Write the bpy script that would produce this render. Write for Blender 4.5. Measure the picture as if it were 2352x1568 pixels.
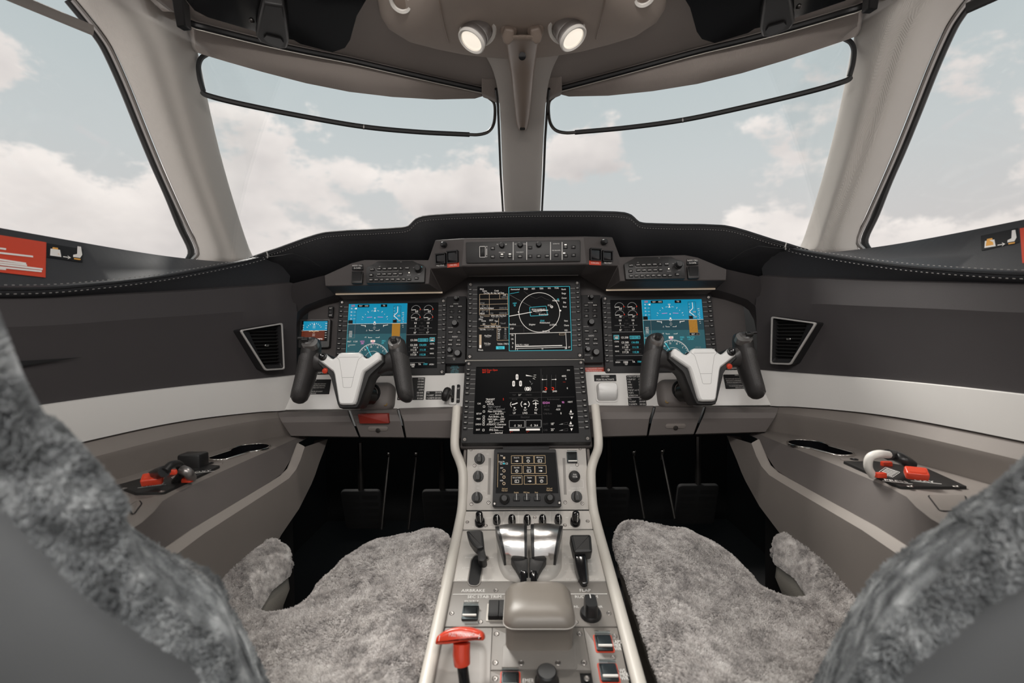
import bpy, bmesh, math, random
import numpy as np
from mathutils import Matrix, Vector
random.seed(7); RNG = np.random.default_rng(7)
for _o in list(bpy.data.objects): bpy.data.objects.remove(_o)
SC = bpy.context.scene
COL = SC.collection
R = math.radians
H = 0.80                       # camera height above the cockpit floor; below, z is measured from the camera's level
FPX, CX, CY = 1080.0, 1176.0, 784.0

# ------------------------------------------------------------------ camera
CAMPOS = Vector((-0.0096, 0.0, 0.0))
CAMROT = Matrix.Rotation(R(1.092), 3, 'Z') @ Matrix.Rotation(R(90 - 1.5), 3, 'X') @ Matrix.Rotation(R(-0.729), 3, 'Z')
cam = bpy.data.cameras.new('camera')
cam.sensor_width = 36.0
cam.lens = FPX / 2352.0 * 36.0
cam.clip_start = 0.01
cam.dof.use_dof = True
cam.dof.focus_distance = 1.12
cam.dof.aperture_fstop = 3.2
camo = bpy.data.objects.new('camera', cam)
camo.matrix_world = Matrix.Translation(CAMPOS + Vector((0, 0, H))) @ CAMROT.to_4x4()
COL.objects.link(camo)
SC.camera = camo

# ------------------------------------------------------------------ colour management
vs = SC.view_settings
vs.view_transform = 'Standard'; vs.look = 'None'; vs.exposure = 0.0; vs.gamma = 1.0; vs.use_curve_mapping = False

# ------------------------------------------------------------------ world: hazy sky with cumulus
def sky():
    w = bpy.data.worlds.new('sky'); SC.world = w; w.use_nodes = True
    nt = w.node_tree; nt.nodes.clear(); N = nt.nodes.new; K = nt.links.new
    def math_(op, a, b=None, c=None):
        n = N('ShaderNodeMath'); n.operation = op
        for i, x in enumerate((a, b, c)):
            if x is None: continue
            if isinstance(x, (int, float)): n.inputs[i].default_value = x
            else: K(x, n.inputs[i])
        return n.outputs[0]
    tc = N('ShaderNodeTexCoord'); sep = N('ShaderNodeSeparateXYZ'); K(tc.outputs['Generated'], sep.inputs[0])
    x, y, z = sep.outputs
    ramp = N('ShaderNodeValToRGB'); K(z, ramp.inputs[0])
    e = ramp.color_ramp.elements
    e[0].position = 0.0; e[0].color = (0.62, 0.58, 0.56, 1)
    e[1].position = 0.70; e[1].color = (0.33, 0.43, 0.47, 1)
    for p, c in ((0.03, (0.74, 0.67, 0.63)), (0.16, (0.64, 0.615, 0.605)), (0.30, (0.59, 0.62, 0.625)), (0.48, (0.50, 0.565, 0.58))):
        k = e.new(p); k.color = (*c, 1)
    # cloud coordinates: stretched flat towards the horizon
    zz = math_('ADD', z, 0.28)
    cmb = N('ShaderNodeCombineXYZ'); K(math_('DIVIDE', x, zz), cmb.inputs[0]); K(math_('DIVIDE', y, zz), cmb.inputs[1]); K(math_('MULTIPLY', z, 4.2), cmb.inputs[2])
    cu = N('ShaderNodeCombineXYZ'); K(x, cu.inputs[0]); K(y, cu.inputs[1]); K(math_('MULTIPLY', z, 1.7), cu.inputs[2])
    n1 = N('ShaderNodeTexNoise'); n1.inputs['Scale'].default_value = 3.1; n1.inputs['Detail'].default_value = 9; n1.inputs['Roughness'].default_value = 0.60; n1.inputs['Distortion'].default_value = 0.15
    mp = N('ShaderNodeMapping'); mp.inputs['Location'].default_value = (3.3, 1.35, 0.4); K(cu.outputs[0], mp.inputs[0]); K(mp.outputs[0], n1.inputs['Vector'])
    thr = math_('MULTIPLY_ADD', z, 0.30, 0.395)
    thr = math_('MULTIPLY_ADD', x, 0.035, thr)
    m = N('ShaderNodeMapRange'); m.interpolation_type = 'SMOOTHSTEP'
    K(math_('SUBTRACT', n1.outputs[0], thr), m.inputs[0]); m.inputs[1].default_value = 0.0; m.inputs[2].default_value = 0.06
    mp2 = N('ShaderNodeMapping'); mp2.inputs['Location'].default_value = (3.3, 1.35, 0.47); K(cu.outputs[0], mp2.inputs[0])
    n2 = N('ShaderNodeTexNoise'); n2.inputs['Scale'].default_value = 3.1; n2.inputs['Detail'].default_value = 9; K(mp2.outputs[0], n2.inputs['Vector'])
    cr = N('ShaderNodeValToRGB'); K(n2.outputs[0], cr.inputs[0])
    cr.color_ramp.elements[0].position = 0.40; cr.color_ramp.elements[0].color = (0.96, 0.89, 0.845, 1)
    cr.color_ramp.elements[1].position = 0.66; cr.color_ramp.elements[1].color = (0.60, 0.56, 0.55, 1)
    mix = N('ShaderNodeMix'); mix.data_type = 'RGBA'; K(math_('MULTIPLY', m.outputs[0], 0.95), mix.inputs[0]); K(ramp.outputs[0], mix.inputs[6]); K(cr.outputs[0], mix.inputs[7])
    bg = N('ShaderNodeBackground'); K(mix.outputs[2], bg.inputs[0]); bg.inputs[1].default_value = 1.07
    out = N('ShaderNodeOutputWorld'); K(bg.outputs[0], out.inputs[0])
sky()

# ------------------------------------------------------------------ hazy sun, ahead and to the left
sun = bpy.data.lights.new('sun', 'SUN'); sun.energy = 4.0; sun.angle = R(16); sun.color = (1.0, 0.95, 0.89)
suno = bpy.data.objects.new('sun', sun); COL.objects.link(suno)
suno.rotation_euler = Vector((0.40, -0.60, -1.0)).to_track_quat('-Z', 'Y').to_euler()
suno.location = (-2, 3, 6)
# ------------------------------------------------------------------ pixels to directions
def ray(px, py): return (CAMROT @ Vector(((px - CX) / FPX, -(py - CY) / FPX, -1.0)))
def W(px, py, Y):                       # the point seen at a pixel, on the plane y = Y
    d = ray(px, py); return CAMPOS + d * ((Y - CAMPOS.y) / d.y)
def WZ(px, py, Z):
    d = ray(px, py); return CAMPOS + d * (Z / d.z)
def WX(px, py, X):
    d = ray(px, py); return CAMPOS + d * ((X - CAMPOS.x) / d.x)
def onf(F, px, py):                     # pixel -> (u, v) on the plane of a frame
    d = ray(px, py); n = F.to_3x3().col[2]; o = F.translation
    p = CAMPOS + d * ((o - CAMPOS).dot(n) / d.dot(n))
    q = F.inverted() @ p; return (q.x, q.y)
def mir(p, s):                          # points are measured on the left; s = +1 gives the right twin
    p = Vector(p); return Vector((-p.x * s, p.y, p.z)) if s > 0 else p
def frame(o, tilt=0.0, yaw=0.0, roll=0.0):   # u right, v up, w towards the cabin; tilt leans the top forward
    t = R(tilt); m = Matrix(((1, 0, 0), (0, math.sin(t), -math.cos(t)), (0, math.cos(t), math.sin(t))))
    return Matrix.Translation(o) @ (Matrix.Rotation(R(yaw), 3, 'Z') @ m @ Matrix.Rotation(R(roll), 3, 'Z')).to_4x4()

# ------------------------------------------------------------------ materials
MATS = {}
def mat(name, col, rough=0.5, metal=0.0, bump=0.0, bscale=300.0, var=0.0, vscale=8.0, coat=0.0, emit=None, estr=1.0, spec=0.5, kind='noise', sheen=0.0):
    m = bpy.data.materials.new(name); m.use_nodes = True; nt = m.node_tree; N = nt.nodes.new; K = nt.links.new
    b = nt.nodes['Principled BSDF']
    b.inputs['Base Color'].default_value = (*col, 1); b.inputs['Roughness'].default_value = rough; b.inputs['Metallic'].default_value = metal
    b.inputs['Coat Weight'].default_value = coat; b.inputs['Coat Roughness'].default_value = 0.08; b.inputs['Specular IOR Level'].default_value = spec
    b.inputs['Sheen Weight'].default_value = sheen
    if emit: b.inputs['Emission Color'].default_value = (*emit, 1); b.inputs['Emission Strength'].default_value = estr
    if bump or var: tc = N('ShaderNodeTexCoord')
    if var:
        n = N('ShaderNodeTexNoise'); n.inputs['Scale'].default_value = vscale; n.inputs['Detail'].default_value = 5; K(tc.outputs['Object'], n.inputs['Vector'])
        mx = N('ShaderNodeMix'); mx.data_type = 'RGBA'; K(n.outputs[0], mx.inputs[0])
        mx.inputs[6].default_value = (*[c * (1 - var) for c in col], 1); mx.inputs[7].default_value = (*[min(1, c * (1 + var)) for c in col], 1)
        K(mx.outputs[2], b.inputs['Base Color'])
    if bump:
        if kind == 'weave':
            n = N('ShaderNodeTexWave'); n.bands_direction = 'DIAGONAL'; n.inputs['Distortion'].default_value = 0.6
        elif kind == 'leather':
            n = N('ShaderNodeTexVoronoi')
        elif kind == 'brush':
            n = N('ShaderNodeTexNoise'); n.inputs['Detail'].default_value = 3
        else:
            n = N('ShaderNodeTexNoise'); n.inputs['Detail'].default_value = 4
        n.inputs['Scale'].default_value = bscale
        if kind == 'brush':
            mp = N('ShaderNodeMapping'); mp.inputs['Scale'].default_value = (0.05, 1, 1); K(tc.outputs['Object'], mp.inputs[0]); K(mp.outputs[0], n.inputs['Vector'])
        else: K(tc.outputs['Object'], n.inputs['Vector'])
        bp = N('ShaderNodeBump'); bp.inputs['Strength'].default_value = bump; bp.inputs['Distance'].default_value = 0.0006
        K(n.outputs[0], bp.inputs['Height']); K(bp.outputs[0], b.inputs['Normal'])
    MATS[name] = m; return m
mat('hood_leather', (0.0125, 0.013, 0.015), 0.55, bump=0.5, bscale=900, kind='leather', spec=0.35)
mat('horn_black', (0.036, 0.034, 0.034), 0.36, bump=0.1, bscale=1500)
mat('grip_leather', (0.048, 0.0455, 0.045), 0.46, bump=0.6, bscale=700, kind='leather')
mat('fascia_grey', (0.062, 0.054, 0.0525), 0.62, bump=0.25, bscale=1400, var=0.06, vscale=30)
mat('side_grey', (0.047, 0.042, 0.0435), 0.72, bump=0.3, bscale=1200, var=0.05, vscale=20)
mat('taupe', (0.205, 0.182, 0.166), 0.62, bump=0.25, bscale=1300, var=0.04, vscale=25)
mat('taupe_dark', (0.145, 0.129, 0.122), 0.62, bump=0.25, bscale=1300, var=0.04, vscale=25)
mat('satin_white', (0.74, 0.725, 0.70), 0.30, bump=0.05, bscale=400, var=0.02, vscale=10, coat=0.1)
mat('yoke_white', (0.86, 0.855, 0.84), 0.33, bump=0.05, bscale=900)
mat('ped_lit', (0.54, 0.51, 0.475), 0.46, bump=0.2, bscale=1500, var=0.03, vscale=40)  # pedestal paint, light copy: brighter light on the front plates put into colour
mat('ped_shaded', (0.225, 0.207, 0.189), 0.46, bump=0.2, bscale=1500, var=0.03, vscale=40)  # same pedestal paint darkened for the dimmer light towards the rear
mat('cream', (0.62, 0.585, 0.53), 0.42, bump=0.12, bscale=1200)
mat('box_grey', (0.20, 0.178, 0.155), 0.34, bump=0.2, bscale=1800)
mat('black_plastic', (0.013, 0.013, 0.0135), 0.34, bump=0.12, bscale=1500)
mat('black_satin', (0.018, 0.0175, 0.0175), 0.42, bump=0.2, bscale=1600, spec=0.4)
mat('bezel', (0.019, 0.0185, 0.0195), 0.50, bump=0.25, bscale=1600, spec=0.3)
mat('key_black', (0.009, 0.009, 0.0095), 0.45, spec=0.3)
mat('glossy_black', (0.006, 0.006, 0.007), 0.13)
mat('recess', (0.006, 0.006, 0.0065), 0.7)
mat('footwell', (0.006, 0.006, 0.0065), 0.8, bump=0.2, bscale=300)  # near black: footwell shade put into the colour
mat('headliner', (0.37, 0.325, 0.295), 0.85, bump=0.55, bscale=420, kind='weave', var=0.05, vscale=14, sheen=0.15)
mat('pillar', (0.57, 0.53, 0.49), 0.85, bump=0.6, bscale=430, kind='weave', var=0.04, vscale=14, sheen=0.15)
mat('overhead', (0.40, 0.34, 0.295), 0.70, bump=0.35, bscale=1200, var=0.05, vscale=30)
mat('beak', (0.30, 0.24, 0.20), 0.36, bump=0.1, bscale=1200)
mat('chrome', (0.82, 0.80, 0.77), 0.16, metal=1.0)
mat('brushed', (0.60, 0.585, 0.57), 0.26, metal=1.0, bump=0.25, bscale=900, kind='brush')
mat('vent_metal', (0.55, 0.53, 0.51), 0.36, metal=0.35)
mat('taupe_light', (0.33, 0.298, 0.272), 0.6, bump=0.2, bscale=1300)  # taupe lightened as if lit, for the upward facing bevel
mat('frame_metal', (0.36, 0.34, 0.33), 0.34, metal=0.8)
mat('dark_metal', (0.10, 0.095, 0.09), 0.35, metal=0.9)
mat('screw_metal', (0.30, 0.28, 0.265), 0.40, metal=0.9)
mat('brass', (0.55, 0.38, 0.16), 0.35, metal=1.0)
mat('red_paint', (0.66, 0.055, 0.022), 0.26, coat=0.3)
mat('red_print', (0.62, 0.065, 0.030), 0.40)
mat('red_pull', (0.26, 0.020, 0.010), 0.42)
mat('white_print', (0.82, 0.80, 0.77), 0.6)
mat('grey_print', (0.42, 0.41, 0.40), 0.6)
mat('cyan_print', (0.10, 0.50, 0.62), 0.6)
mat('amber_print', (0.80, 0.40, 0.08), 0.6)
mat('placard', (0.009, 0.009, 0.010), 0.5, spec=0.3)
mat('carpet', (0.125, 0.112, 0.10), 0.95, bump=1.0, bscale=260, var=0.55, vscale=330)
mat('seat_leather', (0.56, 0.52, 0.46), 0.48, bump=0.4, bscale=500, kind='leather')
mat('seat_shell', (0.21, 0.22, 0.228), 0.62, bump=0.25, bscale=800, var=0.04, vscale=6)
mat('stitch', (0.32, 0.31, 0.30), 0.7)
mat('glass_clear', (0.75, 0.80, 0.82), 0.06, spec=0.8)
mat('lamp_glow', (0.80, 0.76, 0.70), 0.4, emit=(1.0, 0.90, 0.76), estr=0.75)
mat('flood_strip', (0.60, 0.50, 0.40), 0.4, emit=(1.0, 0.78, 0.56), estr=0.22)
mat('ring_white', (0.86, 0.83, 0.78), 0.25)
mat('sill_grey', (0.035, 0.036, 0.040), 0.50, bump=0.3, bscale=900, kind='leather')
for n_, c_ in (('lcd_black', (0.0012, 0.0014, 0.0018)), ('lcd_white', (0.80, 0.74, 0.68)), ('lcd_grey', (0.22, 0.21, 0.20)), ('lcd_dim', (0.055, 0.05, 0.048)), ('lcd_cyan', (0.06, 0.50, 0.58)),
               ('lcd_sky', (0.006, 0.235, 0.390)), ('lcd_ground', (0.014, 0.048, 0.062)), ('lcd_hsi', (0.024, 0.092, 0.110)), ('lcd_brown', (0.105, 0.022, 0.010)), ('lcd_amber', (0.62, 0.29, 0.035)),
               ('lcd_red', (0.75, 0.035, 0.012)), ('lcd_magenta', (0.70, 0.22, 0.55)), ('lcd_gold', (0.60, 0.42, 0.24)), ('lcd_tan', (0.45, 0.33, 0.22))):
    mat(n_, (0.002, 0.002, 0.002), 0.35, emit=c_, estr=1.0, spec=0.05)

def glass_mat():
    m = bpy.data.materials.new('window_glass'); m.use_nodes = True; nt = m.node_tree; nt.nodes.clear(); N = nt.nodes.new; K = nt.links.new
    tr = N('ShaderNodeBsdfTransparent'); tr.inputs[0].default_value = (0.985, 0.99, 0.99, 1)
    gl = N('ShaderNodeBsdfGlossy'); gl.inputs['Roughness'].default_value = 0.02
    fr = N('ShaderNodeFresnel'); fr.inputs[0].default_value = 1.38
    mx = N('ShaderNodeMixShader'); K(fr.outputs[0], mx.inputs[0]); K(tr.outputs[0], mx.inputs[1]); K(gl.outputs[0], mx.inputs[2])
    o = N('ShaderNodeOutputMaterial'); K(mx.outputs[0], o.inputs[0]); MATS['window_glass'] = m
glass_mat()
def clear_mat():
    m = bpy.data.materials.new('clear_guard'); m.use_nodes = True; nt = m.node_tree; nt.nodes.clear(); N = nt.nodes.new; K = nt.links.new
    tr = N('ShaderNodeBsdfTransparent'); tr.inputs[0].default_value = (0.80, 0.86, 0.88, 1)
    gl = N('ShaderNodeBsdfGlossy'); gl.inputs['Roughness'].default_value = 0.12
    mx = N('ShaderNodeMixShader'); mx.inputs[0].default_value = 0.07; K(tr.outputs[0], mx.inputs[1]); K(gl.outputs[0], mx.inputs[2])
    o = N('ShaderNodeOutputMaterial'); K(mx.outputs[0], o.inputs[0]); MATS['clear_guard'] = m
clear_mat()
def wool_mat(name, lo, mid, hi, s1=26.0, s2=95.0):
    m = bpy.data.materials.new(name); m.use_nodes = True; nt = m.node_tree; N = nt.nodes.new; K = nt.links.new
    b = nt.nodes['Principled BSDF']; b.inputs['Roughness'].default_value = 0.9; b.inputs['Sheen Weight'].default_value = 0.25; b.inputs['Specular IOR Level'].default_value = 0.15
    tc = N('ShaderNodeTexCoord')
    n1 = N('ShaderNodeTexNoise'); n1.inputs['Scale'].default_value = s1; n1.inputs['Detail'].default_value = 4; K(tc.outputs['Object'], n1.inputs['Vector'])
    n2 = N('ShaderNodeTexNoise'); n2.inputs['Scale'].default_value = s2; n2.inputs['Detail'].default_value = 3; K(tc.outputs['Object'], n2.inputs['Vector'])
    a = N('ShaderNodeMath'); a.operation = 'MULTIPLY_ADD'; K(n2.outputs[0], a.inputs[0]); a.inputs[1].default_value = 0.55
    s = N('ShaderNodeMath'); s.operation = 'MULTIPLY'; K(n1.outputs[0], s.inputs[0]); s.inputs[1].default_value = 0.45; K(s.outputs[0], a.inputs[2])
    r = N('ShaderNodeValToRGB'); K(a.outputs[0], r.inputs[0]); e = r.color_ramp.elements
    e[0].position = 0.36; e[0].color = (*lo, 1); e[1].position = 0.64; e[1].color = (*hi, 1); k = e.new(0.5); k.color = (*mid, 1)
    K(r.outputs[0], b.inputs['Base Color']); MATS[name] = m
wool_mat('wool', (0.36, 0.335, 0.325), (0.62, 0.585, 0.565), (0.82, 0.79, 0.765))
wool_mat('wool_grey', (0.10, 0.107, 0.113), (0.27, 0.285, 0.295), (0.56, 0.58, 0.59), 18, 55)  # same sheepskin, backrest shade and cool light put into the colour

# ------------------------------------------------------------------ mesh building
def off2(o, d):                                     # offset a closed 2-D outline (counter-clockwise grows with d > 0)
    n = len(o); r = []
    for i in range(n):
        a, b, c = Vector(o[i - 1]), Vector(o[i]), Vector(o[(i + 1) % n])
        e1 = (b - a); e2 = (c - b)
        e1 = e1.normalized() if e1.length > 1e-9 else Vector((1, 0)); e2 = e2.normalized() if e2.length > 1e-9 else e1
        n1 = Vector((e1.y, -e1.x)); n2 = Vector((e2.y, -e2.x)); m = n1 + n2
        k = max(0.35, 1 + n1.dot(n2)); v = b + m * (d / k); r.append((v.x, v.y))
    return r
def ccw(o):
    a = sum(o[i - 1][0] * o[i][1] - o[i][0] * o[i - 1][1] for i in range(len(o)))
    return list(o) if a > 0 else list(reversed(o))
def rrect(w, h, r, n=3, cx=0, cy=0):
    r = min(r, w / 2 - 1e-5, h / 2 - 1e-5); o = []
    for sx, sy, a0 in ((1, 1, 0), (-1, 1, 90), (-1, -1, 180), (1, -1, 270)):
        for i in range(n + 1):
            a = R(a0 + 90 * i / n); o.append((cx + sx * (w / 2 - r) + r * math.cos(a), cy + sy * (h / 2 - r) + r * math.sin(a)))
    return o
def circ(r, n=16, cx=0, cy=0, a0=0.0): return [(cx + r * math.cos(a0 + 2 * math.pi * i / n), cy + r * math.sin(a0 + 2 * math.pi * i / n)) for i in range(n)]
def rpoly(pts, r, n=3):                             # round the corners of a polygon
    pts = ccw(pts); o = []; N = len(pts)
    for i in range(N):
        a, b, c = Vector(pts[i - 1]), Vector(pts[i]), Vector(pts[(i + 1) % N])
        rr = r[i] if isinstance(r, (list, tuple)) else r
        d1 = (a - b); d2 = (c - b); k = min(rr, d1.length * 0.45, d2.length * 0.45)
        p = b + d1.normalized() * k; q = b + d2.normalized() * k
        for j in range(n + 1):
            t = j / n; v = p * (1 - t) ** 2 + b * 2 * t * (1 - t) + q * t * t; o.append((v.x, v.y))
    return o
class MB:
    def __init__(s, T=None): s.v = []; s.f = []; s.T = T
    def add(s, vs, fs, T=None):
        n = len(s.v); M = s.T
        if T is not None: M = (s.T @ T) if s.T is not None else T
        s.v += [tuple(M @ Vector(p)) if M is not None else tuple(p) for p in vs]
        s.f += [tuple(i + n for i in f) for f in fs]; return s
    def box(s, c, d, T=None):
        x, y, z = [k / 2 for k in d]
        return s.add([(c[0] + a * x, c[1] + b * y, c[2] + e * z) for a in (-1, 1) for b in (-1, 1) for e in (-1, 1)],
                     [(0, 1, 3, 2), (4, 6, 7, 5), (0, 4, 5, 1), (2, 3, 7, 6), (0, 2, 6, 4), (1, 5, 7, 3)], T)
    def rings(s, rings, close=True, cap0=True, cap1=True, T=None):
        n = len(rings[0]); vs = [p for r in rings for p in r]; fs = []
        for i in range(len(rings) - 1):
            for j in range(n if close else n - 1):
                k = (j + 1) % n; fs.append((i * n + j, i * n + k, (i + 1) * n + k, (i + 1) * n + j))
        if close and cap0: fs.append(tuple(reversed(range(n))))
        if close and cap1: fs.append(tuple(range((len(rings) - 1) * n, len(rings) * n)))
        return s.add(vs, fs, T)
    def prism(s, o, z0, z1, ch=0.0, T=None, ch0=0.0):
        o = ccw(o); r = []
        if ch0: r += [[(*p, z0) for p in off2(o, -ch0)], [(*p, z0 + ch0) for p in o]]
        else: r += [[(*p, z0) for p in o]]
        if ch: r += [[(*p, z1 - ch) for p in o], [(*p, z1 - ch * 0.3) for p in off2(o, -ch * 0.3)], [(*p, z1) for p in off2(o, -ch)]]
        else: r += [[(*p, z1) for p in o]]
        return s.rings(r, T=T)
    def plate(s, o, z=0.0, T=None): o = ccw(o); return s.add([(*p, z) for p in o], [tuple(range(len(o)))], T)
    def ringplate(s, o, i, z0, z1, T=None):         # frame between two outlines of equal count
        n = len(o); rr = [[(*p, z0) for p in o], [(*p, z1) for p in o], [(*p, z1) for p in i], [(*p, z0) for p in i]]
        vs = [p for r in rr for p in r]; fs = [(a * n + j, a * n + (j + 1) % n, ((a + 1) % 4) * n + (j + 1) % n, ((a + 1) % 4) * n + j) for a in range(4) for j in range(n)]
        return s.add(vs, fs, T)
    def lathe(s, prof, n=20, T=None, cap0=True, cap1=True):    # prof: (r, z)
        return s.rings([[(r * math.cos(2 * math.pi * i / n), r * math.sin(2 * math.pi * i / n), z) for i in range(n)] for r, z in prof], cap0=cap0, cap1=cap1, T=T)
    def tube(s, pts, r, n=8, T=None, flat=1.0, up=None, cap=True):
        pts = [Vector(p) for p in pts]; rs = r if isinstance(r, (list, tuple)) else [r] * len(pts); rg = []; u = None
        for i, p in enumerate(pts):
            t = (pts[min(i + 1, len(pts) - 1)] - pts[max(i - 1, 0)]).normalized()
            if up is not None: u = Vector(up)
            elif u is None: u = Vector((0, 0, 1)) if abs(t.z) < 0.9 else Vector((1, 0, 0))
            u = (u - t * u.dot(t)).normalized(); w = t.cross(u)
            rg.append([tuple(p + (u * math.cos(a) + w * math.sin(a) * flat) * rs[i]) for a in [2 * math.pi * j / n for j in range(n)]])
        return s.rings(rg, cap0=cap, cap1=cap, T=T)
    def sphere(s, c, r, n=14, m=9, T=None):
        r = r if isinstance(r, (list, tuple)) else (r, r, r)
        return s.rings([[(c[0] + r[0] * math.sin(t) * math.cos(a), c[1] + r[1] * math.sin(t) * math.sin(a), c[2] - r[2] * math.cos(t)) for a in [2 * math.pi * j / n for j in range(n)]]
                        for t in [math.pi * (0.02 + 0.96 * i / m) for i in range(m + 1)]], T=T)
    def line(s, p, q, w, z=0.0, T=None):
        p = Vector(p); q = Vector(q); d = (q - p); d = d.normalized() if d.length else Vector((1, 0)); n = Vector((-d.y, d.x)) * (w / 2)
        return s.add([(*(p + n), z), (*(p - n), z), (*(q - n), z), (*(q + n), z)], [(0, 1, 2, 3)], T)
    def pl(s, pts, w, z=0.0, T=None, close=False):
        for a, b in zip(pts, pts[1:] + ([pts[0]] if close else [])): s.line(a, b, w, z, T)
        return s
    def arc(s, c, r, a0, a1, w, z=0.0, n=24, T=None, ry=None):
        ry = ry or r; return s.pl([(c[0] + r * math.cos(R(a0 + (a1 - a0) * i / n)), c[1] + ry * math.sin(R(a0 + (a1 - a0) * i / n))) for i in range(n + 1)], w, z, T)
    def rect(s, x0, y0, x1, y1, z=0.0, T=None): return s.add([(x0, y0, z), (x1, y0, z), (x1, y1, z), (x0, y1, z)], [(0, 1, 2, 3)], T)
    def frame_(s, x0, y0, x1, y1, w, z=0.0, T=None): return s.pl([(x0, y0), (x1, y0), (x1, y1), (x0, y1)], w, z, T, True)
    def text(s, txt, u, v, size, z=0.0, align='C', xs=1.0, T=None, rot=0.0):
        vs, fs = glyph(txt); w = max(p[0] for p in vs) if vs else 0; x0 = min(p[0] for p in vs) if vs else 0
        dx = {'C': -(w + x0) / 2, 'L': -x0, 'R': -w}[align]; c, sn = math.cos(rot), math.sin(rot)
        q = []
        for x, y in vs:
            a = (x + dx) * size * xs; b = (y - 0.35) * size; q.append((u + a * c - b * sn, v + a * sn + b * c, z))
        return s.add(q, fs, T)
    def mirrored(s):
        m = MB(); m.v = [(-x, y, z) for x, y, z in s.v]; m.f = [tuple(reversed(f)) for f in s.f]; return m
    def mesh(s, name, M=None):
        me = bpy.data.meshes.new(name)
        me.from_pydata([tuple(M @ Vector(p)) for p in s.v] if M is not None else s.v, [], s.f); return me
GL = {}
def glyph(t):
    if t not in GL:
        cu = bpy.data.curves.new('lettering', 'FONT'); cu.body = t; cu.resolution_u = 2; cu.fill_mode = 'FRONT'
        ob = bpy.data.objects.new('lettering', cu); me = ob.to_mesh()
        GL[t] = ([(v.co.x, v.co.y) for v in me.vertices], [tuple(p.vertices) for p in me.polygons])
        ob.to_mesh_clear(); bpy.data.objects.remove(ob); bpy.data.curves.remove(cu)
    return GL[t]
PM = {}                                              # matrices of things (before the final lift to floor level)
def finish(me, smooth=True, ang=38, normals=True):
    if normals:
        bm = bmesh.new(); bm.from_mesh(me); bmesh.ops.remove_doubles(bm, verts=bm.verts, dist=1e-6); bmesh.ops.recalc_face_normals(bm, faces=bm.faces); bm.to_mesh(me); bm.free()
    if smooth:
        me.polygons.foreach_set('use_smooth', [True] * len(me.polygons)); me.set_sharp_from_angle(angle=R(ang))
    me.update(); return me
def tag(o, label=None, cat=None, group=None, kind=None):
    if label: o['label'] = label
    if cat: o['category'] = cat
    if group: o['group'] = group
    if kind: o['kind'] = kind
    return o
def thing(name, label, cat, M, group=None, kind=None):
    if not isinstance(M, Matrix): M = Matrix.Translation(M)
    o = bpy.data.objects.new(name, None); COL.objects.link(o); o.empty_display_size = 0.02; o.matrix_world = M; PM[o.name] = M.copy()
    return tag(o, label, cat, group, kind)
def part(name, mb, m, parent=None, world=False, smooth=True, ang=38, bevel=0.0, subsurf=0, label=None, flat=False, loc=None):
    """link a mesh; its points are in the parent's frame, or in world space when world is set"""
    if parent is not None and world:
        Mi = PM[parent.name].inverted(); me = mb.mesh(name, Mi)
    elif parent is None:
        vs = np.array(mb.v); c = loc if loc is not None else Vector((vs[:, 0].mean(), vs[:, 1].mean(), vs[:, 2].min()))
        me = mb.mesh(name, Matrix.Translation(-Vector(c)))
    else: me = mb.mesh(name)
    if isinstance(m, str): m = MATS[m]
    me.materials.append(m); finish(me, smooth and not flat, ang, normals=not flat)
    o = bpy.data.objects.new(name, me); COL.objects.link(o)
    if parent is not None:
        o.parent = parent; PM[o.name] = PM[parent.name]
    else: o.location = c; PM[o.name] = Matrix.Translation(c)
    if bevel:
        b = o.modifiers.new('bevel', 'BEVEL'); b.width = bevel; b.segments = 2; b.limit_method = 'ANGLE'; b.angle_limit = R(40)
    if subsurf:
        b = o.modifiers.new('subdivision', 'SUBSURF'); b.levels = subsurf; b.render_levels = subsurf
    if label: o['label'] = label
    if name in ('lettering', 'key_lines', 'key_marks', 'stitching', 'fine_marks') or name.endswith('_symbols') or name.endswith('_lettering'): o['kind'] = 'stuff'
    return o
def inst(src, parent, M):                            # a copy that shares the mesh of src, placed in parent's frame
    o = src.copy(); COL.objects.link(o); o.parent = parent; o.matrix_local = M; PM[o.name] = PM[parent.name] @ M; return o
SHARED = {}
def shared(key, fn, m, ang=38):
    if key not in SHARED:
        me = fn().mesh(key); me.materials.append(MATS[m]); finish(me, True, ang); SHARED[key] = me
    return SHARED[key]
def piece(name, me, parent, M):
    o = bpy.data.objects.new(name, me); COL.objects.link(o); o.parent = parent; o.matrix_local = M if isinstance(M, Matrix) else Matrix.Translation(M)
    PM[o.name] = PM[parent.name] @ o.matrix_local; return o
def TR(u, v, w=0.0, rot=0.0): return Matrix.Translation((u, v, w)) @ Matrix.Rotation(rot, 4, 'Z')
def screw_mb():
    m = MB(); m.lathe([(0.0044, 0), (0.0044, 0.0004), (0.0036, 0.0010), (0.0030, 0.0004), (0.0016, 0.0003), (0.0013, -0.0005)], 14); return m
def screw(parent, u, v, w=0.0, k=1.0):
    return piece('screw', shared('screw', screw_mb, 'screw_metal'), parent, TR(u, v, w) @ Matrix.Scale(k, 4))
def resample(pts, n):
    P = np.array([tuple(p) for p in pts]); d = np.r_[0, np.cumsum(np.linalg.norm(np.diff(P, axis=0), axis=1))]; t = np.linspace(0, d[-1], n)
    return np.stack([np.interp(t, d, P[:, i]) for i in range(P.shape[1])], 1)
def spline(pts, n):                                  # Catmull-Rom through the points
    P = np.array([tuple(p) for p in pts], float); P = np.vstack([2 * P[0] - P[1], P, 2 * P[-1] - P[-2]]); o = []
    m = len(P) - 3
    for t in np.linspace(0, m, n):
        i = min(int(t), m - 1); f = t - i; a, b, c, d = P[i:i + 4]
        o.append(tuple(0.5 * (2 * b + (c - a) * f + (2 * a - 5 * b + 4 * c - d) * f * f + (3 * b - a - 3 * c + d) * f ** 3)))
    return o
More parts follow.
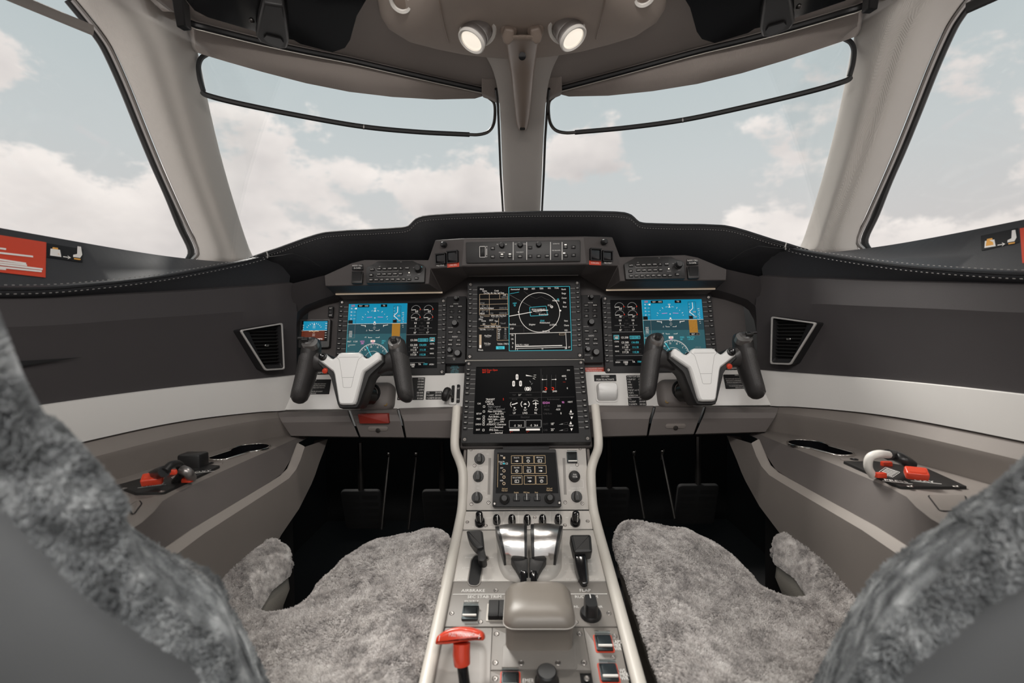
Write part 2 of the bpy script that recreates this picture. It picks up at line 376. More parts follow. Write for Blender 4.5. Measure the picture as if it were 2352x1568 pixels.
def loft(mb, lines, close=False):                    # sheet through lines of equal count
    return mb.rings([[tuple(p) for p in l] for l in lines], close=close, cap0=False, cap1=False)
# ================================================================== the shell: floor, side walls, pillars, windows, ceiling
ZF = -H
m = MB(); m.box((0, 0.15, ZF - 0.02), (1.72, 2.2, 0.04)); tag(part('floor', m, 'carpet', bevel=0), kind='structure', label='speckled grey brown carpet beside the centre pedestal')

WCP = [(-.612, 1.245), (-.634, 1.203), (-.66, 1.16), (-.70, 1.08), (-.735, .98), (-.765, .85), (-.785, .70), (-.80, .5), (-.805, .2), (-.805, -.1), (-.805, -.55)]
WC = np.array(spline(WCP, 90)); WT = np.gradient(WC, axis=0); WT /= np.linalg.norm(WT, axis=1)[:, None]; WN = np.stack([-WT[:, 1], WT[:, 0]], 1)   # inward normal
def wall_hit(px, py, off=0.0):                    # pixel on the left wall -> (station, z)
    d = ray(px, py); C = WC + WN * off; best = None
    for i in range(len(C) - 1):
        a = C[i]; e = C[i + 1] - a; den = d.x * e[1] - d.y * e[0]
        if abs(den) < 1e-12: continue
        rx, ry = a[0] - CAMPOS.x, a[1] - CAMPOS.y
        t = (rx * e[1] - ry * e[0]) / den; u = (rx * d.y - ry * d.x) / den
        if t > 0 and -1e-6 <= u <= 1 + 1e-6: best = (i + u, d.z * t); break
    return best
def wall_line(pix, off=0.0):
    h = [q for q in (wall_hit(a, b, off) for a, b in pix) if q]; h.sort()
    return np.interp(np.arange(len(WC)), [q[0] for q in h], [q[1] for q in h])
def smooth1(z, k=5):
    zz = np.pad(z, k, mode='edge'); return np.convolve(zz, np.ones(2 * k + 1) / (2 * k + 1), 'valid')
def wl(off, z, i0=0, i1=None):
    C = WC + WN * (np.array(off)[:, None] if np.ndim(off) else off); return [(C[i][0], C[i][1], z[i]) for i in range(i0, i1 or len(C))]
zA = smooth1(wall_line([(560, 606), (440, 600), (300, 582), (150, 556), (0, 530)], -0.11))
zB = smooth1(wall_line([(640, 570), (612, 580), (540, 600), (420, 622), (300, 640), (150, 653), (0, 662)]))
zC = smooth1(wall_line([(675, 649), (620, 654), (560, 658), (300, 675), (0, 691)]))
zD = smooth1(wall_line([(700, 705), (560, 714), (300, 732), (40, 753)]))
zE = smooth1(wall_line([(655, 863), (560, 873), (400, 889), (300, 901), (100, 929)]))
zF_ = smooth1(wall_line([(645, 945), (560, 950), (400, 970), (300, 990), (180, 1018)]))
zG = smooth1(np.minimum(wall_line([(655, 1006), (562, 1014), (461, 1047), (268, 1111)], .004), -.266)); zH = smooth1(wall_line([(640, 962), (582, 969), (400, 1005), (209, 1055)], .022))
def side(s):
    sd = 'left' if s < 0 else 'right'
    w = thing('wall_' + sd, 'dark grey side wall lining with a white band, %s side of the cockpit' % sd, None, mir((-.80, .5, ZF), s), kind='structure')
    def P(name, lines, m, **k):
        mb = MB(); loft(mb, lines); mb = mb if s < 0 else mb.mirrored(); return part(name, mb, m, w, world=True, **k)
    P('side_ledge', [wl(-0.115, zA - 0.012), wl(-0.11, zA), wl(-0.098, zA + 0.003), wl(-0.05, (zA + zB) / 2 - 0.012), wl(-0.012, zB - 0.004), wl(-0.003, zB), wl(0.003, zB - 0.003), wl(0.003, zB - 0.009), wl(-0.004, zB - 0.016), wl(-0.02, zC - 0.003)], 'sill_grey', ang=60, label='black padded leather window ledge')
    # edge piping and the two rows of stitches along the ledge
    mb = MB(); mb.tube(wl(0.002, zB - 0.005, 12), 0.0032, 6); P2 = mb if s < 0 else mb.mirrored(); part('piping', P2, 'hood_leather', w, world=True)
    mb = MB(); q = resample(wl(0.0, zB + 0.0012, 14), 360); q2 = resample(wl(0.0045, zB - 0.0125, 14), 360)
    for L_ in (q, q2):
        for i in range(0, 358, 2): mb.tube([L_[i], L_[i] * 0.3 + L_[i + 1] * 0.7], 0.0007, 4)
    P2 = mb if s < 0 else mb.mirrored(); tag(part('stitching', P2, 'stitch', w, world=True), kind='stuff')
    P('upper_panel', [wl(-0.02, zC + 0.004), wl(-0.003, zC), wl(0.010, zD), wl(0.006, zD - 0.03), wl(0.002, zE)], 'side_grey', ang=20, label='dark grey upper side panel')
    P('white_band', [wl(0.0, zE + 0.001), wl(0.007, zE - 0.001), wl(0.009, (zE + zF_) / 2), wl(0.007, zF_ + 0.002), wl(-0.002, zF_ + 0.001)], 'satin_white', label='satin white trim band')
    P('arm_pad', [wl(-0.002, zF_), wl(0.004, zF_ - 0.002), wl(0.022, zH + .003), wl(0.022, zH - .008), wl(0.004, zG), wl(0.002, zG - 0.03)], 'taupe', ang=24, label='taupe padded lower side panel')
    if s < 0:                                          # tapering finger groove in the left panel
        g = []
        for px, py in ((-40, 832), (60, 828), (130, 824), (190, 820), (130, 829), (60, 840), (-40, 852)):
            i, z = wall_hit(px, py, .0095); k = min(int(i), len(WC) - 2); f = i - k; c = (WC + WN * .0095)[k] * (1 - f) + (WC + WN * .0095)[k + 1] * f; g.append((c[0], c[1], z))
        mb = MB(); mb.add(g, [tuple(range(7))]); part('finger_groove', mb, 'recess', w, world=True, flat=True)
    mb = MB(); loft(mb, [wl(-0.03, zC), wl(-0.03, zG), wl(-0.03, np.full(len(WC), ZF))]); P2 = mb if s < 0 else mb.mirrored(); part('outer_skin', P2, 'footwell', w, world=True)
    return w
WALLS = [side(-1), side(1)]

# ---- A pillars
PIL = [(-140, -70, 300, .86), (-60, 120, 350, .895), (0, 172, 388, .93), (40, 205, 428, .95), (85, 240, 447, .975), (122, 262, 458, 1.0), (200, 297, 471, 1.045), (300, 337, 493, 1.11), (380, 370, 513, 1.16), (450, 401, 533, 1.205), (520, 433, 555, 1.25), (575, 458, 573, 1.28), (592, 452, 584, 1.285), (604, 436, 600, 1.29)]
def pillar(s, n):
    rg = []
    for y, l, r, Y in PIL:
        y2 = y + 0.0
        q = []
        for i in range(13):
            t = i / 12; px = l + (r - l) * t
            b = math.sin(math.pi * t); crease = 0.012 * math.exp(-((t - 0.52) / 0.10) ** 2)
            q.append(mir(W(px, y2, Y - 0.015 + 0.06 * t - 0.055 * b + crease), s))
        c = mir(W((l + r) / 2, y2, Y + 0.10), s); q.append((Vector(q[-1]) * 0.85 + c * 0.15) + Vector((0, 0.03, 0))); q.append(c); q.append((Vector(q[0]) * 0.85 + c * 0.15) + Vector((-0.02 * -s, 0.03, 0)))
        rg.append([tuple(p) for p in q])
    mb = MB(); mb.rings(rg)
    o = part('trim_%d' % n, mb, 'pillar', ang=60, subsurf=1); tag(o, 'fabric covered slanted pillar between windshield and %s side window' % ('left' if s < 0 else 'right'), kind='structure')
    # rubber seal and metal edge strip on the side window
    L_ = [mir(W(l - 4, y, Y - 0.012), s) for y, l, r, Y in PIL[2:12]] + [mir(W(440, 600, 1.262), s)]
    sl = [mir(W(l - 15 - 4 * (y > 500), y, Y - 0.004), s) for y, l, r, Y in PIL[2:12]] + [mir(W(430, 603, 1.268), s)]
    a = MB(); a.tube(spline(L_, 40), 0.0052, 8); part('edge_strip', a, 'frame_metal', o, world=True)
    a = MB(); a.tube(spline(sl, 40), 0.0085, 8); part('seal', a, 'black_satin', o, world=True, label='black rubber window seal')
    if s < 0:
        pass
    return o
pillar(-1, 1); pillar(1, 2)

# ---- centre post
POST = [(70, 1080, 1318, 1.005), (122, 1108, 1290, 1.05), (140, 1119, 1280, 1.072), (163, 1131, 1269, 1.10), (204, 1141, 1259, 1.165), (245, 1146, 1255, 1.23), (320, 1149, 1250, 1.345), (400, 1152, 1247, 1.465), (480, 1157, 1243, 1.60), (540, 1160, 1240, 1.70)]
rg = []
for y, l, r, Y in POST:
    q = []
    for i in range(13):
        t = i / 12; e = abs(2 * t - 1); q.append(tuple(W(l + (r - l) * t, y, Y - 0.022 * (1 - e ** 4))))
    q += [tuple(W(r - 6, y, Y + 0.03)), tuple(W(l + 6, y, Y + 0.03))]; rg.append(q)
mb = MB(); mb.rings(rg); o = part('trim_3', mb, 'pillar', ang=60, subsurf=1); tag(o, 'fabric covered centre post between the two windshields', kind='structure')
for s, sg in ((-1, 0), (1, 1)):
    a = MB(); a.tube([W(l - 2 if s < 0 else r + 2, y, Y + 0.012) for y, l, r, Y in POST[4:]], 0.0038, 6); part('seal', a, 'black_satin', o, world=True)

# ---- windshields and side windows
TOPL = [(425, 108), (452, 116), (470, 122), (520, 137), (600, 160), (700, 186), (800, 206), (900, 218), (1000, 224), (1090, 222), (1116, 214), (1150, 212)]
def ytop(px): return 1.0 + 0.22 * (max(0, px - 458) / 654.0) ** 0.85
TW = [W(a, b, ytop(a) + .09 * (a < 440)) for a, b in TOPL]
def windshield(s, n):
    top = [p + Vector((0, 0.015, 0.02)) for p in TW]; bot = []
    for i, p in enumerate(top):
        t = i / (len(top) - 1); t = min(1, max(0, (p.x - top[0].x) / (top[-1].x - top[0].x)))
        bot.append(Vector((-.86 + t * .82, 1.35 + .42 * math.sin(t * math.pi / 2), .10 + .22 * t)))
    rows = []
    for k in range(7):
        f = k / 6; rows.append([tuple(mir(a.lerp(b, f) + Vector((0, 0.03, 0.02)) * math.sin(math.pi * f), s)) for a, b in zip(top, bot)])
    mb = MB(); loft(mb, rows); loft(mb, [[tuple(Vector(p) + Vector((0, 0.010, 0.006))) for p in r] for r in rows])
    tag(part('window_%d' % n, mb, 'window_glass', ang=80), 'clear windshield pane %s of the centre post' % ('left' if s < 0 else 'right'), kind='structure')
windshield(-1, 2); windshield(1, 3)
def sidewin(s, n):
    lo = wl(-0.105, zA - 0.01, 18); lo = lo[::3]
    rows = []
    for k in range(6):
        f = k / 5; rows.append([tuple(mir(Vector(p) + Vector((0.21 * f ** 1.35, -0.06 * f, 0.54 * f)), s)) for p in lo])
    mb = MB(); loft(mb, rows); loft(mb, [[(x + s * 0.008, y, z) for x, y, z in r] for r in rows])
    tag(part('window_%d' % n, mb, 'window_glass', ang=80), 'clear side window on the %s behind the pillar' % ('left' if s < 0 else 'right'), kind='structure')
sidewin(-1, 1); sidewin(1, 4)

# ---- ceiling: fabric header above the windshields, then the flat headliner
RODL = [(418, 45), (448, 52), (470, 58), (520, 71), (600, 91), (700, 113), (800, 133), (900, 156), (1000, 179), (1090, 199), (1116, 204), (1150, 206)]
RW = [W(a, b, ytop(c[0]) + .09 * (a < 440) - 0.062 + 0.045 * max(0, (a - 458) / 654.0)) for (a, b), c in zip(RODL, TOPL)]
ce = thing('ceiling', 'grey brown fabric headliner above the windshields', None, (0, .3, .62), kind='structure')
for s in (-1, 1):
    e = Vector((0, 0, 0.0))
    T0 = [p + Vector((0, 0.03, 0.012)) for p in TW]; T1 = [p + Vector((0, 0.006, -0.002)) for p in TW]; T2 = [p + Vector((0, -0.006, 0.004)) for p in TW]
    R1 = [p + Vector((0, 0.0, 0.004)) for p in RW]
    mb = MB(); loft(mb, [[tuple(mir(p, s)) for p in l] for l in (T0, T1, T2, [a.lerp(b, .5) + Vector((0, 0, -.004)) for a, b in zip(TW, RW)], R1)])
    part('header_panel', mb, 'headliner', ce, world=True, ang=50)
    def up(p, Y, z): return Vector((p.x * 1.02, Y, z))
    mb = MB(); rows = [[p + Vector((0, 0.0, 0.004)) for p in RW]]
    for k, (f, z) in enumerate(((0.15, .614), (0.35, .627), (0.65, .645))):
        rows.append([Vector((p.x, p.y + (0.55 - p.y) * f, max(p.z + 0.006, z - 0.16 * max(0, abs(p.x) - .45)))) for p in RW])
    rows.append([up(p, .45, .66 - .25 * max(0, abs(p.x) - .45)) for p in RW]); rows.append([up(p, -.1, .70 - .2 * max(0, abs(p.x) - .45)) for p in RW]); rows.append([up(p, -.55, .72 - .2 * max(0, abs(p.x) - .45)) for p in RW])
    loft(mb, [[tuple(mir(p, s)) for p in r] for r in rows]); part('headliner', mb, 'headliner', ce, world=True, ang=50)
    # side rail from the headliner down to the top of the side window, and the dark outer skin
    mb = MB(); ys = [-.55, -.2, .1, .4, .6, .8, .92]
    loft(mb, [[tuple(mir((-.60, y, .705 - .09 * max(0, (y + .1))), s)) for y in ys], [tuple(mir((-.66, y, .685 - .06 * max(0, y + .1)), s)) for y in ys], [tuple(mir((-.70, y, .655 - .03 * max(0, y)), s)) for y in ys], [tuple(mir((-.72, y, .66), s)) for y in ys]])
    part('side_rail', mb, 'headliner', ce, world=True, ang=50)
mb = MB(); mb.box((0, 0.30, 0.80), (1.60, 1.75, 0.02)); part('outer_skin', mb, 'footwell', ce, world=True)
mb = MB()
loft(mb, [[(-.8, 1.12, .80), (0, 1.22, .80), (.8, 1.12, .80)], [(-.62, 1.06, .64), (0, 1.27, .665), (.62, 1.06, .64)]])
part('roof_edge', mb, 'footwell', ce, world=True)

# ---- footwell front wall and floor, near black colour standing in for shade
m = MB(); m.box((0, 1.62, ZF - .02), (1.72, .70, .045)); m.box((0, 1.96, -.35), (1.7, .03, .90)); m.box((-.85, 1.3, -.35), (.03, 1.4, .90)); m.box((.85, 1.3, -.35), (.03, 1.4, .90))
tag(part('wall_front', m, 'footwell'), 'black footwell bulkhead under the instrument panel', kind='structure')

# ================================================================== glareshield
LIP = [(566, 594), (590, 586), (612, 578), (640, 569), (670, 558), (700, 547), (728, 538), (750, 533), (800, 529), (850, 527), (900, 524), (928, 522), (941, 518), (955, 503), (968, 497), (990, 494), (1040, 491), (1100, 489), (1160, 487), (1206, 486)]
def lipY(px): return 1.225 - 0.075 * max(0, (740 - px) / 174.0) ** 1.3
LW = [W(a, b, lipY(a)) for a, b in LIP]
BOT = [(566, 664), (590, 662), (612, 659), (640, 655), (670, 650), (700, 645), (728, 640), (750, 634), (800, 617), (850, 606), (900, 606), (928, 606), (941, 606), (955, 606), (968, 602), (990, 585), (1040, 560), (1100, 557), (1160, 556), (1206, 556)]
BW = [W(a, b, 1.275 - 0.02 * max(0, (740 - a) / 174.0)) for a, b in BOT]
gs = thing('glareshield', 'black leather glareshield hood over the instrument panel', 'glareshield', (0, 1.25, .2))
def both(l): return [tuple(p) for p in l] + [tuple(mir(p, 1)) for p in reversed(l[:-1])]
base = []
for p in LW:
    t = min(1, abs(p.x) / .66); base.append(Vector((p.x * 1.24, 1.76 - .42 * t ** 1.6, .33 - .20 * t)))
V_ = Vector
mb = MB(); loft(mb, [both(base), both([a.lerp(b, .5) for a, b in zip(base, LW)]), both([p + V_((0, .02, .001)) for p in LW]), both([p + V_((0, .004, 0)) for p in LW])])
part('top', mb, 'hood_leather', gs, world=True, ang=60)
mb = MB(); loft(mb, [both([p + V_((0, .004, 0)) for p in LW]), both([p + V_((0, -.002, -.004)) for p in LW]), both([p + V_((0, -.002, -.010)) for p in LW]), both([p.lerp(q, .55) + V_((0, -.004, 0)) for p, q in zip(LW, BW)]), both(BW), both([q + V_((0, .05, -.01)) for q in BW])])
part('front_face', mb, 'hood_leather', gs, world=True, ang=50)
mb = MB(); mb.tube(resample(both([p + V_((0, -.001, -.002)) for p in LW]), 160), 0.0034, 6); part('piping', mb, 'hood_leather', gs, world=True)
mb = MB(); L_ = resample(both([p + V_((0, -.0035, -.013)) for p in LW]), 420)
for i in range(0, 418, 2): mb.tube([L_[i], L_[i] * .3 + L_[i + 1] * .7], 0.0007, 4)
tag(part('stitching', mb, 'stitch', gs, world=True), kind='stuff')
for s in (-1, 1):                                    # seam in the leather at each end, panel seam in the face
    mb = MB(); mb.tube([mir(W(612, 577, 1.155), s), mir(W(615, 586, 1.150), s), mir(W(614, 592, 1.152), s)], 0.0016, 5); part('seam', mb, 'stitch', gs, world=True)
    mb = MB(); mb.tube([mir(W(a, b, c), s) for a, b, c in ((616, 590, 1.16), (650, 586, 1.175), (672, 582, 1.185), (705, 592, 1.205), (735, 612, 1.225))], 0.0008, 5); part('face_seam', mb, 'recess', gs, world=True)
# ================================================================== instrument panel
BP = [W(650, 865, 1.243), W(1075, 852, 1.243), W(1071, 935, 1.205), W(646, 943, 1.205)]
BP[0].z = BP[1].z = (BP[0].z + BP[1].z) / 2; BP[2].z = BP[3].z = (BP[2].z + BP[3].z) / 2
ip = thing('instrument_panel', 'dark grey instrument panel fascia with white lower band', 'instrument panel', (0, 1.25, -.15))
FF = frame((0, 1.287, 0), 13)
mb = MB(FF); mb.prism([(-.60, -.125), (.60, -.125), (.60, .205), (-.60, .205)], -.012, 0); part("fascia", mb, 'fascia_grey', ip, world=True)
def Q(l): return [W(*p) for p in l]
for s in (-1, 1):
    # brow with the audio panel, its undercut, the wing of the centre housing
    mb = MB()
    def face(*p):
        p = [mir(W(*k) if not isinstance(k, Vector) else k, s) for k in p]; mb.add(p, [tuple(range(len(p)))])
    b4, b5, b1, b0 = (746, 632, 1.185), (748, 657, 1.185), (985, 652, 1.172), (984, 597, 1.19)
    b3, b2 = (808, 604, 1.178), (837, 597, 1.178); u0, u1 = (770, 677, 1.278), (1018, 673, 1.278)
    w0, w1, a0, a1 = (1000, 551, 1.185), (988, 616, 1.185), (1066, 547, 1.15), (1061, 612, 1.15); cu = (1074, 637, 1.272)
    face(b4, b5, b1, b0, b2, b3); face(b5, u0, u1, b1); face(w0, w1, a1, a0); face(w1, u1, cu, a1); face(w0, b0, b1, w1); face(w1, b1, u1)
    tp = lambda p: W(p[0], p[1], p[2]) + Vector((0, .12, .012))
    for p, q in ((b4, b3), (b3, b2), (b2, b0), (b0, w0), (w0, a0)): face(p, q, tp(q), tp(p))
    part('brow', mb, 'fascia_grey', ip, world=True, flat=False, ang=25, bevel=.002)
    # corner panel joining brow and side wall; ridge round the recess of the flight display
    mb = MB()
    rg = [(772, 676, 1.272), (735, 688, 1.262), (700, 702, 1.252), (684, 716, 1.246), (672, 742, 1.243), (664, 790, 1.243), (655, 866, 1.242)]
    inn = [(792, 690, 1.305), (748, 700, 1.30), (713, 713, 1.297), (697, 726, 1.294), (686, 748, 1.289), (679, 792, 1.28), (671, 868, 1.265)]
    for i in range(6): face(rg[i], rg[i + 1], inn[i + 1], inn[i])
    face((748, 657, 1.185), (746, 632, 1.20), (672, 651, 1.228), (666, 700, 1.238), (684, 716, 1.246), (700, 702, 1.252), (735, 688, 1.262), (772, 676, 1.272))
    face((666, 700, 1.238), (684, 716, 1.246), (672, 742, 1.243), (664, 790, 1.243), (655, 866, 1.242), (640, 866, 1.222))
    part('corner_panel', mb, 'side_grey', ip, world=True, ang=25)
    # white lower band with its seam to the side band
    mb = MB(); p = [Vector(k) for k in BP]
    n = (p[1] - p[0]).cross(p[3] - p[0]).normalized(); n = n if n.y < 0 else -n
    mb.add([mir(q, s) for q in p] + [mir(q - n * .012, s) for q in p], [(0, 1, 2, 3), (0, 4, 5, 1), (1, 5, 6, 2), (2, 6, 7, 3), (3, 7, 4, 0)])
    part('white_band', mb, 'satin_white', ip, world=True, bevel=.0012)
    # three padded knee panels
    for (tl, tr, bl, br) in ((636, 800, 668, 824), (804, 912, 828, 929), (916, 1066, 933, 1066)):
        mb = MB()
        top0 = [W(tl, 945 - (tl - 636) * .028, 1.205), W(tr, 945 - (tr - 636) * .028, 1.205)]
        top1 = [W(tl + 2, 948 - (tl - 636) * .026, 1.182), W(tr - 1, 948 - (tr - 636) * .026, 1.182)]
        top2 = [W(tl + 5, 958 - (tl - 636) * .022, 1.168), W(tr + 2, 958 - (tr - 636) * .022, 1.168)]
        mid = [W(tl + 11, 970 - (tl - 636) * .012, 1.163), W(tr + 8, 970 - (tr - 636) * .012, 1.163)]
        bot = [W(bl, 1001 + (bl - 668) * .012, 1.172), W(br, 1001 + (br - 668) * .012, 1.172)]
        bk = [W(bl, 1003 + (bl - 668) * .012, 1.30), W(br, 1003 + (br - 668) * .012, 1.30)]
        rows = [[mir(q, s) for q in r] for r in (top0, top1, top2, mid, bot, bk)]; loft(mb, rows)
        for e in (0, 1): mb.add([r[e] for r in rows], [tuple(range(6))])
        part('knee_panel', mb, 'taupe_dark', ip, world=True, ang=22, bevel=.0012)
    if s < 0:
        # red emergency pull and its latch, left side only
        mb = MB(frame(W(858, 961, 1.158), 4)); mb.prism(rpoly([(-.039, .012), (.036, .012), (.040, -.012), (-.034, -.012)], .003), -.02, .004, .002); part('red_pull', mb, 'red_pull', ip, world=True, label='dark red emergency pull')
    mb = MB(frame(mir(W(868, 988, 1.166), s), -8)); mb.prism(circ(.006, 12), -.003, .002, .001); part('latch', mb, 'dark_metal', ip, world=True)
    mb = MB(frame(mir(W(868, 984, 1.1655), s), -8)); mb.prism(rrect(.05, .012, .006), -.004, .0006, .0005); part('latch_plate', mb, 'taupe', ip, world=True)
    mb = MB(); mb.tube([mir(W(771, 675.5, 1.262), s), mir(W(1016, 671.5, 1.262), s)], .0021, 6); part('flood_strip', mb, 'flood_strip', ip, world=True, label='thin pale light bar under the brow')
mb = MB()                                             # face and undercut of the centre housing
a0, a1, cu = W(1066, 547, 1.15), W(1061, 612, 1.15), W(1074, 637, 1.272)
mb.add([a0, a1, mir(a1, 1), mir(a0, 1)], [(0, 1, 2, 3)]); mb.add([a1, cu, mir(cu, 1), mir(a1, 1)], [(0, 1, 2, 3)]); t0 = a0 + Vector((0, .14, .012)); mb.add([a0, mir(a0, 1), mir(t0, 1), t0], [(0, 1, 2, 3)])
part('centre_housing', mb, 'fascia_grey', ip, world=True, bevel=.003)
mb = MB(); mb.tube([W(1077, 634, 1.258), W(1328, 632, 1.258)], .0017, 6); part('flood_strip', mb, 'dark_metal', ip, world=True, label='thin light bar above the map display')
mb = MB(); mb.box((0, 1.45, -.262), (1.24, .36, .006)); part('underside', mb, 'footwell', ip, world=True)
mb = MB(); mb.add([tuple(W(1068, 826, 1.215)), tuple(W(1342, 824, 1.215)), tuple(W(1342, 829, 1.19)), tuple(W(1068, 831, 1.19))], [(0, 1, 2, 3)]); part('divider_strip', mb, 'cream', ip, world=True)

# ------------------------------------------------------------------ drawing on screens
LV = {'lcd_black': 1, 'lcd_sky': 2, 'lcd_ground': 2, 'lcd_hsi': 2, 'lcd_brown': 2, 'lcd_dim': 3, 'lcd_amber': 4, 'lcd_grey': 5, 'lcd_gold': 5, 'lcd_tan': 5, 'lcd_cyan': 6, 'lcd_magenta': 7, 'lcd_red': 8, 'lcd_white': 9}
class Scr:
    def __init__(s, par, cx, cy, w, h, z): s.p = par; s.c = (cx, cy); s.w = w; s.h = h; s.z = z; s.m = {}
    def g(s, col): return s.m.setdefault(col, MB())
    def k(s, x, y): return (s.c[0] + (x - .5) * s.w, s.c[1] + (.5 - y) * s.h)
    def zz(s, col, dz): return s.z + LV['lcd_' + col] * .00012 + dz * .00012
    def t(s, col, txt, x, y, sz=.03, al='C', xs=.8, dz=0): s.g(col).text(txt, *s.k(x, y), sz * s.h * 1.35, s.zz(col, dz), al, xs)
    def l(s, col, pts, w=.004, close=False, dz=0): s.g(col).pl([s.k(*p) for p in pts], w * s.h, s.zz(col, dz), None, close)
    def r(s, col, x0, y0, x1, y1, dz=0): s.g(col).rect(*s.k(x0, y1), *s.k(x1, y0), s.zz(col, dz))
    def b(s, col, x0, y0, x1, y1, w=.004, dz=0): s.l(col, [(x0, y0), (x1, y0), (x1, y1), (x0, y1)], w, True, dz)
    def arc(s, col, x, y, r, a0, a1, w=.005, n=24, dz=0): s.g(col).arc(s.k(x, y), r * s.h, a0, a1, w * s.h, s.zz(col, dz), n)
    def disc(s, col, x, y, r, n=14, dz=0): s.g(col).plate(circ(r * s.h, n, *s.k(x, y)), s.zz(col, dz))
    def poly(s, col, pts, dz=0): s.g(col).plate([s.k(*p) for p in pts], s.zz(col, dz))
    def pol(s, x, y, r, a): return (x + r * s.h / s.w * math.cos(R(a)), y - r * math.sin(R(a)))
    def done(s):
        for c, m in s.m.items(): part(c + '_symbols', m, 'lcd_' + c, s.p, flat=True)
def key_mb():
    m = MB(); m.prism(rrect(.0098, .0056, .0012, 2), -.002, .003, .001); m.rect(-.003, -.0006, .003, .0006, .0031); return m
def display(name, label, F, w, h, so, sw, sh, marks=True):
    d = thing(name, label, 'display', F)
    o = rrect(w, h, .004, 3); i = rrect(sw, sh, .0012, 3, *so)
    mb = MB(); mb.ringplate(o, i, -.024, 0); part('bezel', mb, 'bezel', d, bevel=.0012)
    mb = MB(); mb.plate(rrect(sw + .002, sh + .002, .001, 2, *so), -.0022); part('screen', mb, 'lcd_black', d)
    ky = [(0, [.045, .117, .192, .268, .341, .418]), (1, [.543, .622, .70, .777, .855, .934])]
    tk = MB(); km = shared('soft_key', key_mb, 'key_black')
    for sx in (-1, 1):
        edge = so[0] + sx * sw / 2; u = (sx * w / 2 + edge) / 2 + sx * .0055
        for _, l in ky:
            for f in l:
                v = so[1] + (.5 - f) * sh * .985; piece('soft_key', km, d, TR(u, v, 0))
                tk.line((u - sx * .0062, v + .0003), (edge + sx * .001, v + .0003), .0008, .0003)
    mk = MB()
    for sx in (-1, 1):
        for f in [k for _, l in ky for k in l]: mk.rect((sx * w / 2 + so[0] + sx * sw / 2) / 2 + sx * .0055 - .0028, so[1] + (.5 - f) * sh * .985 + .0002, (sx * w / 2 + so[0] + sx * sw / 2) / 2 + sx * .0055 + .0028, so[1] + (.5 - f) * sh * .985 + .0012, .00315)
    part('key_marks', mk, 'white_print', d, flat=True)
    part('key_lines', tk, 'grey_print', d, flat=True)
    for sx in (-1, 1):
        for sy in (-1, 1):
            mb = MB(TR(sx * (w / 2 - .0085), sy * (h / 2 - .0085), .0002)); mb.prism(rrect(.012, .012, .001, 1), -.001, .0004); part('corner_recess', mb, 'recess', d)
            screw(d, sx * (w / 2 - .0085), sy * (h / 2 - .0085), .0006, .95)
    mb = MB(TR(0, h / 2 - .009, .0002)); mb.plate(circ(.0012, 8)); part('light_sensor', mb, 'recess', d, flat=True)
    return d, Scr(d, so[0], so[1], sw, sh, -.0020)

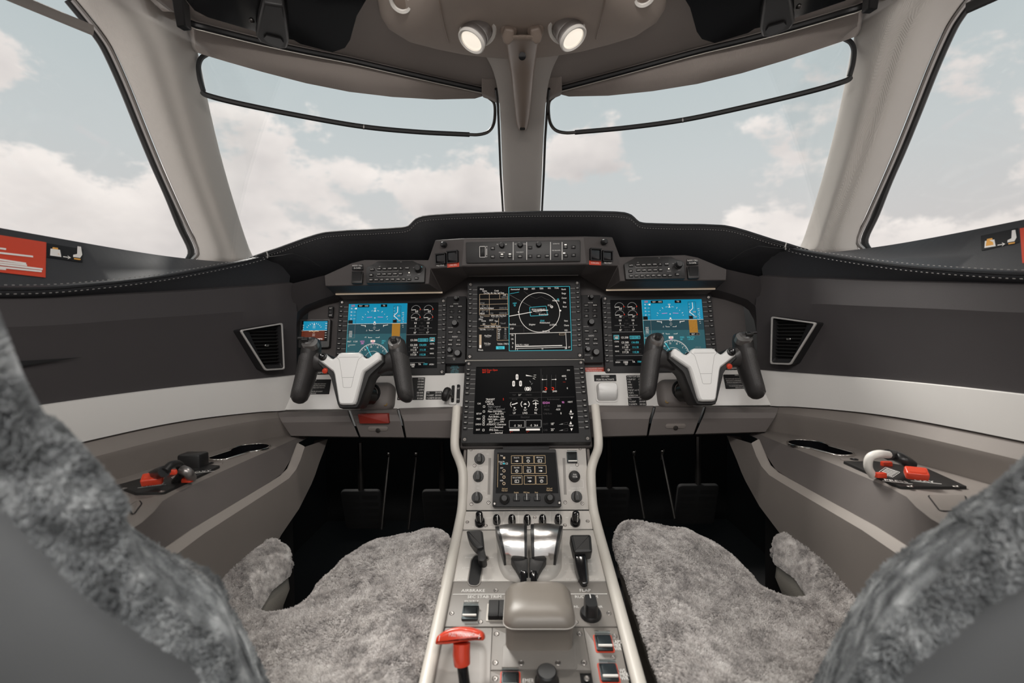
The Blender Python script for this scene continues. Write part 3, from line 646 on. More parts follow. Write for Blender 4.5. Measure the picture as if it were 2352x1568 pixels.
def attitude(S, X0, X1, L):
    w = X1 - X0; x = lambda f: X0 + w * f / .655
    S.r('sky', X0, 0, X1, .315); S.r('ground', X0, .315, X1, .47); S.r('hsi', X0, .47, X1, 1.0)
    S.l('white', [(X0, .314), (X1, .314)], .004)
    S.r('black', x(.0), .255, x(.055), .315, 3); S.r('black', x(.10), .012, x(.23), .055, 3); S.r('black', x(.36), .012, x(.43), .055, 3)
    S.t('red', '109', x(.05), .03, .035); S.t('white', 'NAV', x(.135), .033, .022); S.t('white', 'HDG', x(.20), .033, .022); S.t('white', 'TO', x(.395), .033, .024)
    for k in range(4): S.t('white', ('90', '80', '70', '60')[k], x(.035), .075 + .053 * k, .022); S.l('white', [(x(.06), .075 + .053 * k), (x(.083), .075 + .053 * k)], .003)
    S.l('ground', [(x(.087), .07), (x(.087), .31)], .004, dz=2); S.r('white', x(.075), .062, x(.093), .086)
    for a in (20, 30, 60, 120, 150, 160, 45, 75, 105, 135, 80, 100): p = S.pol(x(.30), .315, .20, a); q = S.pol(x(.30), .315, .225 if a % 30 == 0 else .212, a); S.l('white', [p, q], .005)
    S.poly('white', [(x(.285), .125), (x(.31), .125), (x(.2975), .095)]); S.l('white', [(x(.285), .07), (x(.31), .07), (x(.2975), .095)], .004, True)
    for sx in (-1, 1):
        S.l('magenta', [(x(.30 + sx * .03), .21), (x(.30 + sx * .09), .215)], .006); S.l('white', [(x(.30 + sx * .10), .345), (x(.30 + sx * .15), .335), ], .008); S.l('white', [(x(.30 + sx * .10), .335), (x(.30 + sx * .10), .365)], .008)
        S.l('white', [(x(.30 + sx * .015), .42), (x(.30 + sx * .055), .42)], .005); S.l('white', [(x(.30 + sx * .055), .42), (x(.30 + sx * .055), .402)], .005)
        S.l('white', [(x(.30 + sx * .02), .53), (x(.30 + sx * .06), .53)], .005); S.l('white', [(x(.30 + sx * .06), .53), (x(.30 + sx * .06), .515)], .005)
    S.arc('white', x(.30), .315, .017, 0, 360, .006); S.disc('white', x(.30), .29, .012); S.disc('white', x(.30), .225, .008)
    for k, e in ((.36, .01), (.38, .016), (.40, .008)): S.l('white', [(x(.30 - e), k), (x(.30 + e), k)], .003)
    S.t('white', '-5', x(.215), .418, .022); S.t('white', '-10', x(.205), .522, .022)
    # altitude tape, hatched box
    S.b('ground', x(.505), .04, x(.585), .30, .005, 2); S.l('white', [(x(.55), .05), (x(.55), .14), (x(.51), .195), (x(.56), .255)], .009)
    for k in range(5): S.l('white', [(x(.508), .075 + .045 * k), (x(.518), .075 + .045 * k)], .004)
    S.t('gold', '500', x(.565), .195, .026); S.t('gold', '300', x(.572), .27, .026); S.r('black', x(.50), .255, x(.545), .305, 3)
    S.r('amber', x(.495), .31, x(.585), .515)
    hx0, hx1, hy0, hy1, sl = x(.495), x(.585), .31, .515, 1.05 * w / .655 * S.w / S.h / (S.w / S.h)
    for k in range(1, 16):                            # hatching clipped to the box
        c = hy0 + .0205 * k; dy = (hx1 - hx0) * S.w / S.h; p0, p1 = (hx0, c), (hx1, c - dy)
        if p0[1] > hy1: p0 = (hx0 + (c - hy1) / dy * (hx1 - hx0), hy1)
        if p1[1] < hy0: p1 = (hx0 + (c - hy0) / dy * (hx1 - hx0), hy0)
        if p0[0] < p1[0]: S.l('black', [p0, p1], .0065, dz=5)
    S.b('grey', x(.49), .515, x(.60), .555, .003); S.r('black', x(.492), .517, x(.598), .553, 3); S.t('white', '1017', x(.53), .537, .024); S.t('grey', 'HPA', x(.575), .537, .02)
    for k in range(9): S.l('white', [(x(.60 + .006 * (k % 3)), .15 + .028 * k), (x(.622), .145 + .028 * k)], .005)
    S.b('grey', x(.0), .315, x(.085), .53, .003)
    for k in range(4): S.t('white', ('1410', '3090', '2010', '1750')[k], x(.04), .43 + .026 * k, .022)
    # heading lines and compass
    S.t('white', 'HALT', x(.03), .585, .022); S.t('white', '11:24/', x(.10), .585, .024); S.t('magenta', 'HDG', x(.175), .585, .028); S.t('magenta', '280', x(.175), .615, .028)
    S.r('white', x(.265), .565, x(.315), .60, -3); S.t('red', '280', x(.29), .583, .028); S.t('magenta', '280', x(.29), .612, .022)
    S.t('cyan', 'FMS' + L, x(.41), .582, .026); S.t('cyan', 'WALTO1', x(.50), .582, .026); S.t('cyan', '281', x(.40), .612, .026); S.t('cyan', '1.0 NM', x(.50), .612, .026)
    S.l('white', [(x(.02), .64), (x(.10), .637)], .004); S.l('white', [(x(.02), .66), (x(.035), .66)], .004); S.l('grey', [(x(.01), .74), (x(.10), .735)], .003)
    cx, cy, r = x(.30), .855, .235
    S.arc('white', cx, cy, r, -37, 217, .005, 40); S.arc('white', cx, cy, .12, 0, 360, .003, 30)
    for a in range(-35, 217, 5): S.l('white', [S.pol(cx, cy, r, a), S.pol(cx, cy, r - (.028 if a % 10 == 0 else .016), a)], .004)
    for k, a in enumerate(range(10, 220, 30)): p = S.pol(cx, cy, r - .048, a); S.t('white', ('6', '3', 'N', '33', '30', 'W', '24', '21', 'S', '15', '12', 'E')[k], *p, .026)
    S.l('cyan', [S.pol(cx, cy, r - .02, 118), S.pol(cx, cy, .15, 298)], .009)
    S.poly('cyan', [S.pol(cx, cy, r - .005, 118), S.pol(cx, cy, r - .05, 114), S.pol(cx, cy, r - .05, 122)])
    S.l('cyan', [(X0 + .003, .0), (X0 + .003, 1)], .004); S.t('grey', 'LOC1 D', x(.57), .735, .022)
def engine(S, X0, flip):
    x = lambda f: X0 + f; w = .34
    S.r('black', X0, 0, X0 + w, 1.0)
    for j, (cx, va, vb) in enumerate(((.095, '0.0', '45°'), (.235, '0.0', '39°'))):
        for k, (cy, t) in enumerate(((.105, va), (.228, vb))):
            S.arc('grey', x(cx), cy, .068, 8, 180, .006); S.arc('red', x(cx), cy, .068, -4, 12, .010, 6); S.l('white', [(x(cx - .05), cy + .004), (x(cx), cy)], .007)
            S.b('dim', x(cx - .045), cy + .006, x(cx + .045), cy + .046, .004); S.t('white', t, x(cx + .01), cy + .027, .032)
        S.t('white', '0.0', x(cx - .0), .312, .030); S.t('white', '0', x(cx), .362, .030); S.t('white', '1', x(cx), .418, .030); S.t('white', ('18°', '17°')[j], x(cx), .462, .030)
    for y, t in ((.105, 'N1'), (.25, 'ITT'), (.312, 'N2'), (.362, 'FF LB/H'), (.418, 'PRESS PSI'), (.462, 'TEMP C')): S.t('dim', t, x(.165), y, .022)
    S.l('grey', [(x(.03), .39), (x(.14), .39)], .004); S.l('grey', [(x(.19), .39), (x(.28), .39)], .004); S.l('grey', [(x(.0), .49), (x(.33), .49)], .005)
    lx, cx2, bx = (.085, .185, .285) if not flip else (.135, .245, .045)
    S.t('white', '121.500', x(lx), .575, .032); S.r('hsi', x(cx2 - .055), .553, x(cx2 + .055), .597, 1); S.b('cyan', x(cx2 - .055), .553, x(cx2 + .055), .597, .004); S.t('cyan', '123.500', x(cx2), .576, .030)
    S.b('cyan', x(bx - .027), .54, x(bx + .027), .60, .006); S.r('white', x(bx - .018), .575, x(bx + .018), .588); S.t('white', 'COM', x(bx), .557, .022)
    for k, (a, b, c, n) in enumerate((('121.500', '134.450', 'COM2', ''), ('111.10', '111.10', 'NAV1', 'DME  H'), ('117.30', '115.30', 'NAV2', 'WLT  H'))):
        y = .65 + .073 * k; S.t('white', a, x(lx), y, .032); S.t('cyan', b, x(cx2), y, .032); S.t('white', c, x(bx), y - .015, .022)
        if n: S.t('white', n, x(lx + .02), y - .033, .02)
        S.l('dim', [(x(lx - .06), y + .026), (x(cx2 + .06), y + .026)], .003)
    S.l('grey', [(x(.02), .845), (x(.32), .845)], .004); S.l('grey', [(x(.03), .915), (x(.21), .915)], .004)
    S.t('white', '1000', x(lx - .005), .945, .034); S.t('white', 'SQK', x(lx), .975, .02); S.t('white', 'TA', x(cx2 - .03), .94, .028); S.t('cyan', 'STBY', x(cx2 + .035), .94, .026); S.t('white', 'XPDR1', x(bx), .945, .022)
    S.l('dim', [(X0 + (0 if not flip else w), 0), (X0 + (0 if not flip else w), 1)], .004)
FPL = frame(W(898.5, 772.5, 1.262), 13); FPR = frame(mir(W(898.5, 772.5, 1.262), 1), 13)
d, S = display('flight_display', 'left primary flight display with blue artificial horizon and engine gauges at its right', FPL, .296, .212, (0.002, .003), .246, .180)
attitude(S, 0, .655, '1'); engine(S, .658, False); S.done(); PFDL = d
d, S = display('flight_display', 'right primary flight display with blue artificial horizon and engine gauges at its left', FPR, .296, .212, (-0.002, .003), .246, .180)
engine(S, 0, True); attitude(S, .342, 1.0, '2'); S.done()

# ---- upper map display
FM = frame(W(1204, 733, 1.236), 13)
d, S = display('map_display', 'upper centre display with a moving map ring and flight plan table', FM, .301, .212, (0, .0035), .246, .176)
def mx(zx): return (zx - 285) / 1650.0
def my(zy): return (zy - 205) / 1175.0
z_ = lambda a, b: (mx(a), my(b))
S.b('cyan', mx(842), my(222), .995, .995, .007)
S.arc('white', mx(1378), my(690), .305, 0, 360, .007, 60)
S.l('white', [z_(845, 755), z_(1250, 685)], .010); S.l('white', [z_(1270, 672), z_(1535, 655)], .010); S.l('grey', [z_(860, 365), z_(1240, 590)], .003)
S.l('cyan', [z_(1210, 600), z_(1500, 580), z_(1525, 745), z_(1222, 757)], .006, True); S.l('cyan', [z_(860, 345), z_(1025, 315)], .005)
for a, b, t, c in ((955, 262, 'Aeronautical', 'white'), (1148, 258, 'FPLN', 'white'), (1282, 256, 'NEX', 'white'), (1425, 254, 'TERR', 'white'), (1565, 252, 'WX', 'white'), (1695, 250, 'TCAS', 'white'),
                   (1820, 275, 'North', 'white'), (1822, 350, 'Range', 'white'), (1825, 435, 'Cursor', 'white'), (1830, 515, 'Skip', 'white'), (1832, 595, 'Reset', 'white'), (1845, 850, 'Next', 'white'), (1850, 932, 'Charts', 'white'), (1838, 1022, 'VSD', 'white'),
                   (1365, 640, 'EDDH HAMBURG', 'white'), (1455, 728, 'Bremerhaven', 'white'), (1675, 480, 'Altenburg', 'white'), (1560, 565, 'HLZ', 'white'), (1250, 908, 'Salzgitter', 'white'), (1470, 880, 'Wolfenbuettel', 'white'), (1430, 845, 'EDVE', 'cyan'), (1620, 920, 'LA EDMK', 'white'), (1490, 1035, '50 NM IN', 'white'),
                   (905, 902, 'Nordholz', 'white'), (893, 980, 'STEP', 'white'), (945, 520, 'HAM', 'cyan'), (900, 1095, '15k', 'white'), (900, 1165, '10k', 'white'), (908, 1237, '5k', 'white'), (898, 1305, '0', 'white'),
                   (360, 252, 'FPLN', 'white'), (410, 285, 'Active', 'white'), (625, 283, 'Crank', 'white'), (575, 325, 'Crs Dist  Alt  Ang  Spd Time', 'white'), (765, 365, '2:30', 'white'), (765, 405, 'KNOTS', 'grey'), (365, 510, 'WTHE', 'grey'), (415, 562, '282°  1.8', 'grey'), (405, 605, 'WALTO1 B', 'white'), (535, 607, 'RNAV', 'white'), (735, 602, '220/05+00', 'grey'), (415, 658, '282°  4.7', 'grey'), (370, 700, 'NB263', 'white'), (535, 700, '3700', 'grey'), (735, 697, '220/05+00', 'grey'),
                   (660, 745, 'DTG  ETE  Fuel Rem', 'white'), (640, 768, '105  00+15  3.9', 'grey'), (360, 760, 'Dest', 'white'), (345, 805, 'FPLN', 'white'), (395, 833, 'Active', 'white'), (530, 823, 'DEST', 'white'), (618, 838, 'Type', 'white'), (567, 888, 'Takeoff', 'gold'), (400, 892, 'SID', 'white'), (735, 880, 'Takeoff', 'grey'), (550, 938, 'COND  PARM  FLAPS', 'white'), (380, 988, 'T/O Wt:', 'white'), (512, 988, '15234 Lbs', 'grey'), (668, 988, 'Vspd', 'white'), (780, 985, 'Kt', 'white'),
                   (470, 1097, 'Avail Rwy', 'white'), (465, 1123, '7998Ft', 'grey'), (460, 1240, 'T/O Dist', 'white'), (462, 1266, '2529Ft', 'grey'), (735, 1250, 'TODA: 1798 Ft', 'white'), (345, 1352, 'Winds:', 'white'), (1420, 1345, '14', 'white'), (985, 1350, '0', 'white'), (1822, 1340, '28', 'white'), (1070, 1272, 'WALTO 1 VNAV', 'white'), (1885, 1320, 'UP', 'white')):
    S.t(c, t, *z_(a, b), .027, xs=.72)
for k, (t, v) in enumerate((('V1', '93'), ('VR', '98'), ('V2', '105'), ('VY', '170'))): S.t('white', t, *z_(662, 1028 + 40 * k), .028); S.t('grey', v, *z_(775, 1025 + 41 * k), .028)
for a in ((320, 345, 820, 345), (320, 437, 820, 437), (320, 533, 820, 528), (320, 632, 825, 630), (320, 728, 830, 724), (495, 345, 495, 720), (320, 345, 320, 720), (820, 345, 826, 724), (680, 345, 680, 432), (305, 960, 830, 957), (335, 915, 660, 915), (400, 752, 500, 752), (630, 962, 630, 1187), (630, 1187, 838, 1183), (660, 790, 660, 905)): S.l('tan', [z_(*a[:2]), z_(*a[2:])], .005)
S.r('tan', *z_(318, 1080), *z_(358, 1320)); S.r('white', *z_(322, 1265), *z_(354, 1312)); S.r('cyan', *z_(613, 1290), *z_(762, 1343)); S.t('black', 'Send', *z_(690, 1317), .030, dz=9)
S.l('white', [z_(850, 1072), z_(1925, 1055)], .007); S.l('white', [z_(952, 1075), z_(952, 1360)], .007); S.l('white', [z_(1832, 1065), z_(1840, 1352)], .006); S.l('white', [z_(960, 1300), z_(1765, 1290)], .012); S.l('white', [z_(955, 1335), z_(1835, 1318)], .006); S.l('tan', [z_(1720, 1075), z_(1815, 1072), z_(1815, 1102), z_(1720, 1104)], .004, True)
for k in range(9): S.disc('white', *z_(1600 + 17 * math.cos(k * .7), 595 + 17 * math.sin(k * .7)), .006)
S.disc('white', *z_(1012, 680), .010); S.disc('white', *z_(1750, 665), .014); S.l('cyan', [z_(930, 560), z_(946, 543), z_(962, 560), z_(946, 575)], .005, True); S.l('cyan', [z_(1700, 460), z_(1715, 443), z_(1732, 460), z_(1715, 472)], .005, True)
S.arc('grey', *z_(1335, 668), .026, 0, 360, .004, 12); S.arc('grey', *z_(1390, 665), .026, 0, 360, .004, 12); S.l('dim', [z_(1110, 300), z_(1240, 400), z_(1330, 440), z_(1420, 400), z_(1480, 440), z_(1560, 470)], .004); S.l('dim', [z_(860, 935), z_(1100, 930), z_(1100, 1050)], .004)
S.done()

# ---- lower systems display
FL = frame((W(1205, 827, 1.18) + W(1207.5, 1016, 1.06)) / 2 + Vector((0.0005, 0, 0)), 34)
d, S = display('systems_display', 'lower centre display with red warnings, checklist and gear symbols', FL, .297, .216, (0, .002), .242, .176)
def lx(zx, zy): t = (zy - 150) / 1110.0; l = 385 - 60 * t; r = 1955 + 110 * t; return ((zx - l) / (r - l), t)
for a, b, t, c, z in ((605, 203, 'PAX Door Open', 'red', 1.1), (545, 242, 'BAT Off', 'red', 1.1), (608, 710, 'TRANSIT', 'white', 1.1), (822, 708, '2', 'red', 1.2), (588, 750, 'CHECK', 'white', 1.1), (608, 790, '4-PF-05', 'white', 1.05), (672, 828, 'Flight Control', 'grey', 1.05), (710, 868, 'Lock.......Removed', 'grey', 1.05), (712, 908, 'Main OXYGEN.......', 'white', 1.05), (712, 946, '...........Push ON', 'white', 1.05), (708, 990, 'Park Brake.....Set', 'white', 1.05), (708, 1032, 'NAV Light......NAV', 'white', 1.05), (706, 1072, 'BAT 1...........ON', 'white', 1.05), (706, 1113, 'ATIS/ATC Clearance', 'white', 1.05), (708, 1155, '..........Received', 'white', 1.05), (706, 1200, 'FMS Data..........', 'white', 1.05), (708, 1242, '..........Inserted', 'white', 1.05),
                   (424, 778, 'CAS', 'white', .9), (420, 942, 'SETUP', 'white', .9), (415, 1025, 'PREV', 'white', .9), (410, 1110, 'UNDO', 'white', .9), (405, 1195, 'EXIT', 'white', .9), (1093, 642, '21°', 'white', 1.05), (1000, 640, 'TAT', 'dim', .9), (1240, 640, 'STATIC', 'dim', .9), (1495, 590, '1965', 'white', 1.1), (1660, 585, '2040', 'white', 1.1), (1805, 325, '4005', 'white', 1.1), (1838, 375, '0', 'white', 1.1), (1812, 423, '----', 'red', 1.0), (1865, 535, '0', 'white', 1.1), (1875, 222, 'SYN', 'white', .8),
                   (1010, 890, '1.7°', 'white', 1.05), (1185, 890, '0.6°', 'white', 1.05), (1362, 888, '0.6°', 'white', 1.05), (1003, 938, 'UP', 'white', 1.05), (1180, 938, 'LWD', 'white', 1.05), (1355, 938, 'NL', 'white', 1.05), (1525, 775, 'EDDH', 'magenta', 1.25), (1800, 770, '90', 'magenta', 1.2), (1735, 828, '210', 'white', 1.1), (1718, 885, '-0.01', 'white', 1.1), (1768, 948, '0', 'white', 1.2), (1918, 765, 'NEXT', 'white', .9), (1635, 1113, '18°', 'white', 1.3), (1635, 1203, '25°', 'white', 1.3), (1060, 1135, '-5   26.5', 'white', 1.1), (1328, 1133, '-5   26.6', 'white', 1.1), (1180, 1000, 'Electrical', 'dim', 1.1), (1640, 715, 'Environmental', 'dim', 1.0), (1530, 828, 'ALT M', 'dim', 1.0), (1535, 885, 'PRESS', 'dim', 1.0), (1550, 948, 'CAB Rate', 'dim', 1.0), (1518, 1115, 'CKPT', 'dim', 1.0), (1515, 1205, 'CAB', 'dim', 1.0), (1005, 712, 'PITCH', 'dim', .9), (1180, 712, 'ROLL', 'dim', .9), (1350, 710, 'YAW', 'dim', .9), (1545, 1085, 'BAT1', 'dim', .1)):
    S.t(c, t, *lx(a, b), .027 * z, xs=.78)
for zy in (828, 908, 990, 1032, 1072, 1113, 1200): a, b = lx(505 - (zy - 828) * .03, zy); S.b('white', a - .008, b - .013, a + .008, b + .013, .004)
for a, b in ((1045, 333), (990, 448), (1103, 447)):
    u, v = lx(a, b); S.g('white').plate(rrect(.0064, .0155, .003, 4, *S.k(u, v)), S.zz('white', 0)); S.t('black', '8', u, v, .05, dz=10, xs=.6)
S.poly('white', [lx(1190, 295), lx(1305, 325), lx(1190, 318)]); S.l('white', [lx(1315, 303), lx(1355, 302)], .006); S.l('white', [lx(1310, 332), lx(1352, 342)], .006); S.l('white', [lx(1302, 360), lx(1337, 374)], .006); S.l('grey', [lx(1250, 400), lx(1270, 430)], .008); S.t('grey', '0°', *lx(1290, 455), .028)
S.disc('white', *lx(1222, 540), .030, 18); S.t('black', 'P', *lx(1222, 541), .040, dz=10); S.arc('white', *lx(1222, 540), .042, -50, 50, .006); S.arc('white', *lx(1222, 540), .042, 130, 230, .006)
for a in ((920, 600, 1430, 595), (915, 690, 1445, 685), (1445, 685, 1985, 680), (915, 968, 1455, 965), (1430, 190, 1465, 1250)): S.l('dim', [lx(*a[:2]), lx(*a[2:])], .004)
for x0, sg in ((1495, -1), (1638, 1)):
    S.l('dim', [lx(x0 - 35, 300), lx(x0 - 35, 560)], .004); S.l('dim', [lx(x0 + 35, 300), lx(x0 + 35, 560)], .004); S.l('white', [lx(x0 - 30, 385), lx(x0 + 38, 382)], .006); S.disc('white', *lx(x0 + sg * 35, 383), .010); S.arc('red', *lx(x0 - sg * 14, 540), .018, -120, 120, .011)
S.l('white', [lx(960, 800), lx(1010, 790), lx(1055, 772)], .014); S.arc('white', *lx(1005, 798), .055, 140, 225, .006); S.arc('white', *lx(1180, 795), .056, -45, 45, .009); S.arc('white', *lx(1180, 795), .056, 135, 225, .009); S.r('white', *lx(1165, 780), *lx(1195, 805)); S.l('white', [lx(1150, 800), lx(1210, 800)], .005)
S.l('white', [lx(1308, 790), lx(1398, 788)], .010); S.l('white', [lx(1352, 755), lx(1356, 825)], .012); S.arc('white', *lx(1350, 790), .05, 40, 140, .006)
for a, b in ((1005, 853), (1180, 853), (1355, 851)): S.disc('white', *lx(a, b), .011)
for q in ((920, 1055, 1172, 1165), (1192, 1052, 1445, 1163)): S.l('grey', [lx(q[0], q[1]), lx(q[2], q[1]), lx(q[2], q[3]), lx(q[0], q[3])], .007, True)
for q in ((922, 1187, 1090, 1217), (1195, 1185, 1425, 1213)): S.poly('white', [lx(q[0], q[1]), lx(q[2], q[1]), lx(q[2], q[3]), lx(q[0], q[3])])
S.t('red', '1 *', *lx(955, 1233), .026); S.t('red', '1 *', *lx(1230, 1232), .026)
for yy in (962, 1145): S.poly('white', [lx(1910, yy - 25), lx(1950, yy - 25), lx(1930, yy - 70)]); S.poly('white', [lx(1925, yy + 40), lx(1965, yy + 40), lx(1945, yy + 82)]); S.t('white', 'TEMP', *lx(1938, yy), .024)
for yy in (1105, 1200):
    S.poly('grey', [lx(1735, yy + 20), lx(1800, yy + 20), lx(1800, yy)]); S.l('dim', [lx(1810, yy), lx(1880, yy - 18), lx(1885, yy + 20), lx(1810, yy + 20)], .004, True)
S.done()
mb = MB(FL); mb.box((0, 0, -.030), (.306, .222, .016)); part('lower_display_mount', mb, 'fascia_grey', ip, world=True, bevel=.003)
# ================================================================== small panels on the fascia
def btn_mb(w, h, d=.003, r=.001):
    def f(): m = MB(); m.prism(rrect(w, h, r, 2), -.002, d, min(.0008, d * .4)); return m
    return f
def knob_mb(r, h, skirt=1.25, n=18):
    def f():
        m = MB(); m.lathe([(r * skirt, 0), (r * skirt, .002), (r * 1.02, .0035), (r, h - .0015), (r * .86, h)], n); return m
    return f
def letters(par, items, m='white_print', z=.0006):
    mb = MB()
    for t, u, v, sz in items: mb.text(t, u, v, sz, z, 'C', .78)
    part('lettering' if m == 'white_print' else m.split('_')[0] + '_lettering', mb, m, par, flat=True)

# ---- flight guidance panel in the centre of the brow
F = frame(W(1201.5, 578, 1.1465), 0); gp = thing('guidance_panel', 'long black flight guidance control panel under the middle of the glareshield', 'control panel', F)
zz = lambda a, b: onf(F, 1050 + a / 7.84, 530 + b / 7.84)
mb = MB(); mb.prism(rrect(.277, .0515, .003), -.006, .002, .001); part('faceplate', mb, 'black_satin', gp)
for a, b in ((642, 317), (642, 468), (808, 465), (950, 462), (1132, 462), (1315, 305), (1315, 460), (1470, 458), (1620, 455), (1785, 440), (1950, 295), (2092, 295), (1955, 450), (2095, 440)):
    piece('push_button', shared('gp_btn', btn_mb(.0105, .0075), 'key_black'), gp, TR(*zz(a, b), .002))
for a, b in ((805, 268), (1135, 258), (1468, 252)): piece('rotary_knob', shared('gp_knob', knob_mb(.0056, .012), 'key_black'), gp, TR(*zz(a, b), .002))
mb = MB(); mb.prism(rrect(.0105, .022, .001), .002, .005, .001, TR(*zz(457, 380))); part('thumb_wheel', mb, 'key_black', gp)
mb = MB()
for a in (1010, 1252, 1680, 1888): p, q = zz(a, 205), zz(a, 525); mb.line(p, q, .0013, .0026)
u0, v0 = zz(405, 285); u1, v1 = zz(510, 475); mb.pl(rrect(u1 - u0, v0 - v1, .001, 2, (u0 + u1) / 2, (v0 + v1) / 2), .001, .0026, None, True)
for a, b, t in ((642, 317, 'SPD'), (642, 468, 'VFLC'), (808, 466, 'VNAV'), (950, 463, 'APR'), (725, 247, 'YD'), (880, 245, 'IAS'), (808, 391, 'PUSH SYNC'), (1055, 242, 'INIT'), (1210, 240, 'TURN'), (1132, 387, 'PUSH DIRECT'), (1132, 462, 'HDG'), (1315, 305, '<'), (1315, 460, 'VS'), (1470, 458, 'ALT'), (1620, 455, 'VNAV'), (1782, 235, 'DOWN TCS'), (1782, 355, 'PUSH BALANCE'), (1785, 440, 'ALT'), (1950, 296, 'FD'), (2092, 295, 'AP'), (1955, 452, 'L/R'), (2095, 440, 'YD'), (533, 287, 'DN'), (533, 467, 'UP')):
    mb.text(t, *zz(a, b), .0036, .0056 if b > 280 and t not in ('PUSH SYNC', 'PUSH DIRECT', 'PUSH BALANCE', 'DN', 'UP') else .0027, 'C', .8)
mb.line(zz(535, 320), zz(535, 440), .0011, .0026); part('lettering', mb, 'white_print', gp, flat=True)
mb = MB()
for a, b in ((808, 423), (950, 420), (1950, 253), (1925, 403)): mb.box((*zz(a, b), .0026), (.0052, .0022, .001))
part('fine_marks', mb, 'lamp_glow', gp, flat=True)

# ---- engine fire panels on the wings of the housing
for s in (-1, 1):
    FLf = frame(W(1028, 590, 1.1665), 0, -23.5); F = FLf if s < 0 else frame(mir(W(1028, 590, 1.1665), 1), 0, 23.5); sd = ('left', 'right')[s > 0]
    fp = thing('fire_panel', 'fire switches with red engine isolation placard at the %s of the guidance panel' % sd, 'switch panel', F)
    q = lambda px, py: (lambda p: (p[0] * -s, p[1]) if s > 0 else p)(onf(FLf, px, py))
    for nm, x0, x1, y0, y1 in (('extinguisher_switch', 1003, 1026, 584, 605), ('isolation_switch', 1029, 1054, 578, 603)):
        a, b = q(x0, y0), q(x1, y1); cu_, cv = (a[0] + b[0]) / 2, (a[1] + b[1]) / 2; w_, h_ = abs(a[0] - b[0]), abs(a[1] - b[1])
        mb = MB(TR(cu_, cv)); mb.ringplate(rrect(w_, h_, .001, 2), rrect(w_ - .004, h_ - .004, .001, 2), 0, .007); mb.prism(rrect(w_ - .005, h_ - .006, .001, 2), 0, .005, .001); mb.box((0, h_ / 2, .006), (w_, .002, .006)); part(nm, mb, 'glossy_black', fp)
    for mt, x0, x1, y0, y1, t in (('placard', 998, 1026, 606, 613.5, 'FIRE XTING'), ('red_print', 1027.5, 1055, 605, 612.5, ('L' if s < 0 else 'R') + ' ENG ISOL')):
        a, b = q(x0, y0), q(x1, y1); mb = MB(); mb.rect(min(a[0], b[0]), b[1], max(a[0], b[0]), a[1], .0008); part('red_placard' if mt == 'red_print' else 'black_placard', mb, mt, fp, flat=True)
        letters(fp, [(t, (a[0] + b[0]) / 2, (a[1] + b[1]) / 2, .0057)], z=.0012)
    mb = MB(TR(*q(1021, 562))); mb.lathe([(.0075, 0), (.0075, .004), (.006, .011), (.004, .013)], 16); part('dimmer_knob', mb, 'black_plastic', fp)

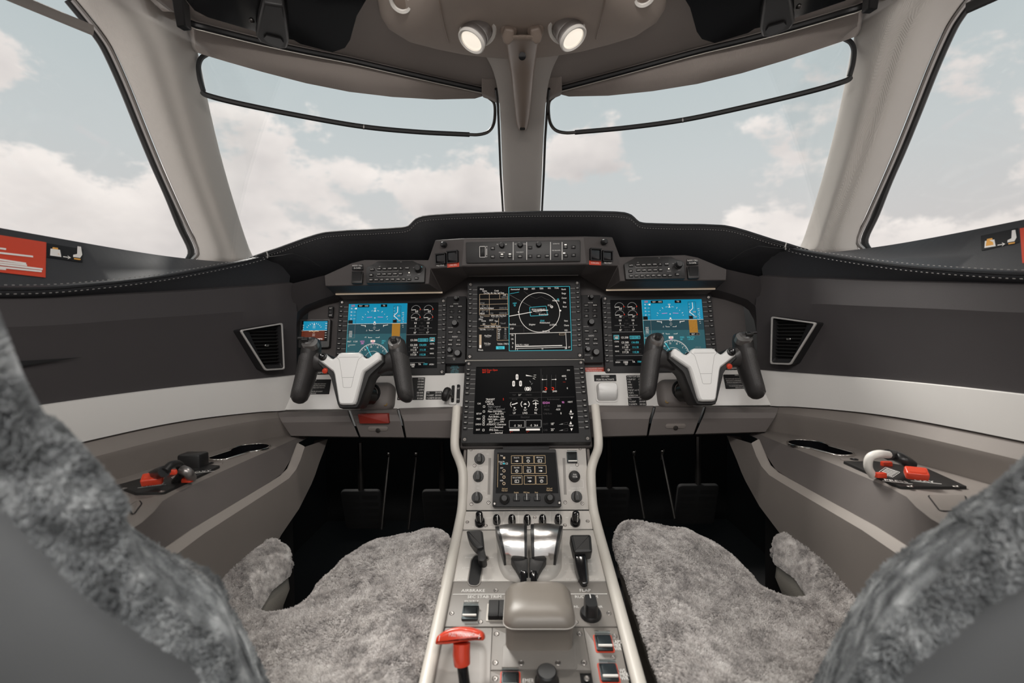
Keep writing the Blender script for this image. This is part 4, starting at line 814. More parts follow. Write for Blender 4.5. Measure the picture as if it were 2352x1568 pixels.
# ---- audio panels on the brow
for s in (-1, 1):
    O = W(908, 627, 1.170); F = frame(O if s < 0 else mir(O, 1), 13); F0 = frame(O, 13); sd = ('left', 'right')[s > 0]
    ap = thing('audio_selector', 'black audio selector panel with rows of keys on the %s brow' % sd, 'control panel', F)
    q = lambda a, b: onf(F0, 800 + a / 11.76, 580 + b / 11.76)
    ol = [q(*p) for p in ((490, 835), (495, 410), (620, 350), (720, 300), (800, 240), (1750, 225), (1860, 290), (2030, 340), (2080, 390), (2060, 810))]
    mb = MB(); mb.prism(rpoly(ol, .002, 2), -.008, .003, .001); part('faceplate', mb, 'black_satin', ap)
    R1 = ((660, 470, 'AUTO'), (845, 455, 'COM1'), (990, 452, 'COM2'), (1135, 448, 'COM3'), (1285, 443, 'COM4'), (1432, 440, 'PA'), (1605, 432, 'MUSIC'), (632, 622, 'CAB'), (840, 600, 'COM1'), (985, 597, 'COM2'), (1130, 595, 'COM3'), (1278, 590, 'COM4'), (1425, 587, 'SPKR'), (632, 750, 'NAV1'), (775, 748, 'NAV2'), (920, 747, 'ADF1'), (1070, 743, 'ADF2'), (1215, 740, 'DME1'), (1365, 737, 'DME2'), (1510, 735, 'MKR'), (1655, 738, 'AUX'), (1855, 708, 'ISOL'))
    tx = []
    for a, b, t in R1: piece('push_button', shared('ap_btn', btn_mb(.0098, .0068), 'key_black'), ap, TR(*q(a, b), .003)); tx.append((t, *q(a, b), .0038))
    letters(ap, tx, z=.0064)
    mb = MB()
    for y in (515, 655): mb.pl([q(770, y - 20), q(800, y), q(1340, y - 5), q(1360, y - 30)], .0005, .0034)
    for t, a, b in (('MIC', 860, 385), ('VOL', 1430, 262), ('HEADSET', 1650, 620), ('PILOT', 1920, 590), ('MIN', 1780, 415)): mb.text(t, *q(a, b), .003, .0034, 'C', .8)
    part('fine_marks', mb, 'grey_print', ap, flat=True)
    mb = MB(TR(*q(1905, 470), .003)); mb.lathe([(.0095, 0), (.0095, .003), (.0082, .004), (.0078, .013), (.0065, .015)], 20); part('volume_knob', mb, 'black_plastic', ap)
    mb = MB(TR(*q(1985, 400), .0032)); mb.plate(circ(.0016, 8)); part('cyan_mark', mb, 'cyan_print', ap, flat=True)
    mb = MB(TR(*q(1650, 552), .003)); mb.lathe([(.0016, 0), (.0014, .001)], 10); part('indicator_lamp', mb, 'lamp_glow', ap)
    # call sign placard and rocker outboard of it
    F = frame(mir(W(821, 630, 1.1765), s), 13); F0 = frame(W(821, 630, 1.1765), 13)
    rs = thing('rocker_switch', 'black rocker switch under a call sign placard on the %s brow' % sd, 'switch', F)
    q2 = lambda px, py: (lambda p: (-p[0], p[1]) if s > 0 else p)(onf(F0, px, py))
    a, b = q2(809, 607), q2(834, 619.5); mb = MB(); mb.prism(rrect(.0275, .0145, .0008, 2, (a[0] + b[0]) / 2, (a[1] + b[1]) / 2), -.003, .002, .0004); part('placard', mb, 'placard', rs)
    letters(rs, [('RADIO CALL', (a[0] + b[0]) / 2, (a[1] + b[1]) / 2 + .0034, .0058), ('D-CHMS', (a[0] + b[0]) / 2, (a[1] + b[1]) / 2 - .0034, .0058)], z=.0024)
    c = q2(820.5, 637); mb = MB(TR(*c)); mb.prism(rrect(.027, .032, .002, 2), -.004, .0025, .001); part('switch_frame', mb, 'black_satin', rs)
    mb = MB(TR(*c)); mb.rings([[(-.0115, y, z) for y, z in ((-.0135, .002), (0, .004), (.0135, .009), (.0135, 0), (-.0135, 0))], [(.0115, y, z) for y, z in ((-.0135, .002), (0, .004), (.0135, .009), (.0135, 0), (-.0135, 0))]]); part('rocker', mb, 'key_black', rs, bevel=.001)

# ---- radio tuning panels either side of the map display
for s, cpx in ((-1, 1047.5), (1, 1359)):
    F = frame(W(cpx, 757 if s < 0 else 754.5, 1.268), 13); sd = ('left', 'right')[s > 0]
    rp = thing('radio_panel', 'narrow radio tuning panel with knobs, %s of the map display' % sd, 'control panel', F)
    F0 = frame(W(1047.5, 757, 1.268), 13); q = lambda a, b: onf(F0, 1020 + .3252 * a, 520 + .3252 * b)
    mb = MB(); mb.prism(rrect(.054, .186, .002), -.008, .003, .001); part('faceplate', mb, 'bezel', rp)
    mb = MB(); mb.line((-.026, q(0, 770)[1]), (.026, q(0, 770)[1]), .0006, .0033); part('fine_marks', mb, 'recess', rp, flat=True)
    tx = []
    for a, b, t in ((55, 567, 'COM'), (115, 567, 'DATA'), (55, 603, '|'), (112, 603, 'A'), (52, 643, 'INS'), (110, 643, 'ID'), (48, 748, 'MENU'), (107, 748, 'CPL'), (48, 805, 'SWAP'), (105, 805, 'ATC'), (45, 835, 'BAND'), (103, 835, 'DETAIL')):
        piece('push_button', shared('rp_btn', btn_mb(.0125, .0082), 'key_black'), rp, TR(*q(a, b), .003)); tx.append((t, *q(a, b), .0048))
    letters(rp, tx, z=.0064)
    letters(rp, [('R  NO', *q(88, 503), .006), ('BARO STD', *q(85, 548), .0036), ('C    RANGE', *q(82, 672), .0036), ('PUSH SYNC', *q(46, 716), .0034), ('RADIO', *q(78, 780), .0062), ('SQL', *q(40, 858), .0036), ('VOL', *q(100, 880), .0036), ('EMERGENCY', *q(45, 915), .0034), ('PUSH', *q(72, 932), .0034), ('FMS', *q(72, 942), .0034)], z=.0034)
    for a, b, r in ((90, 516, .0055), (80, 690, .0078), (45, 880, .006), (100, 900, .0085)):
        piece('rotary_knob', shared('rp_knob%d' % int(r * 1e5), knob_mb(r, .017), 'black_plastic'), rp, TR(*q(a, b), .003))

# ---- standby instrument, left side
F = frame(W(723, 766, 1.272), 13, 3); sb = thing('standby_instrument', 'small square standby attitude display with brown ground, left of the left display', 'display', F)
mb = MB(); mb.ringplate(rrect(.084, .080, .004), rrect(.071, .056, .001, 3, 0, .007), -.014, .004); part('bezel', mb, 'black_satin', sb, bevel=.001)
mb = MB(); mb.rect(-.036, -.022, .036, .036, .001); part('screen', mb, 'lcd_black', sb, flat=True)
S = Scr(sb, 0, .007, .070, .055, .0012)
S.r('sky', .05, 0, .97, .48); S.r('brown', .0, .48, .88, .97); S.r('black', .88, .0, 1.0, 1.0); S.l('white', [(.0, .48), (.9, .48)], .012)
for a in (30, 45, 60, 75, 90, 105, 120, 135, 150): S.l('white', [S.pol(.47, .5, .36, a), S.pol(.47, .5, .42, a)], .016)
S.poly('white', [(.44, .2), (.50, .2), (.47, .10)]); S.l('gold', [(.28, .52), (.40, .50), (.47, .56), (.54, .50), (.66, .52)], .03)
for k, y in enumerate((.26, .34, .66, .74)): S.l('white', [(.42, y), (.52, y)], .016)
for k in range(7): S.l('white', [(.90, .12 + .12 * k), (.97, .12 + .12 * k)], .02); S.l('white', [(.03, .2 + .1 * k), (.08, .2 + .1 * k)], .018) if k < 3 else None
S.l('white', [(.14, .9), (.82, .9)], .03)
for k in range(9): S.l('white', [(.16 + .08 * k, .9), (.16 + .08 * k, .96)], .016)
S.done()
F = frame(W(760, 716, 1.289), 13); sw = thing('light_switch', 'tiny black switch marked on, above the standby display', 'switch', F)
mb = MB(); mb.prism(rrect(.0135, .030, .001, 2), -.003, .0025, .0006); part('body', mb, 'placard', sw); letters(sw, [('ALT', 0, .010, .0058), ('ON', 0, -.010, .0058)], z=.003)
mb = MB(); mb.prism(rrect(.009, .011, .001, 2), .002, .005, .001); part('rocker', mb, 'key_black', sw)

# ---- air vents in the side wall corners
def wall_frame(px, py, off):
    i, z = wall_hit(px, py, off); k = int(round(i)); k = min(k, len(WC) - 1); c = WC[k] + WN[k] * off
    n = Vector((WN[k][0], WN[k][1], 0)); u = Vector((-n.y, n.x, 0)); u = u if u.x > 0 else -u
    v = n.cross(u) if n.cross(u).z > 0 else u.cross(n)
    M = Matrix(((u.x, v.x, n.x), (u.y, v.y, n.y), (u.z, v.z, n.z))).to_4x4(); M.translation = Vector((c[0], c[1], z)); return M
VF = wall_frame(603, 797, .030)
for s in (-1, 1):
    M = VF
    if s > 0:
        c = VF.to_3x3(); u = Vector((c.col[0].x, -c.col[0].y, 0)); n = Vector((-c.col[2].x, c.col[2].y, 0)); v = n.cross(u)
        M = Matrix(((u.x, v.x, n.x), (u.y, v.y, n.y), (u.z, v.z, n.z))).to_4x4(); M.translation = mir(VF.translation, 1)
    av = thing('air_vent', 'metal framed trapezoid air vent with dark louvres in the %s side wall' % ('left', 'right')[s > 0], 'air vent', M)
    q = lambda px, py: (lambda p: (-p[0], p[1]) if s > 0 else p)(onf(VF, px, py))
    out = [q(*p) for p in ((547, 758), (646, 741), (651, 848), (606, 851))]; inn = [q(*p) for p in ((574, 762), (640, 748), (646, 837), (607, 838))]; edge = [q(*p) for p in ((553, 760), (643, 745), (648, 845), (608, 847))]
    ro, ri, re = rpoly(out, .006, 4), rpoly(inn, .005, 4), rpoly(edge, .005, 4)
    def al(a, b):                                     # same start for both outlines
        k = min(range(len(b)), key=lambda i: (Vector(b[i]) - Vector(a[0])).length); return b[k:] + b[:k]
    ri = al(ro, ri); re = al(ro, re)
    mb = MB(); mb.ringplate(ro, re, .002, .007); part('frame', mb, 'vent_metal', av, bevel=.001)
    mb = MB(); mb.rings([[(*p, -.030) for p in ro], [(*p, .002) for p in off2(ccw(ro), -.0006)]], cap0=False, cap1=False); part('skirt', mb, 'bezel', av)
    mb = MB(); n = len(re); mb.rings([[(*p, .004) for p in re], [(*p, -.004) for p in ri], [(*p, -.016) for p in ri]], cap0=False, cap1=False); part('surround', mb, 'bezel', av, ang=30)
    mb = MB(); mb.plate(ri, -.0165); part('duct', mb, 'recess', av, flat=True)
    lo, hi = min(p[1] for p in inn), max(p[1] for p in inn)
    for k in range(11):                               # louvre slats
        y = lo + (hi - lo) * (k + .7) / 11.6; xs_ = []
        for i in range(4):
            a, b = inn[i], inn[(i + 1) % 4]
            if (a[1] - y) * (b[1] - y) < 0: xs_.append(a[0] + (b[0] - a[0]) * (y - a[1]) / (b[1] - a[1]))
        if len(xs_) < 2: continue
        x0, x1 = min(xs_), max(xs_); mb = MB(Matrix.Translation((0, y, -.009)) @ Matrix.Rotation(R(-28), 4, 'X')); mb.box(((x0 + x1) / 2, 0, 0), (x1 - x0, .0012, .011)); part('louvre', mb, 'black_satin', av)
    mb = MB(TR(*q(613, 793), -.002)); mb.box((0, 0, 0), (.011, .005, .006)); part('vane_tab', mb, 'chrome', av, bevel=.001)
    a = q(626, 845); mb = MB(TR(*a, .0005)); mb.box((0, 0, 0), (.034, .005, .002)); part('slot', mb, 'recess', av)

# ---- things on the white band: gear lever, oxygen lever, placards
def band_frame(px, py, lift=.001):
    n = Vector((0, -.905, .425)); o = W(1075, 852, 1.243); d = ray(px, py); p = CAMPOS + d * ((o - CAMPOS).dot(n) / d.dot(n)); return p
BT = math.degrees(math.atan2(.038, .0895))
WBF = frame(W(860, 903, 1.2235), 24)
pb = BP[:3]; nb = (pb[1] - pb[0]).cross(pb[2] - pb[0]).normalized(); nb = nb if nb.y < 0 else -nb
tb = math.degrees(math.atan2(nb.z, -nb.y)); WBF = frame(pb[0].lerp(pb[2], .5) + nb * .0004, tb)
WBR = frame(mir(pb[0].lerp(pb[2], .5) + nb * .0004, 1), tb)
def placard(label, Fm, px0, py0, px1, py1, lines, m='placard', pm='white_print', r=.0015, sz=None, al='C', group=None, cat='placard'):
    a, b = onf(Fm, px0, py0), onf(Fm, px1, py1); c = ((a[0] + b[0]) / 2, (a[1] + b[1]) / 2); w, h = abs(b[0] - a[0]), abs(a[1] - b[1])
    M = Fm @ Matrix.Translation((*c, 0)); t = thing('placard', label, cat, M, group)
    mb = MB(); mb.prism(rrect(w, h, r, 2), -.0005, .0008, .0003); part('plate', mb, m, t)
    n = len(lines); mb = MB(); sz = sz or h / max(n, 1) * .82
    for i, l in enumerate(lines):
        v = h / 2 - (i + .5) * h / n
        cols = l.split('\t')
        if len(cols) == 2:
            if cols[0]: mb.text(cols[0], -w / 2 + .002, v, sz, .0011, 'L', .72)
            mb.text(cols[1], w / 2 - .002, v, sz, .0011, 'R', .72)
        elif l: mb.text(l, 0 if al == 'C' else -w / 2 + .002, v, sz, .0011, al, .72)
    if mb.v: part('lettering', mb, pm, t, flat=True)
    return t
LIM = ['OPERATIONAL LIMITATIONS', '', 'THIS AEROPLANE MUST BE OPERATED AS A COMMUTER CATEGORY', 'AEROPLANE IN COMPLIANCE WITH THE OPERATING LIMITATIONS', 'STATED IN THE FORM OF PLACARDS, MARKINGS AND MANUALS', '', 'THIS AEROPLANE IS APPROVED FOR VFR, IFR, DAY & NIGHT', 'OPERATION & ICING CONDITIONS']
placard('black operating limitations placard on the white band behind the left yoke', WBF, 661, 872, 756, 905, LIM)
placard('black operating limitations placard on the white band behind the right yoke', WBR, 1661, 860, 1752, 892, LIM)
SPD = ['V MAX FLAP EXT\t120 KIAS', 'V FLAP EXT\t170 KIAS', 'V FE\t130 KIAS', 'V MO\t290 KIAS', 'M MO\t0.74 M', 'V LE (0° and 15°)\t200 KIAS', 'V (33°)\t175 KIAS', 'V MIN/TOW\t85 KIAS']
placard('black airspeed limits placard right of the left yoke', WBF, 917, 867, 973, 918, SPD)
placard('black airspeed limits placard left of the right yoke', WBR, 1438, 862, 1486, 911, SPD)
SP2 = ['V A\t250 KIAS', 'V LO/EXT\t250 KIAS', 'V LO/RETR\t200 KIAS']
placard('small black speed placard beside the gear lever', WBF, 979, 898.5, 1015, 917, SP2)
placard('small black speed placard under the right airspeed limits placard', WBR, 1442, 913, 1485, 931, SP2)
placard('black oxygen placard with white letters above the white lever', WBR, 1364, 861, 1416, 875, ['OXYGEN', 'PUSH TO ACTIVATE'])
FFs = Matrix.Translation(FF.to_3x3().col[2] * .0008) @ FF
placard('thin black placard on the fascia under the left flight display', FFs, 692, 848, 748, 859, ['IN ACCORDANCE WITH', 'THE APPROVED AIRPLANE FLIGHT MANUAL'])
placard('thin black placard on the fascia under the right flight display', FFs, 1660, 843, 1712, 853, ['IN ACCORDANCE WITH', 'THE APPROVED AIRPLANE FLIGHT MANUAL'])
placard('black cyan lettered placard at the upper left of the systems display', FFs, 1023, 839, 1066, 857.5, ['MINIMUM FUEL', 'OFF PRESS >0.2 PSID', 'USABLE FUEL', 'A PRESS > 0.7 PSID', 'BEFORE LANDING'], pm='cyan_print')
placard('small red warning placard at the upper right of the systems display', FFs, 1342, 844, 1387, 853.5, ['FOR STANDARDISED LOADING', 'REFER TO THE PILOT INFO'], m='red_print')
# gear lever
M = WBF @ Matrix.Translation((*onf(WBF, 1037, 905), 0)); gl_ = thing('gear_lever', 'black wheel shaped landing gear lever in a white slot, left of the systems display', 'lever', M)
mb = MB(); mb.ringplate(rrect(.020, .058, .004, 3, .004), rrect(.008, .046, .003, 3, .004), 0, .004); part('slot_frame', mb, 'satin_white', gl_, bevel=.001)
mb = MB(); mb.rect(.0, -.024, .008, .024, .0006); part('slot', mb, 'recess', gl_, flat=True)
mb = MB(); mb.tube([(.004, -.012, 0), (.002, -.010, .02), (-.004, -.009, .032)], .0032, 8); part('arm', mb, 'dark_metal', gl_)
mb = MB(Matrix.Translation((-.008, -.009, .032)) @ Matrix.Rotation(R(90), 4, 'Y') @ Matrix.Rotation(R(20), 4, 'X')); mb.lathe([(.006, -.0075), (.0155, -.0075), (.0182, -.004), (.0185, 0), (.0182, .004), (.0155, .0075), (.006, .0075)], 24); part('wheel_knob', mb, 'black_satin', gl_)
M = WBF @ Matrix.Translation((*onf(WBF, 1052.5, 904), .0006)); gi = thing('gear_position_plate', 'narrow black plate marked UP and DN beside the gear lever', 'placard', M)
mb = MB(); mb.prism(rrect(.0095, .050, .004, 4), -.0006, .0010, .0004); part('plate', mb, 'placard', gi); letters(gi, [('UP', 0, .014, .0065), ('DN', 0, -.015, .0065)], z=.0014)
# oxygen lever
M = WBR @ Matrix.Translation((*onf(WBR, 1393, 901), 0)); ox = thing('oxygen_lever', 'white push lever in a rounded recess under the oxygen placard', 'lever', M)
mb = MB(); mb.ringplate(rrect(.058, .052, .008, 4), rrect(.052, .046, .007, 4), -.002, .0022); part('surround', mb, 'satin_white', ox)
mb = MB(); mb.rings([[(x, y, z) for x, y in rrect(.050 * k, hh, .007, 4, 0, cy)] for z, k, hh, cy in ((0, 1, .044, 0), (.014, 1, .040, .001), (.022, .97, .030, .005), (.026, .92, .022, .007))]); part('lever', mb, 'yoke_white', ox, ang=50)
# ================================================================== control yokes
CAP = [(0.0, 61), (20, 61), (25, 59), (30, 52), (38, 46.5), (44, 48), (60, 60.5), (65, 61), (71, 54), (71.5, 43), (36, 17), (33, 10), (20, -50), (17, -57), (11, -59), (0, -59)]
BODY = [(0, 56), (28, 56), (38, 50), (62, 62), (70, 61), (77, 55), (79, 38), (50, 10), (46, 4), (27, -56), (22, -65), (16, -67), (0, -67)]
def sym(l, k=.001): return [(x * k, y * k) for x, y in l] + [(-x * k, y * k) for x, y in reversed(l) if x > 0]
def ell(c, ru, rw, n=16, nz=0.0, nu=0.0):            # ring lying across the v axis, tipped
    return [(c[0] + ru * math.cos(a), c[1] + nz * math.sin(a) * rw + nu * math.cos(a) * ru, c[2] + rw * math.sin(a)) for a in [2 * math.pi * i / n for i in range(n)]]
def yoke(s):
    sd = ('left', 'right')[s > 0]; F = frame(mir(W(804, 871, 1.072), s), 12)
    y = thing('control_yoke', 'white faced control yoke with black leather horns on the %s, before the %s flight display' % (sd, sd), 'control yoke', F)
    mb = MB(); o = ccw(sym(BODY)); c0 = [(p[0] * .80, p[1] * .86) for p in o]
    mb.rings([[(*p, -.072) for p in c0], [(*p, -.060) for p in [(q[0] * .94, q[1] * .96) for q in o]], [(*p, -.012) for p in o], [(*p, -.002) for p in off2(o, -.001)], [(*p, .001) for p in off2(o, -.003)]]); part('body', mb, 'black_satin', y, ang=30)
    mb = MB(); o = ccw(sym(CAP)); mb.rings([[(*p, -.003) for p in o], [(*p, .008) for p in o], [(*p, .012) for p in off2(o, -.0015)], [(*p, .0145) for p in off2(o, -.0042)]]); cap = part('cap', mb, 'yoke_white', y, ang=42, label='white moulded cap')
    mb = MB(); L_ = [(-30, 51), (-23, 45), (-21, 40), (-13, 3), (-9.5, -18), (-7.5, -20), (7.5, -20), (9.5, -18), (13, 3), (21, 40), (23, 45), (30, 51)]
    for a, b in zip(L_, L_[1:]): mb.line((a[0] * .001, a[1] * .001), (b[0] * .001, b[1] * .001), .0008, .0147)
    mb.line((-.013, .0028), (.013, .0028), .0008, .0147); mb.line((-.023, .0495), (.023, .0495), .0008, .0147); part('fine_marks', mb, 'grey_print', cap, flat=True)
    for e in (-1, 1):                                 # e: which horn; outboard is e == s
        outb = (e == s)
        mb = MB(); P = [(101, 97, -16, 13, 14), (101, 93, -15, 19, 20), (102, 82, -15, 22, 25), (104, 64, -19, 22, 28), (109, 35, -24, 21, 29), (115, 2, -25, 20, 28), (121, -28, -22, 18.5, 25), (124, -42, -20, 17, 22), (125, -48, -19, 12, 16), (125, -51, -19, 6, 8)]
        mb.rings([ell((e * a * .001, b * .001, c * .001), ru * .001, rw * .001, 18, .28, -.10 * e) for a, b, c, ru, rw in P]); g = part('horn', mb, 'horn_black', y, ang=60)
        mb = MB(); P2 = [(105, 58, -20, 18, 25), (106, 53, -21, 23, 29.6), (109, 35, -24, 22.4, 30.4), (115, 2, -25, 21.4, 29.4), (121, -28, -22, 19.9, 26.4), (123.5, -39, -20, 18.2, 23), (124, -41, -20, 16, 20)]
        rr = []
        for a, b, c, ru, rw in P2:
            q = [(e * a * .001 + e * ru * .001 * math.cos(t) + e * .0012, b * .001 + .28 * math.sin(t) * rw * .001 - .10 * ru * .001 * math.cos(t) - .0012 * 0, c * .001 + rw * .001 * math.sin(t)) for t in [R(-105 + 215 * i / 16) for i in range(17)]]; rr.append(q)
        mb.rings(rr, close=False); part('leather_wrap', mb, 'grip_leather', g, ang=60)
        mb = MB(); mb.rings([[(e * x * .001, (v + dv) * .001, w * .001) for dv, w in sec] for x, v, sec in
             ((50, 28, [(-22, -55), (20, -58), (27, -30), (24, -8), (-8, -6), (-24, -20)]), (74, 42, [(-19, -50), (13, -52), (18, -30), (15, -8), (-8, -6), (-21, -20)]), (90, 52, [(-30, -44), (20, -44), (26, -25), (22, -3), (-12, -2), (-34, -18)]), (108, 58, [(-40, -40), (28, -38), (32, -22), (27, -4), (-14, -2), (-42, -16)]))]); part('arm', mb, 'horn_black', y, ang=70, subsurf=1)
        T = Matrix.Translation((e * .101, .086, .006)) @ Matrix.Rotation(R(-34), 4, 'X')
        if not outb:
            mb = MB(T); mb.lathe([(.0165, -.016), (.0160, -.002), (.0145, .001), (.0105, .0005)], 20); sw_ = part('switch_seat', mb, 'frame_metal', g)
            mb = MB(T); mb.lathe([(.0085, 0), (.0062, .004), (.0052, .009), (.0062, .0115), (.005, .0132)], 16); part('trim_hat', mb, 'black_plastic', g)
        else:
            mb = MB(T); mb.rings([[(e * (x - .004), yv, z) for x, yv in rrect(.036, .026, .011, 4)] for z in (-.014, -.001, .0008)]); part('switch_seat', mb, 'frame_metal', g)
            mb = MB(T); mb.box((e * .006, .003, .006), (.016, .009, .011)); mb.box((e * .015, .005, .010), (.016, .006, .006)); part('trim_switch', mb, 'black_plastic', g, bevel=.0015)
            T2 = Matrix.Translation((e * .0605, .0515, .0142)); mb = MB(T2); mb.lathe([(.0096, 0), (.0096, .002), (.0082, .003), (.0066, .0035)], 20); part('button_ring', mb, 'black_plastic', cap)
            mb = MB(T2); mb.lathe([(.0068, .002), (.0066, .006), (.005, .0085), (.002, .0095)], 16); part('push_button', mb, 'glossy_black', cap)
            mb = MB(Matrix.Translation((e * .059, .0215, -.003)) @ Matrix.Rotation(R(18), 4, 'X')); mb.lathe([(.0068, 0), (.0068, .004), (.0058, .0068), (.003, .008)], 16); part('red_button', mb, 'red_paint', y, label='red disconnect button')
    # column into the panel
    mb = MB(); mb.tube([(-s * -.012, -.030, -.060), (-s * .022, -.034, -.105)], .019, 14); part('shaft', mb, 'dark_metal', y)
    Wb = WBF if s < 0 else WBR; c = onf(WBF, 868, 914); c = (c[0] if s < 0 else -c[0], c[1])
    h = thing('yoke_housing', 'grey brown housing where the %s yoke shaft enters the white band' % sd, 'housing', Wb @ Matrix.Translation((*c, 0)))
    mb = MB(); o = rrect(.092, .078, .022, 5)
    mb.rings([[(*p, 0) for p in o], [(*p, .014) for p in off2(o, -.001)], [(*p, .024) for p in off2(o, -.006)], [(*p, .030) for p in off2(o, -.014)]]); part('shell', mb, 'taupe_dark', h, ang=50)
    T = Matrix.Translation((s * .014, .004, .026)); mb = MB(T)
    mb.lathe([(.026, 0), (.029, .004), (.027, .009), (.023, .006), (.021, .0)], 24); part('boot_ring', mb, 'recess', h); mb = MB(T); mb.lathe([(.021, 0), (.020, .006), (.016, .010)], 20); part('bearing', mb, 'dark_metal', h)
    sc_ = screw(h, -s * .030, -.024, .028, 1.1); sc_.data = shared('brass_screw', screw_mb, 'brass'); return y
yoke(-1); yoke(1)
# ================================================================== centre pedestal
PR = [(1.115, -.262), (1.085, -.280), (1.030, -.397), (.990, -.4217), (.670, -.4865), (.42, -.537)]
def pfr(a, b):
    (y0, z0), (y1, z1) = a, b; return frame((0, (y0 + y1) / 2, (z0 + z1) / 2), math.degrees(math.atan2(y0 - y1, z0 - z1)))
FA, FB, FC = pfr(PR[1], PR[2]), pfr(PR[2], PR[3]), pfr(PR[3], PR[4])
ped = thing('pedestal', 'pale grey centre pedestal with cream edge rails running back between the seats', 'pedestal', (0, .8, ZF))
def slab(mb, x, dn): 
    pr = [(y, z - dn) for y, z in PR]; pr = pr + [(.42, ZF), (1.13, ZF)]
    mb.rings([[(-x, y, z) for y, z in pr], [(x, y, z) for y, z in pr]])
mb = MB(); slab(mb, .139, .006); part('core', mb, 'recess', ped, world=True)
for s in (-1, 1):
    mb = MB(); pr = [(y, z - .004) for y, z in PR] + [(.42, ZF), (1.13, ZF)]
    mb.rings([[(s * .140, y, z) for y, z in pr], [(s * .146, y, z) for y, z in pr]]); part('side_panel', mb, 'taupe', ped, world=True)
    path = [(.166, 1.125, -.185), (.166, 1.098, -.225), (.1655, 1.078, -.258), (.163, 1.072, -.278), (.154, 1.070, -.300), (.1465, 1.062, -.322), (.1445, 1.050, -.35), (.145, 1.032, -.392), (.1475, .985, -.4205), (.1475, .85, -.4475), (.1475, .67, -.4835), (.1475, .42, -.534)]
    mb = MB(); mb.tube(spline([(s * x, y, z) for x, y, z in path], 60), .0105, 10, flat=.85, up=(1, 0, 0)); part('edge_rail', mb, 'cream', ped, world=True, ang=60, label='cream rounded edge rail')
def plate(par, F, px, th=.0035, m='ped_lit', name='face_plate', r=.002):
    """face plate on a plane; corners in photo pixels"""
    o = [onf(F, *p) for p in px]; mb = MB(); mb.prism(rpoly(o, r, 2), -.006, th, .0008); return part(name, mb, m, par)
def sq(F, y0, y1, x=.1375, g=.0006):
    v0 = onf(F, 1207, y0)[1] - g; v1 = onf(F, 1207, y1)[1] + g; mb = MB(); mb.prism([(-x, v1), (x, v1), (x, v0), (-x, v0)], -.006, 0, .0008); return mb
def pknob_mb(r=.0122, h=.017):
    m = MB(); m.lathe([(r, 0), (r, .0032), (r * .93, .0045), (r * .5, .0046)], 22)
    o = [(-.0052, -r * .78), (.0052, -r * .78), (.0066, -.002), (.0042, r * .94), (-.0042, r * .94), (-.0066, -.002)]
    m.rings([[(*p, .004) for p in o], [(p[0] * .86, p[1] * .92, h - .002) for p in o], [(p[0] * .7, p[1] * .82, h) for p in o]]); m.box((0, r * .55, h + .0001), (.0011, r * .62, .0004)); return m
def pmark(r=.0122, h=.017):
    m = MB(); m.rect(-.0007, r * .2, .0007, r * .80, h + .0003); m.line((0, r * .8), (0, r * .97), .0013, .0047); return m
def pointer_knob(par, u, v, w=0, rot=0.0, k=1.0):
    o = piece('rotary_knob', shared('pknob', pknob_mb, 'black_satin', 30), par, TR(u, v, w, rot) @ Matrix.Scale(k, 4)); piece('pointer_mark', shared('pmark', pmark, 'white_print'), o, Matrix()); return o
# ---- upper panel with the touch controller
A = thing('climate_panel', 'pale upper pedestal panel with black pointer knobs round the touch controller', 'control panel', FA)
part('face_plate', sq(FA, 1021, 1171.5), 'ped_lit', A)
z1 = lambda F, a, b: onf(F, 1000 + .22963 * a, 1000 + .22963 * b)
for a, b, r in ((443, 235, 0), (430, 410, 0), (418, 620, 0), (1412, 612, 0)): pointer_knob(A, *z1(FA, a, b), 0, r)
u, v = z1(FA, 1390, 410); mb = MB(TR(u, v)); mb.lathe([(.0128, 0), (.0128, .004), (.0112, .006), (.0105, .014), (.0085, .0155)], 22); part('rotary_knob', mb, 'black_satin', A); letters(A, [('PULL', u, v + .0025, .0045), ('TO SEL', u, v - .0025, .0045)], z=.0158)
letters(A, [(t, *z1(FA, a, b), s_) for t, a, b, s_ in (('WINDSHIELD', 455, 137, .0058), ('HEAT', 460, 156, .0048), ('ON', 520, 185, .0045), ('AI STBY', 440, 325, .0052), ('ON', 505, 375, .0042), ('OFF', 427, 487, .0050), ('AIS', 425, 525, .0052), ('AUTO', 480, 555, .0045), ('WS', 512, 615, .0045), ('CPCS', 1350, 118, .0066), ('MODE', 1375, 322, .0052), ('MANUAL', 1375, 340, .0046), ('CABIN ALT', 1398, 525, .0052), ('DESCEND   CLIMB', 1395, 548, .0046))])
mb = MB(); mb.pl([z1(FA, 1455, 440), z1(FA, 1478, 445), z1(FA, 1482, 520), z1(FA, 1440, 525)], .0006, .0004); part('fine_marks', mb, 'white_print', A, flat=True)
for a, b in ((357, 138), (392, 300), (360, 685), (532, 670), (1447, 128), (1418, 292), (1470, 678), (1298, 667)): screw(A, *z1(FA, a, b), 0, .9)
for a0, a1 in (((545, 225), (535, 590)), ((1285, 225), (1300, 590))):
    mb = MB(); p, q = z1(FA, *a0), z1(FA, *a1); mb.line(p, q, .006, .0004); part('recess_groove', mb, 'ped_shaded', A, flat=True)
